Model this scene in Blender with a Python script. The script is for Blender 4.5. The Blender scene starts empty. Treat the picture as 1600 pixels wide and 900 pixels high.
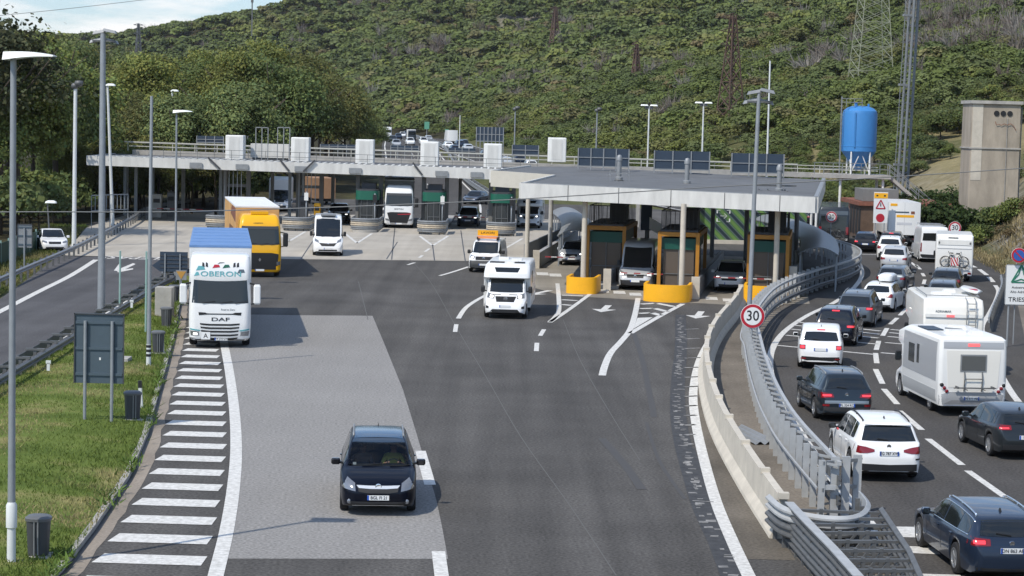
import bpy, bmesh, math, random
import numpy as np
from mathutils import Vector, Matrix, Euler
from mathutils.bvhtree import BVHTree
R = math.radians
C = bpy.context.scene.collection
SC = bpy.context.scene
# ------------------------------------------------------------------ camera, sky, sun, exposure
FPX, CAMH = 3300.0, 9.6
PITCH, ROLL = math.atan(267 / 3300.0), R(1.4)
cam_d = bpy.data.cameras.new('camera'); cam = bpy.data.objects.new('camera', cam_d); C.objects.link(cam)
cam_d.sensor_width = 36.0; cam_d.lens = 36.0 * FPX / 1600.0; cam_d.clip_start = 0.5; cam_d.clip_end = 6000
CM = Matrix.Translation((0, 0, CAMH)) @ Matrix.Rotation(math.pi / 2 - PITCH, 4, 'X') @ Matrix.Rotation(ROLL, 4, 'Z')
cam.matrix_world = CM
SC.camera = cam
SUN_EL, SUN_AZ = R(51), math.atan2(-0.66, -0.72)          # azimuth measured from +Y towards +X
w = bpy.data.worlds.new('World'); SC.world = w; w.use_nodes = True
nt = w.node_tree; nt.nodes.clear()
N = nt.nodes.new; LK = nt.links.new
out = N('ShaderNodeOutputWorld'); bg = N('ShaderNodeBackground'); sky = N('ShaderNodeTexSky')
sky.sky_type = 'NISHITA'; sky.sun_disc = False; sky.sun_elevation = SUN_EL; sky.sun_rotation = SUN_AZ
sky.air_density = 1.0; sky.dust_density = 0.15; sky.ozone_density = 1.6
bg.inputs['Strength'].default_value = 0.15
tc = N('ShaderNodeTexCoord'); sep = N('ShaderNodeSeparateXYZ'); LK(tc.outputs['Generated'], sep.inputs[0])
mp = N('ShaderNodeMapping'); mp.inputs['Scale'].default_value = (5.0, 5.0, 26.0); LK(tc.outputs['Generated'], mp.inputs['Vector'])
nz = N('ShaderNodeTexNoise'); nz.inputs['Scale'].default_value = 1.6; nz.inputs['Detail'].default_value = 7; nz.inputs['Roughness'].default_value = 0.6
LK(mp.outputs[0], nz.inputs['Vector'])
rp = N('ShaderNodeValToRGB'); rp.color_ramp.elements[0].position = 0.50; rp.color_ramp.elements[1].position = 0.64
LK(nz.outputs['Fac'], rp.inputs['Fac'])
hz = N('ShaderNodeMapRange'); hz.inputs['From Min'].default_value = 0.55; hz.inputs['From Max'].default_value = 0.12; hz.inputs['To Min'].default_value = 0.6; LK(sep.outputs['Z'], hz.inputs['Value'])   # fewer clouds overhead than low down
mm = N('ShaderNodeMath'); mm.operation = 'MULTIPLY'; LK(rp.outputs['Color'], mm.inputs[0]); LK(hz.outputs[0], mm.inputs[1])
mx = N('ShaderNodeMix'); mx.data_type = 'RGBA'; LK(mm.outputs[0], mx.inputs['Factor'])
lo = N('ShaderNodeMapRange'); lo.inputs['From Min'].default_value = 0.02; lo.inputs['From Max'].default_value = 0.30; LK(sep.outputs['Z'], lo.inputs['Value'])
lt_ = N('ShaderNodeMix'); lt_.data_type = 'RGBA'; lt_.blend_type = 'MIX'; LK(lo.outputs[0], lt_.inputs['Factor']); lt_.inputs['A'].default_value = (0.42, 0.48, 0.62, 1); lt_.inputs['B'].default_value = (1, 1, 1, 1)   # clear blue behind the low clouds
sm = N('ShaderNodeMix'); sm.data_type = 'RGBA'; sm.blend_type = 'MULTIPLY'; sm.inputs['Factor'].default_value = 1.0; LK(sky.outputs['Color'], sm.inputs['A']); LK(lt_.outputs['Result'], sm.inputs['B'])
LK(sm.outputs['Result'], mx.inputs['A']); mx.inputs['B'].default_value = (5.0, 5.0, 5.0, 1)
LK(mx.outputs['Result'], bg.inputs['Color']); LK(bg.outputs[0], out.inputs['Surface'])
sd = bpy.data.lights.new('sun', 'SUN'); sd.energy = 2.9; sd.angle = R(0.53); sd.color = (1.0, 0.93, 0.82)
sun = bpy.data.objects.new('sun', sd); C.objects.link(sun)
sun_dir = Vector((math.sin(SUN_AZ) * math.cos(SUN_EL), math.cos(SUN_AZ) * math.cos(SUN_EL), math.sin(SUN_EL)))
sun.rotation_euler = sun_dir.to_track_quat('Z', 'Y').to_euler(); sun.location = (0, 0, 60)
vs = SC.view_settings; vs.view_transform = 'Standard'; vs.look = 'None'; vs.gamma = 1.0; vs.use_curve_mapping = False; vs.exposure = 0.50
SC.cycles.max_bounces = 6; SC.cycles.transparent_max_bounces = 8; SC.cycles.use_denoising = True

# ------------------------------------------------------------------ surveying: a photograph pixel (1600 x 900) to a place in the world
CR = CM.to_3x3()
def ray(px, py): return CR @ Vector(((px - 800) / FPX, -(py - 450) / FPX, -1.0))
def G(px, py, z=0.0):
    d = ray(px, py); t = (z - CAMH) / d.z
    return Vector((d.x * t, d.y * t, z))
def At(px, py, Y):
    d = ray(px, py); t = Y / d.y
    return Vector((d.x * t, Y, CAMH + d.z * t))
def HZ(px, py, b):                                          # height of the thing standing at b whose top shows at (px, py)
    return At(px, py, b[1]).z

# ------------------------------------------------------------------ materials
MATS = {}
def mat(name, col, rough=0.6, metal=0.0, noise=0.0, nscale=3.0, bump=0.0, bscale=40.0, coat=0.0, emit=None, spec=None, col2=None, stretch=(1, 1, 1)):
    if name in MATS: return MATS[name]
    m = bpy.data.materials.new(name); m.use_nodes = True; t = m.node_tree; b = t.nodes['Principled BSDF']
    b.inputs['Base Color'].default_value = (*col, 1); b.inputs['Roughness'].default_value = rough; b.inputs['Metallic'].default_value = metal
    if coat: b.inputs['Coat Weight'].default_value = coat; b.inputs['Coat Roughness'].default_value = 0.03
    if spec is not None: b.inputs['Specular IOR Level'].default_value = spec
    if emit: b.inputs['Emission Color'].default_value = (*emit[:3], 1); b.inputs['Emission Strength'].default_value = emit[3]
    tcn = None
    if noise or bump:
        tcn = t.nodes.new('ShaderNodeTexCoord'); mpn = t.nodes.new('ShaderNodeMapping'); mpn.inputs['Scale'].default_value = stretch
        t.links.new(tcn.outputs['Object'], mpn.inputs['Vector'])
    if noise:
        n = t.nodes.new('ShaderNodeTexNoise'); n.inputs['Scale'].default_value = nscale; n.inputs['Detail'].default_value = 8; n.inputs['Roughness'].default_value = 0.65
        t.links.new(mpn.outputs[0], n.inputs['Vector'])
        r = t.nodes.new('ShaderNodeValToRGB'); e = r.color_ramp.elements
        c2 = col2 or tuple(min(1, c * (1 + noise)) for c in col); c1 = col if col2 else tuple(c * (1 - noise) for c in col)
        e[0].position = 0.3; e[1].position = 0.7; e[0].color = (*c1, 1); e[1].color = (*c2, 1)
        t.links.new(n.outputs['Fac'], r.inputs['Fac']); t.links.new(r.outputs['Color'], b.inputs['Base Color'])
    if bump:
        n2 = t.nodes.new('ShaderNodeTexNoise'); n2.inputs['Scale'].default_value = bscale; n2.inputs['Detail'].default_value = 4
        t.links.new(tcn.outputs['Object'], n2.inputs['Vector'])
        bm_ = t.nodes.new('ShaderNodeBump'); bm_.inputs['Strength'].default_value = bump; bm_.inputs['Distance'].default_value = 0.02
        t.links.new(n2.outputs['Fac'], bm_.inputs['Height']); t.links.new(bm_.outputs[0], b.inputs['Normal'])
    MATS[name] = m
    return m
def asphalt(name, base, fine=0.35, patch=0.18, streak=0.12):
    if name in MATS: return MATS[name]
    m = bpy.data.materials.new(name); m.use_nodes = True; t = m.node_tree; b = t.nodes['Principled BSDF']; b.inputs['Roughness'].default_value = 0.9; b.inputs['Specular IOR Level'].default_value = 0.12
    tcn = t.nodes.new('ShaderNodeTexCoord'); P = tcn.outputs['Object']
    def ns(scale, detail, st=(1, 1, 1)):
        mpn = t.nodes.new('ShaderNodeMapping'); mpn.inputs['Scale'].default_value = st; t.links.new(P, mpn.inputs['Vector'])
        mpn.inputs['Rotation'].default_value = (0, 0, R(-4))
        n = t.nodes.new('ShaderNodeTexNoise'); n.inputs['Scale'].default_value = scale; n.inputs['Detail'].default_value = detail; t.links.new(mpn.outputs[0], n.inputs['Vector']); return n.outputs['Fac']
    def mul(v, lo, hi, prev):
        mr = t.nodes.new('ShaderNodeMapRange'); mr.inputs['From Min'].default_value = 0.28; mr.inputs['From Max'].default_value = 0.72; mr.inputs['To Min'].default_value = lo; mr.inputs['To Max'].default_value = hi; t.links.new(v, mr.inputs['Value'])
        if prev is None: return mr.outputs[0]
        mu = t.nodes.new('ShaderNodeMath'); mu.operation = 'MULTIPLY'; t.links.new(mr.outputs[0], mu.inputs[0]); t.links.new(prev, mu.inputs[1]); return mu.outputs[0]
    v = mul(ns(13.0, 6), 1 - fine, 1 + fine, None)
    v = mul(ns(0.22, 6), 1 - patch, 1 + patch, v)
    v = mul(ns(1.0, 4, (1.1, 0.035, 1)), 1 - streak, 1 + streak, v)
    sp = t.nodes.new('ShaderNodeVectorMath'); sp.operation = 'SCALE'; sp.inputs[0].default_value = base; t.links.new(v, sp.inputs['Scale'])
    t.links.new(sp.outputs[0], b.inputs['Base Color'])
    n2 = ns(30, 3); bu = t.nodes.new('ShaderNodeBump'); bu.inputs['Strength'].default_value = 0.35; bu.inputs['Distance'].default_value = 0.01
    t.links.new(n2, bu.inputs['Height']); t.links.new(bu.outputs[0], b.inputs['Normal'])
    MATS[name] = m
    return m
def foliage(name, tint=(1, 1, 1)):
    m = bpy.data.materials.new(name); m.use_nodes = True; t = m.node_tree; b = t.nodes['Principled BSDF']
    a = t.nodes.new('ShaderNodeAttribute'); a.attribute_name = 'tone'
    oi = t.nodes.new('ShaderNodeObjectInfo'); mr = t.nodes.new('ShaderNodeMapRange'); mr.inputs['To Min'].default_value = 0.75; mr.inputs['To Max'].default_value = 1.25
    t.links.new(oi.outputs['Random'], mr.inputs['Value'])
    s = t.nodes.new('ShaderNodeVectorMath'); s.operation = 'SCALE'; t.links.new(a.outputs['Color'], s.inputs[0]); t.links.new(mr.outputs[0], s.inputs['Scale'])
    t.links.new(s.outputs[0], b.inputs['Base Color']); b.inputs['Roughness'].default_value = 0.75; b.inputs['Specular IOR Level'].default_value = 0.2
    tr = t.nodes.new('ShaderNodeBsdfTranslucent'); t.links.new(s.outputs[0], tr.inputs['Color'])
    mxs = t.nodes.new('ShaderNodeMixShader'); mxs.inputs['Fac'].default_value = 0.25
    t.links.new(b.outputs[0], mxs.inputs[1]); t.links.new(tr.outputs[0], mxs.inputs[2]); t.links.new(mxs.outputs[0], t.nodes['Material Output'].inputs['Surface'])
    return m
M_ASPH = asphalt('asphalt_dark', (0.085, 0.081, 0.076), .46, .20, .20)
M_ASPH2 = asphalt('asphalt_queue', (0.074, 0.070, 0.066), 0.42, 0.15, 0.14)
M_ASPH3 = asphalt('asphalt_ramp', (0.088, 0.087, 0.090), 0.28, 0.18, 0.14)
M_WORN = asphalt('asphalt_pale', (0.244, 0.236, 0.224), 0.36, 0.05, 0.04)
M_APRON = asphalt('concrete_apron', (0.385, 0.355, 0.305), 0.08, 0.12, 0.10)
M_SLAB = asphalt('concrete_slab', (0.17, 0.15, 0.125), 0.25, 0.3, 0.15)
M_GUTTER = asphalt('gutter_concrete', (0.26, 0.225, 0.185), 0.2, 0.25, 0.1)
M_PAINT = mat('road_paint', (0.40, 0.39, 0.36), 0.75, noise=0.5, nscale=7, col2=(0.74, 0.73, 0.69))
M_PAINTW = mat('road_paint_worn', (0.36, 0.35, 0.33), 0.8, noise=0.75, nscale=3.2, col2=(0.04, 0.04, 0.04))
M_BLACKP = mat('black_overpaint', (0.040, 0.040, 0.041), 0.8, noise=0.5, nscale=4)
M_CONC = mat('concrete_grey', (0.36, 0.345, 0.315), 0.85, noise=0.22, nscale=1.2, bump=0.25, bscale=12)
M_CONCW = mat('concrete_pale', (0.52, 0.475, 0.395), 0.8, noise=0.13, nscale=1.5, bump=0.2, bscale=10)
M_CONCT = mat('concrete_stained', (0.33, 0.285, 0.225), 0.9, noise=0.30, nscale=0.7, bump=0.3, bscale=6, stretch=(1, 1, 0.35))
M_FASC = mat('fascia_white', (0.58, 0.575, 0.545), 0.6, noise=0.15, nscale=1.6, stretch=(1, 1, 0.25))
M_FASCB = mat('fascia_beige', (0.52, 0.49, 0.42), 0.6, noise=0.05)
M_ROOFG = mat('roof_membrane', (0.115, 0.118, 0.12), 0.8, noise=0.18, nscale=0.5)
M_GALV = mat('galvanised_steel', (0.27, 0.28, 0.285), 0.5, 0.35, noise=0.15, nscale=3)
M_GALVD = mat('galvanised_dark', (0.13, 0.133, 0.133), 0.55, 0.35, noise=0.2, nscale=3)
M_POSTG = mat('post_zinc', (0.36, 0.372, 0.375), 0.6, noise=0.12)
M_POLE = mat('pole_grey', (0.29, 0.31, 0.325), 0.5, 0.3, noise=0.1)
M_POLEW = mat('pole_white', (0.62, 0.64, 0.63), 0.5, noise=0.05)
M_POLEG = mat('pole_green', (0.24, 0.37, 0.335), 0.5, noise=0.05)
M_WHITE = mat('white_paint', (0.80, 0.81, 0.80), 0.35, coat=0.4)
M_WHITEM = mat('white_matt', (0.70, 0.70, 0.67), 0.6, noise=0.10, nscale=1.5, stretch=(1, 1, .3))
M_LAMPW = mat('lamp_white', (0.78, 0.80, 0.76), 0.4)
M_DARKG = mat('dark_grey', (0.05, 0.053, 0.058), 0.6)
M_BLACK = mat('black_plastic', (0.012, 0.012, 0.013), 0.55)
M_RUBBER = mat('tyre_rubber', (0.014, 0.014, 0.015), 0.85)
M_RIM = mat('alloy_rim', (0.42, 0.43, 0.44), 0.3, 0.8)
M_RIMD = mat('dark_rim', (0.10, 0.10, 0.105), 0.4, 0.6)
M_GLASS = mat('car_glass', (0.010, 0.013, 0.015), 0.06, spec=0.7)
M_GLASSG = mat('truck_glass', (0.018, 0.024, 0.026), 0.08, spec=0.6)
M_GLASSL = mat('booth_glass', (0.045, 0.05, 0.052), 0.12, spec=0.5)
M_HEAD = mat('headlight_lens', (0.24, 0.25, 0.265), 0.12, 0.5, coat=0.8)
M_HEADON = mat('headlight_lit', (0.9, 0.9, 0.9), 0.2, emit=(1, 0.98, 0.92, 2.0))
M_TAIL = mat('taillight_red', (0.20, 0.008, 0.012), 0.18, coat=0.6)
M_TAILON = mat('taillight_lit', (0.5, 0.02, 0.03), 0.2, emit=(1.0, 0.06, 0.08, 0.9))
M_CHROME = mat('chrome', (0.75, 0.76, 0.77), 0.12, 1.0)
M_PLATE = mat('plate_white', (0.72, 0.73, 0.72), 0.45)
M_PBLUE = mat('plate_blue', (0.02, 0.09, 0.42), 0.45)
M_INK = mat('ink_black', (0.015, 0.015, 0.018), 0.5)
M_RED = mat('sign_red', (0.42, 0.015, 0.03), 0.4)
M_SBLUE = mat('sign_blue', (0.03, 0.10, 0.36), 0.4)
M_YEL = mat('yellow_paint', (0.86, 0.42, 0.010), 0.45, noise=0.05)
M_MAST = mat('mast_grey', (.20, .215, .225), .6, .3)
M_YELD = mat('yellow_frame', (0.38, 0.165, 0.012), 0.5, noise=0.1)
M_GRNB = mat('green_band', (0.008, 0.105, 0.065), 0.5)
M_PANEL = mat('panel_blue_grey', (0.028, 0.045, 0.07), 0.5, noise=0.08)
M_SBACK = mat('sign_back', (0.075, 0.105, 0.13), 0.5, 0.2, noise=0.08, nscale=1.5)
M_SILO = mat('silo_blue', (0.045, 0.21, 0.50), 0.45, noise=0.05, nscale=2)
M_RUST = mat('rust_brown', (0.20, 0.075, 0.045), 0.8, noise=0.25)
M_PYL = mat('pylon_rust', (0.10, 0.06, 0.045), 0.8)
M_LATT = mat('lattice_paint', (0.27, 0.28, 0.20), 0.6)
M_BARK = mat('bark', (0.075, 0.058, 0.042), 0.9, noise=0.3, nscale=2, stretch=(1, 1, 0.2))
M_LEAF = foliage('leaves')
M_GRASSB = foliage('grass_blades')
M_CABLE = mat('cable', (0.20, 0.20, 0.19), 0.6)
M_SKIN = mat('skin', (0.46, 0.25, 0.17), 0.55)
M_HAIR = mat('hair', (0.05, 0.03, 0.02), 0.7)
M_SHIRTY = mat('shirt_yellow', (0.60, 0.56, 0.12), 0.8)
M_SHIRTB = mat('shirt_dark', (0.05, 0.06, 0.09), 0.8)
M_SEAT = mat('seat_fabric', (0.02, 0.021, 0.024), 0.9)

# ------------------------------------------------------------------ mesh building
def thing(name, label, cat, loc=(0, 0, 0), rz=0.0, group=None):
    o = bpy.data.objects.new(name, None); C.objects.link(o); o.location = loc; o.rotation_euler = (0, 0, rz); o.empty_display_size = 0.3
    o['label'] = label; o['category'] = cat
    if group: o['group'] = group
    return o
def tag(o, label, cat, group=None, kind=None):
    if label: o['label'] = label
    if cat: o['category'] = cat
    if group: o['group'] = group
    if kind: o['kind'] = kind
    return o
def struct(o, kind='structure'): o['kind'] = kind; return o
def dup(o, loc=None, rz=None, label=None, parent=None):
    r = o.copy(); C.objects.link(r)
    if parent is not None: r.parent = parent
    if loc is not None: r.location = loc
    if rz is not None: r.rotation_euler = (0, 0, rz)
    if label: r['label'] = label
    for ch in o.children: dup(ch, parent=r)
    return r
class MB:
    def __init__(s): s.v = []; s.f = []; s.mi = []; s.mats = []; s.cur = 0; s.M = None
    def m(s, material):
        if material not in s.mats: s.mats.append(material)
        s.cur = s.mats.index(material); return s
    def add(s, vs, fs):
        k = len(s.v)
        s.v += [tuple(s.M @ Vector(v)) if s.M else tuple(v) for v in vs]
        s.f += [tuple(k + i for i in f) for f in fs]; s.mi += [s.cur] * len(fs); return s
    def box(s, c, d, rz=0.0, taper=1.0):
        x, y, z = d[0] / 2, d[1] / 2, d[2] / 2; cs, sn = math.cos(rz), math.sin(rz); vs = []
        for sz in (-1, 1):
            k = taper if sz > 0 else 1.0
            for sx, sy in ((-1, -1), (1, -1), (1, 1), (-1, 1)):
                a, b = sx * x * k, sy * y * k; vs.append((c[0] + a * cs - b * sn, c[1] + a * sn + b * cs, c[2] + sz * z))
        return s.add(vs, [(3, 2, 1, 0), (4, 5, 6, 7), (0, 1, 5, 4), (1, 2, 6, 5), (2, 3, 7, 6), (3, 0, 4, 7)])
    def bar(s, a, b, w_, h_=None, up=(0, 0, 1)):
        h_ = h_ or w_; a, b = Vector(a), Vector(b); d = (b - a)
        if d.length < 1e-6: return s
        d.normalize(); u = Vector(up)
        if abs(d.dot(u)) > 0.98: u = Vector((0, 1, 0))
        x = d.cross(u).normalized() * w_ / 2; y = x.cross(d).normalized() * h_ / 2
        return s.add([a - x - y, a + x - y, a + x + y, a - x + y, b - x - y, b + x - y, b + x + y, b - x + y],
                     [(3, 2, 1, 0), (4, 5, 6, 7), (0, 1, 5, 4), (1, 2, 6, 5), (2, 3, 7, 6), (3, 0, 4, 7)])
    def tube(s, pts, r, n=8, r2=None):
        pts = [Vector(p) for p in pts]; rings = []
        for i, p in enumerate(pts):
            d = (pts[min(i + 1, len(pts) - 1)] - pts[max(i - 1, 0)]).normalized()
            u = Vector((0, 0, 1)) if abs(d.z) < 0.95 else Vector((1, 0, 0))
            x = d.cross(u).normalized(); y = x.cross(d).normalized()
            rr = r if r2 is None else r + (r2 - r) * i / max(1, len(pts) - 1)
            rings.append([p + (x * math.cos(t) + y * math.sin(t)) * rr for t in (2 * math.pi * k / n for k in range(n))])
        return s.loft(rings, caps=True)
    def loft(s, rings, caps=True, closed=True):
        n = len(rings[0]); vs = [p for r in rings for p in r]; fs = []
        for i in range(len(rings) - 1):
            for k in range(n if closed else n - 1):
                a, b = i * n + k, i * n + (k + 1) % n; fs.append((a, b, b + n, a + n))
        if caps and closed: fs.append(tuple(range(n - 1, -1, -1))); fs.append(tuple((len(rings) - 1) * n + k for k in range(n)))
        return s.add(vs, fs)
    def lathe(s, prof, c=(0, 0, 0), n=20, axis='Z'):
        rings = []
        for r, z in prof:
            ring = []
            for k in range(n):
                t = 2 * math.pi * k / n; a, b = r * math.cos(t), r * math.sin(t)
                ring.append((c[0] + a, c[1] + b, c[2] + z) if axis == 'Z' else ((c[0] + z, c[1] + a, c[2] + b) if axis == 'X' else (c[0] + b, c[1] + z, c[2] + a)))
            rings.append(ring)
        return s.loft(rings)
    def prism(s, poly, z0, z1):
        n = len(poly); vs = [(p[0], p[1], z0) for p in poly] + [(p[0], p[1], z1) for p in poly]
        return s.add(vs, [tuple(range(n - 1, -1, -1)), tuple(range(n, 2 * n))] + [(k, (k + 1) % n, n + (k + 1) % n, n + k) for k in range(n)])
    def plate(s, pts, d):                                   # polygon in space given thickness along vector d
        n = len(pts); d = Vector(d); vs = [Vector(p) for p in pts] + [Vector(p) + d for p in pts]
        return s.add(vs, [tuple(range(n - 1, -1, -1)), tuple(range(n, 2 * n))] + [(k, (k + 1) % n, n + (k + 1) % n, n + k) for k in range(n)])
    def flat(s, poly, z):
        a = sum(poly[i][0] * poly[(i + 1) % len(poly)][1] - poly[(i + 1) % len(poly)][0] * poly[i][1] for i in range(len(poly)))
        if a < 0: poly = poly[::-1]
        return s.add([(p[0], p[1], z) for p in poly], [tuple(range(len(poly)))])
    def strip(s, L, Rr, z=None):                            # sheet between two polylines of equal length
        n = len(L); vs = [(p[0], p[1], p[2] if z is None else z) for p in L] + [(p[0], p[1], p[2] if z is None else z) for p in Rr]
        fs = []
        for i in range(n - 1):
            q = (i, n + i, n + i + 1, i + 1); A, B, D = Vector(vs[q[0]]), Vector(vs[q[1]]), Vector(vs[q[3]])
            if (B - A).cross(D - A).z < 0: q = q[::-1]
            fs.append(q)
        return s.add(vs, fs)
    def sweep(s, path, sec, caps=True):                     # section (offset to the right, height) carried along a plan path with its own z
        rings = []
        for i, p in enumerate(path):
            d = Vector(path[min(i + 1, len(path) - 1)]) - Vector(path[max(i - 1, 0)]); d.z = 0; d.normalize(); nrm = Vector((d.y, -d.x, 0))
            rings.append([Vector(p) + nrm * o + Vector((0, 0, h)) for o, h in sec])
        return s.loft(rings, caps)
    def text(s, body, size, Mx, align='CENTER'):
        vs, fs = glyphs(body, align)
        keep = s.M; s.M = (keep @ Mx if keep else Mx)
        s.add([(x * size, y * size, z) for x, y, z in vs], fs); s.M = keep; return s
    def build(s, name, parent=None, smooth=False, world=False, auto=None):
        me = bpy.data.meshes.new(name)
        vs = s.v
        if world and parent is not None:
            inv = parent.matrix_basis.inverted(); vs = [tuple(inv @ Vector(v)) for v in vs]
        me.from_pydata(vs, [], s.f)
        for x in s.mats: me.materials.append(x)
        me.polygons.foreach_set('material_index', s.mi)
        if smooth: me.polygons.foreach_set('use_smooth', [True] * len(s.f))
        me.update()
        if auto is not None:
            bmx = bmesh.new(); bmx.from_mesh(me); bmesh.ops.recalc_face_normals(bmx, faces=bmx.faces); bmx.to_mesh(me); bmx.free()
            me.set_sharp_from_angle(angle=R(auto))
        o = bpy.data.objects.new(name, me); C.objects.link(o)
        if parent is not None: o.parent = parent
        return o
_gl = {}
def glyphs(body, align='CENTER'):
    if (body, align) in _gl: return _gl[(body, align)]
    cu = bpy.data.curves.new('lettering', 'FONT'); cu.body = body; cu.align_x = align; cu.align_y = 'CENTER'; cu.resolution_u = 3; cu.size = 1.0; cu.offset = 0.012
    o = bpy.data.objects.new('lettering', cu); C.objects.link(o)
    dg = bpy.context.evaluated_depsgraph_get(); me = o.evaluated_get(dg).to_mesh()
    vs = [tuple(v.co) for v in me.vertices]; fs = [tuple(p.vertices) for p in me.polygons]
    bpy.data.objects.remove(o); bpy.data.curves.remove(cu)
    _gl[(body, align)] = (vs, fs); return vs, fs
def basis(o, x, y):
    x = Vector(x).normalized(); y = Vector(y); y = (y - x * y.dot(x)).normalized(); z = x.cross(y)
    return Matrix(((x.x, y.x, z.x, o[0]), (x.y, y.y, z.y, o[1]), (x.z, y.z, z.z, o[2]), (0, 0, 0, 1)))
def smooth_path(pts, per=6):
    P = [Vector(p) for p in pts]; res = []
    for i in range(len(P) - 1):
        p0, p1, p2, p3 = P[max(i - 1, 0)], P[i], P[i + 1], P[min(i + 2, len(P) - 1)]
        for k in range(per):
            t = k / per; res.append(0.5 * ((2 * p1) + (p2 - p0) * t + (2 * p0 - 5 * p1 + 4 * p2 - p3) * t * t + (3 * p1 - p0 - 3 * p2 + p3) * t ** 3))
    res.append(P[-1]); return res
def offset_path(path, d):
    res = []
    for i, p in enumerate(path):
        t = Vector(path[min(i + 1, len(path) - 1)]) - Vector(path[max(i - 1, 0)]); t.z = 0; t.normalize()
        res.append(Vector(p) + Vector((t.y, -t.x, 0)) * d)
    return res
def along(path, step, start=0.0):                           # points every step metres: (point, tangent)
    res = []; nxt = start; acc = 0.0
    for a, b in zip(path[:-1], path[1:]):
        a, b = Vector(a), Vector(b); L = (b - a).length
        while L > 0 and nxt <= acc + L:
            res.append((a.lerp(b, (nxt - acc) / L), (b - a).normalized())); nxt += step
        acc += L
    return res
# ------------------------------------------------------------------ terrain
FOOT = np.array([(19, -30), (21, 40), (24, 62), (26, 82), (28.8, 100), (31.6, 120), (33.8, 133), (35.4, 150), (36.8, 165), (40, 180), (45.5, 200), (47, 235), (39, 300), (21, 390), (-2, 500), (-32, 650), (-75, 850), (-150, 1050), (-230, 1170), (-420, 1250), (-900, 1300)], float)
def zfar(Y): t = np.clip((np.asarray(Y, float) - 215) / 235, 0, 1); return 3.0 * t * t * (3 - 2 * t)
def foot_dist(x, y):
    best = np.full(x.shape, 1e9); sg = np.zeros(x.shape)
    for a, b in zip(FOOT[:-1], FOOT[1:]):
        d = b - a; L2 = (d ** 2).sum(); t = np.clip(((x - a[0]) * d[0] + (y - a[1]) * d[1]) / L2, 0, 1)
        ex, ey = x - a[0] - t * d[0], y - a[1] - t * d[1]; q = np.hypot(ex, ey); cr = d[1] * (x - a[0]) - d[0] * (y - a[1])
        up = q < best; best = np.where(up, q, best); sg = np.where(up, np.sign(cr), sg)
    return best * sg
def vnoise(x, y, s, seed=0):
    x, y = np.asarray(x, float) / s, np.asarray(y, float) / s; i, j = np.floor(x), np.floor(y); u, v = x - i, y - j; u, v = u * u * (3 - 2 * u), v * v * (3 - 2 * v)
    def h(a, b): q = np.sin(a * 127.1 + b * 311.7 + seed * 74.7) * 43758.5453; return q - np.floor(q)
    return (h(i, j) * (1 - u) + h(i + 1, j) * u) * (1 - v) + (h(i, j + 1) * (1 - u) + h(i + 1, j + 1) * u) * v
def terr(x, y):
    x, y = np.asarray(x, float), np.asarray(y, float); d = foot_dist(x, y); base = zfar(y) - 0.07
    k = np.interp(y, [100, 190, 280, 500], [1.0, 0.9, 0.34, 0.27]); wb = np.interp(y, [60, 100, 190, 300], [4, 4, 4.5, 12]); dp = np.maximum(d, 0)
    h = k * np.minimum(dp, wb) + np.interp(y, [150, 230, 300], [0.22, 0.28, 0.27]) * np.maximum(dp - wb, 0)
    h = h * (0.86 + 0.28 * vnoise(x, y, 38, 1)) + np.clip(dp / 6, 0, 1) * (vnoise(x, y, 9, 2) - 0.5) * 1.3 + np.clip(dp / 2, 0, 1) * (vnoise(x, y, 2.6, 3) - 0.5) * 0.55
    a = x / np.maximum(y, 1); cap = np.interp(a, [-0.4, -0.19, -0.12, -0.07, 0.0, 0.3], [42, 49, 67, 100, 200, 250]); cap = cap + (vnoise(x, y, 60, 5) - 0.5) * 5
    h = np.where(h > cap, cap + (h - cap) * 0.02, h)
    left = np.clip((-x - 36 - 0.02 * y) / 40, 0, 1) * np.clip((y - 20) / 60, 0, 1)        # the wood on the left stands on slightly lower, rolling ground
    return base + h - left * 1.2 * (1 - np.clip((y - 500) / 300, 0, 1)) + left * (vnoise(x, y, 14, 7) - 0.5) * 0.8
gx = np.unique(np.concatenate([np.arange(-900, -140, 20), np.arange(-140, -60, 6), np.arange(-60, 90, 2.0), np.arange(90, 170, 5), np.arange(170, 620, 18)]))
gy = np.unique(np.concatenate([np.arange(-40, 60, 5), np.arange(60, 260, 2.2), np.arange(260, 620, 4.5), np.arange(620, 1500, 10), np.arange(1500, 2600, 60)]))
XX, YY = np.meshgrid(gx, gy); ZZ = terr(XX, YY)
nx, ny = len(gx), len(gy)
me = bpy.data.meshes.new('terrain')
idx = np.arange(nx * ny).reshape(ny, nx)
quads = np.stack([idx[:-1, :-1], idx[:-1, 1:], idx[1:, 1:], idx[1:, :-1]], -1).reshape(-1, 4)
def fast_mesh(me, verts, quads, smooth=False):
    nq = len(quads); me.vertices.add(len(verts)); me.vertices.foreach_set('co', np.asarray(verts, np.float32).ravel())
    me.loops.add(nq * 4); me.loops.foreach_set('vertex_index', np.asarray(quads, np.int32).ravel()); me.polygons.add(nq)
    me.polygons.foreach_set('loop_start', np.arange(0, nq * 4, 4, dtype=np.int32)); me.polygons.foreach_set('loop_total', np.full(nq, 4, np.int32))
    if smooth: me.polygons.foreach_set('use_smooth', np.ones(nq, bool))
    me.update(calc_edges=True)
fast_mesh(me, np.stack([XX, YY, ZZ], -1).reshape(-1, 3), quads, True)
mg = bpy.data.materials.new('ground_cover'); mg.use_nodes = True; t = mg.node_tree; b = t.nodes['Principled BSDF']; b.inputs['Roughness'].default_value = 0.95; b.inputs['Specular IOR Level'].default_value = 0.1
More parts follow.
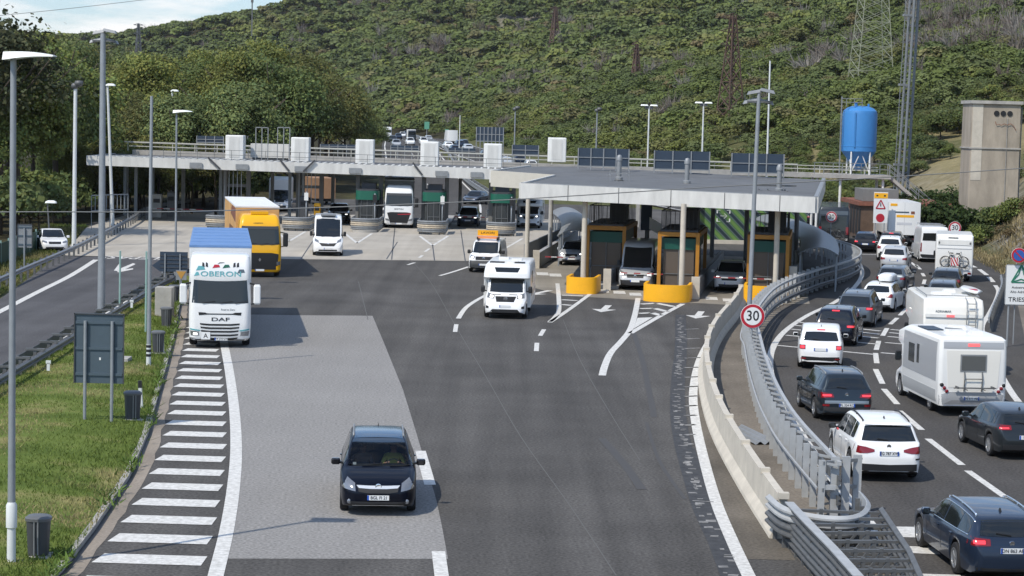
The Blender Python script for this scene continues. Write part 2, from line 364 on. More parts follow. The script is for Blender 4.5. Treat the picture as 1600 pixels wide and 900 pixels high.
def _noise(t, P, sc, det=6):
    n = t.nodes.new('ShaderNodeTexNoise'); n.inputs['Scale'].default_value = sc; n.inputs['Detail'].default_value = det; t.links.new(P, n.inputs['Vector']); return n.outputs['Fac']
def _ramp(t, v, stops):
    r = t.nodes.new('ShaderNodeValToRGB'); e = r.color_ramp.elements
    while len(e) < len(stops): e.new(0.5)
    for q, (p, c) in zip(e, stops): q.position = p; q.color = (*c, 1)
    t.links.new(v, r.inputs['Fac']); return r.outputs['Color']
P = t.nodes.new('ShaderNodeTexCoord').outputs['Object']
tan_c = _ramp(t, _noise(t, P, 0.045), [(0.34, (0.070, 0.078, 0.030)), (0.44, (0.125, 0.115, 0.05)), (0.53, (0.29, 0.235, 0.125)), (0.68, (0.38, 0.31, 0.175))])
grn_c = _ramp(t, _noise(t, P, 0.06), [(0.35, (0.050, 0.068, 0.024)), (0.55, (0.075, 0.092, 0.034)), (0.75, (0.13, 0.125, 0.055))])
sxt = t.nodes.new('ShaderNodeSeparateXYZ'); t.links.new(P, sxt.inputs[0]); mrt = t.nodes.new('ShaderNodeMapRange'); mrt.inputs['From Min'].default_value = 16; mrt.inputs['From Max'].default_value = 38; t.links.new(sxt.outputs['X'], mrt.inputs['Value'])
mrt2 = t.nodes.new('ShaderNodeMapRange'); mrt2.inputs['From Min'].default_value = 380; mrt2.inputs['From Max'].default_value = 300; t.links.new(sxt.outputs['Y'], mrt2.inputs['Value']); mtt = t.nodes.new('ShaderNodeMath'); mtt.operation = 'MULTIPLY'; t.links.new(mrt.outputs[0], mtt.inputs[0]); t.links.new(mrt2.outputs[0], mtt.inputs[1])
mxt = t.nodes.new('ShaderNodeMix'); mxt.data_type = 'RGBA'; t.links.new(mtt.outputs[0], mxt.inputs['Factor']); t.links.new(grn_c, mxt.inputs['A']); t.links.new(tan_c, mxt.inputs['B']); base_c = mxt.outputs['Result']
fine_c = _ramp(t, _noise(t, P, 0.7), [(0.3, (0.055, 0.065, 0.022)), (0.6, (0.15, 0.135, 0.065)), (0.75, (0.24, 0.20, 0.11))])
mxg = t.nodes.new('ShaderNodeMix'); mxg.data_type = 'RGBA'; mxg.inputs['Factor'].default_value = 0.5; t.links.new(base_c, mxg.inputs['A']); t.links.new(fine_c, mxg.inputs['B'])
rock_c = _ramp(t, _noise(t, P, 0.9, 9), [(0.3, (0.06, 0.055, 0.045)), (0.5, (0.17, 0.155, 0.13)), (0.7, (0.30, 0.28, 0.245))])
geo = t.nodes.new('ShaderNodeNewGeometry'); sepn = t.nodes.new('ShaderNodeSeparateXYZ'); t.links.new(geo.outputs['Normal'], sepn.inputs[0])
mrr = t.nodes.new('ShaderNodeMapRange'); mrr.inputs['From Min'].default_value = 0.93; mrr.inputs['From Max'].default_value = 0.80; t.links.new(sepn.outputs['Z'], mrr.inputs['Value'])
mxr = t.nodes.new('ShaderNodeMix'); mxr.data_type = 'RGBA'; t.links.new(mrr.outputs[0], mxr.inputs['Factor']); t.links.new(mxg.outputs['Result'], mxr.inputs['A']); t.links.new(rock_c, mxr.inputs['B'])
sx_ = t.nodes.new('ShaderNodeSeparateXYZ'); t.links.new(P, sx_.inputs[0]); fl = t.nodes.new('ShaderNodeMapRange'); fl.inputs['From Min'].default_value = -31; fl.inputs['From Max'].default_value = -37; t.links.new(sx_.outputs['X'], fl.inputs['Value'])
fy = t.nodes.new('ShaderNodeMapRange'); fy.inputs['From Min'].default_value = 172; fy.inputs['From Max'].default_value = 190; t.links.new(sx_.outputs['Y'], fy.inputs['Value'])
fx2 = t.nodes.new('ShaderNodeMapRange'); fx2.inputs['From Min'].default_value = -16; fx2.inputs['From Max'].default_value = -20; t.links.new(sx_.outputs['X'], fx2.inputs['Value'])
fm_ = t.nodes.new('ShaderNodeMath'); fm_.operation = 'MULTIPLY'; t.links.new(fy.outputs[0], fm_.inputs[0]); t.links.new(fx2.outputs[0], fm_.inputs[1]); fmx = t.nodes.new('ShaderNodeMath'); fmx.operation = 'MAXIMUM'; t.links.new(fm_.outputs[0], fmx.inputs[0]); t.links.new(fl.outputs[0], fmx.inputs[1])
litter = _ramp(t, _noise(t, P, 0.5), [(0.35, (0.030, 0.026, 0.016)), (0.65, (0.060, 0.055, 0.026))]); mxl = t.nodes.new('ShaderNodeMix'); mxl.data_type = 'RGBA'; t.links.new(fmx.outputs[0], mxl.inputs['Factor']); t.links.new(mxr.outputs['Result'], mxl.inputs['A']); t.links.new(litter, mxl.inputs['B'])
t.links.new(mxl.outputs['Result'], b.inputs['Base Color'])
bu = t.nodes.new('ShaderNodeBump'); bu.inputs['Strength'].default_value = 0.9; bu.inputs['Distance'].default_value = 0.5; t.links.new(_noise(t, P, 1.4, 8), bu.inputs['Height']); t.links.new(bu.outputs[0], b.inputs['Normal'])
me.materials.append(mg)
ground = bpy.data.objects.new('ground_terrain', me); C.objects.link(ground); struct(ground)
def zt(x, y): return float(terr(np.array([x]), np.array([y]))[0])

# ------------------------------------------------------------------ roads
def gp(pts): return [G(x, y) for x, y in pts]
def xat(path, Y):                                           # X of a plan path at depth Y
    P = sorted(path, key=lambda p: p[1]); return float(np.interp(Y, [p[1] for p in P], [p[0] for p in P]))
road_r_left = [(8.0, -5), (8.2, 30), (8.6, 46), (9.4, 66), (10.5, 86), (13.5, 103), (18.6, 122), (22.3, 136), (24.3, 150), (24.2, 165)]
road_r_right = [(17.5, -5), (17.8, 30), (18.2, 60), (19.6, 74), (22.6, 96), (27.2, 117), (31.0, 134), (33.4, 150), (34.4, 165)]
asph = MB().m(M_ASPH)
asph.flat([(-11.5, -10), (-10.2, 44), (-11.6, 62), (-14.8, 88), (-17.5, 110), (-22, 125), (-27.5, 137), (-31, 150), (-35, 172), (-36, 206), (-27, 235), (-21, 275), (-6, 250), (30, 215), (34, 165), (28, 130), (16, 90), (9.5, 70), (8.5, 46), (8, -10)], 0.0)
struct(asph.build('toll_plaza_road'))
rr = MB().m(M_ASPH2); Ys = list(np.linspace(-5, 165, 60))
rr.strip([(xat(road_r_left, Y) - 0.6, Y) for Y in Ys], [(xat(road_r_right, Y) + 0.9, Y) for Y in Ys], 0.004)
struct(rr.build('queue_carriageway'))
sh = MB().m(M_SLAB); sh.flat([G(1537, 512), G(1552, 492), G(1566, 470), G(1600, 455), G(1680, 470), G(1690, 600), G(1600, 585), G(1562, 560)], 0.002); struct(sh.build('paved_shoulder'))
ramp_l = [(-19.5, -10), (-20.5, 40), (-22.5, 75), (-24.5, 97), (-27.0, 118), (-29.0, 134), (-31.2, 150), (-33.8, 168), (-35.5, 200)]
guard_v = [(-12.6, -10)] + [(p.x, p.y) for p in gp([(-150, 706), (4, 610), (68, 571), (130, 532), (195, 491), (240, 463), (262, 451)])] + [(-19.0, 117), (-18.2, 119)]
rmp = MB().m(M_ASPH3); Ys = list(np.linspace(-10, 136, 50))
rmp.strip([(xat(ramp_l, Y), Y) for Y in Ys], [(xat(guard_v, Y) + 0.9 if Y < 112 else xat(guard_v, 112) + 0.9 - (Y - 112) * 0.16, Y) for Y in Ys], 0.004)
struct(rmp.build('exit_ramp_road'))
pt = MB().m(M_WORN)
pt.flat([G(352, 873), G(700, 873.5), G(690, 820), G(682, 782), G(650, 675), G(630, 610), G(600, 536), G(582, 493.5), G(455, 492.5), G(352, 491), G(352, 560), G(362, 610), G(369, 680), G(368, 740), G(360, 810)], 0.004)
struct(pt.build('pale_asphalt_patch'))
apr = MB().m(M_APRON)
apr.flat([(-29.3, 135.4), (-22.9, 135.9), (-1.7, 140.3), (1.3, 140.6), (5.0, 166), (7.5, 186), (7.5, 200), (-35.2, 200), (-34.0, 168), (-31.2, 150)], 0.004)
struct(apr.build('concrete_apron'))
ln_ = MB().m(asphalt('lane_concrete', (0.24, 0.22, 0.185), .12, .2, .15)); ln_.flat([G(878, 462), G(1150, 477), (16.0, 113), (20.5, 150), (7, 155), (1.2, 136), (.4, 122)], 0.0045); struct(ln_.build('toll_lane_concrete'))  # entry slab carried on under the canopy, added pale to bounce light up
jn = MB().m(M_DARKG)
for a, b_ in [((621, 378), (604, 405)), ((676, 384), (679, 407)), ((617, 356), (612, 406)), ((790, 372), (770, 408)), ((720, 360), (727, 408)), ((500, 360), (470, 405))]:
    a, b_ = G(*a), G(*b_); d = (b_ - a).normalized(); n_ = Vector((-d.y, d.x, 0)) * 0.04; jn.flat([a + n_, a - n_, b_ - n_, b_ + n_], 0.008)
struct(jn.build('apron_joints'))
def ribbon(center, w_, z_off, material, name, per=8):
    P_ = smooth_path([(x, y, 0) for x, y in center], per); L, Rr = offset_path(P_, -w_ / 2), offset_path(P_, w_ / 2)
    for q in L + Rr: q.z = max(float(zfar(q.y)), zt(q.x, q.y) if abs(w_) < 1 else 0) + z_off
    m_ = MB().m(material); m_.strip(L, Rr); o = struct(m_.build(name)); return P_
far_in = [(-8, 190), (-9, 240), (-13, 300), (-21, 420), (-30, 560), (-47, 760), (-82, 1000)]
far_out = [(30.5, 160), (28, 195), (19, 245), (6, 310), (-8, 400), (-21, 560), (-38, 760), (-72, 1000)]
PIN = ribbon(far_in, 11, 0.03, M_ASPH2, 'far_carriageway_inbound'); POUT = ribbon(far_out, 10, 0.034, M_ASPH2, 'far_carriageway_outbound')
far_ln = MB().m(M_PAINT)
for Pq, offs in ((PIN, (-4.9, 4.9)), (POUT, (-4.4, 4.4))):
    for o_ in offs:
        c_ = offset_path(Pq, o_); a, b_ = offset_path(c_, -0.12), offset_path(c_, 0.12)
        for q in a + b_: q.z = float(zfar(q.y)) + 0.05
        far_ln.strip(a, b_)
    for p_, t_ in along(Pq, 12):
        n_ = Vector((t_.y, -t_.x, 0)) * 0.09; e_ = p_ + t_ * 4; z_ = float(zfar(p_.y)) + 0.05; z2 = float(zfar(e_.y)) + 0.05
        far_ln.add([(p_.x - n_.x, p_.y - n_.y, z_), (p_.x + n_.x, p_.y + n_.y, z_), (e_.x + n_.x, e_.y + n_.y, z2), (e_.x - n_.x, e_.y - n_.y, z2)], [(0, 1, 2, 3)])
struct(far_ln.build('far_lane_markings'))

# ------------------------------------------------------------------ painted markings
ZM = 0.012
mk = MB().m(M_PAINT)
def line(pts, w_, mb=None, z=ZM, sm=5, taper=True):
    P_ = smooth_path(gp(pts), sm) if len(pts) > 2 else gp(pts)
    (mb or mk).strip(offset_path(P_, -w_ / 2), offset_path(P_, w_ / 2), z)
def poly(pts, mb=None, z=ZM): (mb or mk).flat(gp(pts), z)
kerb_px = [(60, 935), (100, 893), (150, 828), (205, 745), (232, 680), (248, 620), (262, 570), (272, 530), (281, 480), (286, 452)]
gut_px = [(86, 935), (124, 893), (175, 826), (222, 753), (246, 696), (259, 640), (271, 588), (282, 545), (290, 495), (294, 452)]
KERB, GUT = gp(kerb_px), gp(gut_px)
edge_px = [(332, 925), (337, 900), (354, 830), (365, 760), (369, 700), (366, 640), (359, 585), (353, 552), (347, 520), (340, 480), (330, 440)]
EDGE = gp(edge_px)
hb = MB().m(M_PAINT)
for k in range(24):
    Y = 42.2 + 2.2 * k; xl, xr = xat(GUT, Y) + 0.18, xat(EDGE, Y) - 0.32
    if xr - xl > 0.4: hb.flat([(xl - 0.05, Y - 0.47 + 0.06), (xr, Y - 0.47), (xr, Y + 0.47), (xl + 0.05, Y + 0.47 + 0.05)], ZM)
struct(hb.build('hatched_shoulder_marking'))
line(edge_px, 0.33)
for q in [(657, 705, 672, 758, 0.30), (685, 862, 692, 915, 0.30), (713, 507, 711, 519, 0.2), (850, 515, 844, 525, .2), (839, 536, 838, 549, .2), (637, 414, 648, 410.5, .2), (655, 403, 660, 399, .2), (664, 393.5, 671, 388.5, .2)]:
    line([q[0:2], q[2:4]], q[4])
line([(716, 498), (727, 482), (742, 471), (760, 461)], 0.24); line([(687, 431), (708, 425), (732, 417)], 0.22); line([(800, 443), (822, 436)], 0.2)
# island noses
line([(871, 443), (873, 465), (873, 486), (866, 497), (859, 503)], 0.24); line([(923, 459), (889, 484), (859, 504)], 0.24)
for a, b_ in (((878, 461.5), (911, 462.5)), ((878, 468.5), (902, 470)), ((878, 476), (893, 477.5))): line([a, b_], 0.42)
line([(997, 466), (992, 492), (984, 516), (971, 533), (954, 552), (945, 572), (941, 587)], 0.28); line([(1067, 475), (1028, 496), (985, 521)], 0.28)
for a, m_, b_ in (((1001, 475.5), (1025, 474), (1054, 479.5)), ((1000, 482.5), (1022, 482), (1042, 487)), ((998, 490), (1018, 489), (1032, 493))): line([a, m_], 0.42); line([m_, b_], 0.42)
poly([(996, 497), (1020, 496), (990, 514)])
def arrow(tipx, tipy, s=1.0, ang=0.0, L=2.6, mb=None, hw=0.62, sw=0.17):
    o = G(tipx, tipy); cs, sn = math.cos(ang), math.sin(ang)
    for pl in ([(0, 0), (hw, 1.5), (sw, 1.05), (sw, L + 1), (-sw, L + 1), (-sw, 1.05), (-hw, 1.5)],):
        tri = [(0, 0), (hw, 1.6), (-hw, 1.6)]; sh = [(-sw, 1.15), (sw, 1.15), (sw, L + 1.4), (-sw, L + 1.4)]
        for k, q in enumerate((tri, sh)): mk.flat([(o.x + s * (x * cs - y * sn), o.y + s * (x * sn + y * cs)) for x, y in q], ZM + 0.004 * k)
arrow(939, 488, 1.0, R(-8)); arrow(1087, 498, 1.0, R(-9)); arrow(822, 462, 1.0, R(-20))
for x, y in ((942, 455), (968, 457), (993, 460), (1084, 464), (1112, 466.5), (1139, 469), (868, 430), (848, 428)): poly([(x - 10, y - 2.4), (x + 8, y - 2), (x + 10, y + 2.6), (x - 9, y + 2)])
for ax, ay, hw_ in ((558, 380, 19), (676, 384, 20), (790, 388, 22), (452, 377, 21)):
    line([(ax - hw_, ay - 15), (ax, ay)], 0.22); line([(ax + hw_ + 4, ay - 15), (ax, ay)], 0.22)
    for k in (4, 8): line([(ax - hw_ * (14 - k) / 15 + 2, ay - 13 + k), (ax + hw_ * (14 - k) / 15, ay - 13 + k)], 0.25)
# worn lines along the concrete barrier
wl = [(1063, 492), (1064, 540), (1060, 590), (1059, 640), (1066, 690), (1080, 740), (1098, 795), (1124, 850), (1146, 905)]
bk = MB().m(M_BLACKP); line(wl, 0.52, bk, 0.008); line([(1072, 700), (1100, 790), (1128, 850), (1150, 905)], 0.5, bk, 0.0081 + 0.001); struct(bk.build('overpainted_line'))
wm = MB().m(M_PAINTW); rw = random.Random(8)
for p_, t_ in along(smooth_path(gp(wl), 6), .21):
    if rw.random() < .5: continue
    n_ = Vector((t_.y, -t_.x, 0)); o_ = rw.uniform(-.13, .13); w2 = rw.uniform(.04, .13); l2 = rw.uniform(.05, .15); c_ = p_ + n_ * o_
    wm.flat([(c_ + n_ * a * w2 * rw.uniform(.7, 1.2) + t_ * b2 * l2 * rw.uniform(.7, 1.2))[:2] for a, b2 in ((-1, -1), (1, -1), (1, 1), (-1, 1))], ZM + rw.uniform(0, .003))
for y in range(515, 700, 15): line([(1070, y), (1070 + 26 - abs(y - 560) * 0.09, y - 1)], 0.22, wm, ZM)
line([(1082, 783), (1115, 785)], 0.1, wm, 0.016); struct(wm.build('worn_line_marking'))
bar_line = [(1110, 530), (1096, 556), (1087, 585), (1083, 620), (1087, 660), (1099, 715), (1119, 785), (1146, 850), (1172, 905)]
line(bar_line, 0.30)
sm_ = MB().m(mat('seam_pale', (.098, .096, .092), .9)); line([(640, 405), (672, 440), (715, 515), (760, 590), (812, 680), (890, 790), (963, 900)], .03, sm_, .009); line([(880, 500), (905, 560), (950, 640), (1000, 720)], .03, sm_, .0095); line([(560, 440), (575, 500)], .04, sm_, .0098); struct(sm_.build('road_seams'))
sk = MB().m(mat('tyre_mark', (.060, .058, .057), .9)); line([(990, 520), (1003, 560), (1012, 600), (1022, 652)], .22, sk, .007); line([(940, 685), (975, 725), (1003, 765)], .26, sk, .0072); line([(1010, 660), (1030, 720), (1070, 780)], .12, sk, .0074); struct(sk.build('tyre_marks'))
# queue carriageway
line([(1470, 940), (1427, 897), (1374, 835), (1335, 790), (1290, 735), (1240, 660), (1212, 610), (1203, 575), (1207, 545), (1226, 518), (1262, 493), (1305, 472), (1335, 449), (1347, 428), (1340, 408), (1322, 392)], 0.28)
for q in [(1512, 736, 1580, 784), (1450, 686, 1503, 727), (1405, 642, 1440, 672), (1381, 608, 1402, 632), (1368, 577, 1379, 600), (1368, 552, 1370, 568), (1373, 533, 1369, 547), (1386, 513, 1379, 525), (1402, 497, 1391, 507), (1417, 482, 1406, 493), (1423, 410, 1434, 418), (1431, 414, 1438, 421), (1441, 427, 1444, 432), (1445, 437, 1443, 444), (1441, 448, 1437, 456)]:
    line([q[0:2], q[2:4]], 0.22)
line([(1660, 700), (1598, 636), (1572, 600), (1552, 560), (1534, 515), (1546, 490), (1556, 470), (1560, 455), (1555, 446)], 0.26)
for q in [(1552, 441, 1545, 433), (1542, 430, 1530, 421), (1524, 418, 1505, 409), (1500, 406, 1486, 398)]: line([q[0:2], q[2:4]], 0.3)
for y0, dy in ((503.5, 0), (508.5, 0), (514.5, 0), (524, 0), (540, 0)):
    xl = 1246 - (y0 - 503) * 0.85; line([(xl, y0), (1376 - (y0 - 503) * 0.3, y0 + 14)], 0.24); line([(1392 - (y0 - 503) * 0.42, y0 + 11.5), (1470, y0 + 19)], 0.24)
for y0 in (382, 387, 391.5, 397): line([(1336, y0), (1440, y0 + 3.5)], 0.35)
poly([(1366, 823), (1440, 824), (1447, 841), (1384, 839)]); poly([(1395, 853), (1462, 856), (1470, 867), (1408, 864)]); poly([(1436, 897), (1500, 899), (1510, 912), (1450, 910)])
# exit ramp
line([(-60, 517), (0, 487), (60, 456), (110, 431), (150, 406)], 0.36); line([(-40, 607), (30, 563), (110, 520), (170, 486), (205, 466)], 0.3)
def rarrow():
    poly([(178, 423), (186, 412.5), (189, 424.5)]); poly([(184, 421.5), (208, 411.5), (212, 413), (190, 424)], z=0.016); poly([(183, 423), (208, 419.5), (208, 421.5), (184, 426.2)], z=0.02)
rarrow()
o0, o1 = G(256, 406), G(174, 404)
tx = MB().m(M_PAINT); xd = (o1 - o0).normalized(); Mx = basis((o0 + o1) / 2 + Vector((0, 1.1, 0.012)), xd, (0.55, -1, 0)) @ Matrix.Diagonal((1.0, 2.6, 1, 1))
tx.text('TELEPASS', 1.25, Mx); struct(tx.build('lane_lettering'))
struct(mk.build('road_markings'))

# ------------------------------------------------------------------ verge, kerb and gutter
gut = MB().m(M_GUTTER); Ys = list(np.linspace(41, 116, 70)); rng = np.random.default_rng(3)
gut.strip([(xat(KERB, Y), Y) for Y in Ys], [(xat(GUT, Y) + 0.1 * rng.random(), Y) for Y in Ys], 0.006); struct(gut.build('gutter_strip'))
ch = MB().m(M_BLACK); ch.strip([(xat(KERB, Y) - 0.02, Y) for Y in Ys], [(xat(KERB, Y) + 0.10, Y) for Y in Ys], 0.010); struct(ch.build('drain_channel'))
kb = MB().m(M_CONC); kb.sweep([(xat(KERB, Y) - 0.06, Y, 0.0) for Y in Ys], [(-0.1, 0), (0.05, 0), (0.05, 0.13), (-0.1, 0.14)]); struct(kb.build('verge_kerb'))
vr = bpy.data.meshes.new('verge'); cols = 14; V = []; Yv = np.linspace(20, 118, 120)
def verge_z(u, x, Y): return 0.12 + 0.16 * math.sin(math.pi * u) + 0.06 * float(vnoise(x, Y, 1.3, 11)) * math.sin(math.pi * u)
def verge_edges(Y): return xat(guard_v, Y) - 0.25, (xat(KERB, Y) if Y > 41.5 else xat(KERB, 41.5) + (41.5 - Y) * -0.12) - 0.15
for Y in Yv:
    a, b_ = verge_edges(Y)
    for k in range(cols): u = k / (cols - 1); x = a + (b_ - a) * u; V.append((x, Y, verge_z(u, x, Y)))
ii = np.arange(len(Yv) * cols).reshape(len(Yv), cols)
fast_mesh(vr, V, np.stack([ii[:-1, :-1], ii[:-1, 1:], ii[1:, 1:], ii[1:, :-1]], -1).reshape(-1, 4), True)
mv = bpy.data.materials.new('verge_turf'); mv.use_nodes = True; t = mv.node_tree; b = t.nodes['Principled BSDF']; b.inputs['Roughness'].default_value = 0.95; b.inputs['Specular IOR Level'].default_value = 0.1
P = t.nodes.new('ShaderNodeTexCoord').outputs['Object']
t.links.new(_ramp(t, _noise(t, P, 0.45, 8), [(0.35, (0.075, 0.11, 0.022)), (0.52, (0.12, 0.16, 0.036)), (0.70, (0.26, 0.225, 0.10))]), b.inputs['Base Color'])
vr.materials.append(mv); vo = bpy.data.objects.new('grass_verge', vr); C.objects.link(vo); struct(vo)
def blades(name, pts, hmin, hmax, wd, tones, seed, lean=0.5):
    rg = np.random.default_rng(seed); n = len(pts); pts = np.asarray(pts); az = rg.uniform(0, 2 * np.pi, n); hh = rg.uniform(hmin, hmax, n); ww = wd * rg.uniform(0.6, 1.4, n)
    dx, dy = np.cos(az) * ww, np.sin(az) * ww; lx, ly = rg.normal(0, lean, n) * hh, rg.normal(0, lean, n) * hh; z0 = pts[:, 2] - 0.02
    a = np.stack([pts[:, 0] - dx, pts[:, 1] - dy, z0], -1); b2 = np.stack([pts[:, 0] + dx, pts[:, 1] + dy, z0], -1)
    c = np.stack([pts[:, 0] + dx * .3 + lx, pts[:, 1] + dy * .3 + ly, z0 + hh], -1); d = np.stack([pts[:, 0] - dx * .3 + lx, pts[:, 1] - dy * .3 + ly, z0 + hh], -1)
    V_ = np.stack([a, b2, c, d], 1).reshape(-1, 3); m_ = bpy.data.meshes.new(name); fast_mesh(m_, V_, np.arange(4 * n).reshape(-1, 4))
    at = m_.color_attributes.new('tone', 'FLOAT_COLOR', 'POINT'); T = np.concatenate([np.repeat(tones, 4, 0), np.ones((4 * n, 1))], 1).astype(np.float32); at.data.foreach_set('color', T.ravel())
    m_.materials.append(M_GRASSB); o = bpy.data.objects.new(name, m_); C.objects.link(o); return struct(o, 'stuff')
rg = np.random.default_rng(5); n = 90000
Yb = 38 + 78 * rg.random(n) ** 1.7; us = rg.random(n); ed = np.array([verge_edges(Y) for Y in np.linspace(38, 116, 200)]); ea = np.interp(Yb, np.linspace(38, 116, 200), ed[:, 0]); eb = np.interp(Yb, np.linspace(38, 116, 200), ed[:, 1])
xb = ea + (eb + 0.12 - ea) * us; zb_ = 0.12 + 0.16 * np.sin(np.pi * us)
dry = np.clip((vnoise(xb, Yb, 3.0, 21) - 0.5) * 3.4 + (vnoise(xb, Yb, .8, 22) - .5) * 1.2 + 0.36 - 0.35 * us + np.exp(-((Yb - 60) / 7) ** 2) * .5 * (us < .6), 0, 1)[:, None]; jit = rg.uniform(0.7, 1.3, (n, 1))
blades('verge_grass', np.stack([xb, Yb, zb_], -1), 0.04, 0.13, 0.016, ((1 - dry) * np.array([[0.112, 0.150, 0.032]]) + dry * np.array([[0.27, 0.235, 0.11]])) * jit, 6)
# left roadside strip beyond the ramp: rough grass
n = 26000; Yb = 60 + 110 * rg.random(n); xl_ = np.interp(Yb, [p[1] for p in ramp_l], [p[0] for p in ramp_l]); xb = xl_ - 0.3 - 3.6 * rg.random(n) ** 1.3
dry = np.clip(vnoise(xb, Yb, 3, 31) * 1.2 - 0.1, 0, 1)[:, None]
n2 = 2600; Yw = 40 + 66 * rg.random(n2); xw = np.interp(Yw, [p.y for p in KERB], [p.x for p in KERB]) - .12 + rg.normal(0, .13, n2); clump = vnoise(xw * 3, Yw, 1.1, 77) > .55
blades('kerb_weeds', np.stack([xw, Yw, np.full(n2, .13)], -1)[clump], .05, .22, .03, (np.array([[.09, .14, .03]]) * rg.uniform(.5, 1.5, (n2, 1)))[clump], 14, .9)
blades('roadside_grass', np.stack([xb, Yb, terr(xb, Yb)], -1), 0.10, 0.34, 0.04, ((1 - dry) * np.array([[0.085, 0.125, 0.026]]) + dry * np.array([[0.22, 0.19, 0.085]])) * rg.uniform(0.7, 1.3, (n, 1)), 8)
n = 30000; Yb = 60 + 120 * rg.random(n); xl_ = np.interp(Yb, FOOT[:, 1], FOOT[:, 0]); xb = xl_ - 2.0 + 10 * rg.random(n)
blades('dry_bank_grass', np.stack([xb, Yb, terr(xb, Yb)], -1), 0.12, 0.5, 0.05, np.array([[0.25, 0.205, 0.11]]) * rg.uniform(0.45, 1.35, (n, 1)), 9)
# ------------------------------------------------------------------ vehicles: a lofted shell, and lamps, glass and trim laid onto its surface
def pchip(xs, ys, q):
    xs, ys = np.asarray(xs, float), np.asarray(ys, float); h = np.diff(xs); dl = np.diff(ys) / h; m = np.zeros_like(ys)
    m[1:-1] = np.where(dl[:-1] * dl[1:] > 0, 2 * dl[:-1] * dl[1:] / np.where(dl[:-1] + dl[1:] == 0, 1, dl[:-1] + dl[1:]), 0); m[0], m[-1] = dl[0], dl[-1]
    i = np.clip(np.searchsorted(xs, q) - 1, 0, len(h) - 1); t = (q - xs[i]) / h[i]
    return (2 * t ** 3 - 3 * t ** 2 + 1) * ys[i] + (t ** 3 - 2 * t ** 2 + t) * h[i] * m[i] + (-2 * t ** 3 + 3 * t ** 2) * ys[i + 1] + (t ** 3 - t ** 2) * h[i] * m[i + 1]
TOPS = dict(
    mpv=[(0, .34), (.012, .42), (.04, .485), (.10, .55), (.17, .60), (.215, .625), (.30, .79), (.385, .925), (.45, .975), (.56, 1.0), (.75, .985), (.88, .95), (.935, .91), (.965, .73), (.985, .60), (.995, .46), (1, .36)],
    suv=[(0, .38), (.012, .47), (.04, .54), (.10, .585), (.2, .615), (.265, .635), (.35, .82), (.43, .955), (.5, .99), (.62, 1.0), (.8, .975), (.90, .935), (.945, .78), (.975, .63), (.993, .50), (1, .40)],
    hatch=[(0, .34), (.012, .43), (.04, .505), (.10, .56), (.2, .61), (.27, .64), (.36, .82), (.45, .965), (.53, 1), (.65, .99), (.80, .95), (.875, .90), (.945, .71), (.975, .61), (.993, .48), (1, .38)],
    estate=[(0, .34), (.012, .44), (.04, .52), (.10, .575), (.2, .62), (.29, .655), (.37, .82), (.45, .96), (.52, 1), (.65, .995), (.82, .955), (.90, .91), (.955, .73), (.98, .64), (.995, .50), (1, .38)],
    van=[(0, .26), (.01, .36), (.035, .43), (.10, .50), (.165, .55), (.20, .585), (.28, .78), (.345, .93), (.40, .975), (.5, 1), (.8, 1), (.95, .985), (.985, .95), (.996, .6), (1, .26)],
    ducato=[(0, .20), (.01, .28), (.03, .335), (.08, .385), (.135, .43), (.165, .46), (.23, .66), (.29, .84), (.325, .93), (.38, .975), (.5, 1), (.9, 1), (.975, .985), (.99, .94), (.997, .6), (1, .2)])
BELT = dict(mpv=(.60, .65), suv=(.595, .66), hatch=(.60, .67), estate=(.62, .665), van=(.56, .58), ducato=(.445, .45))
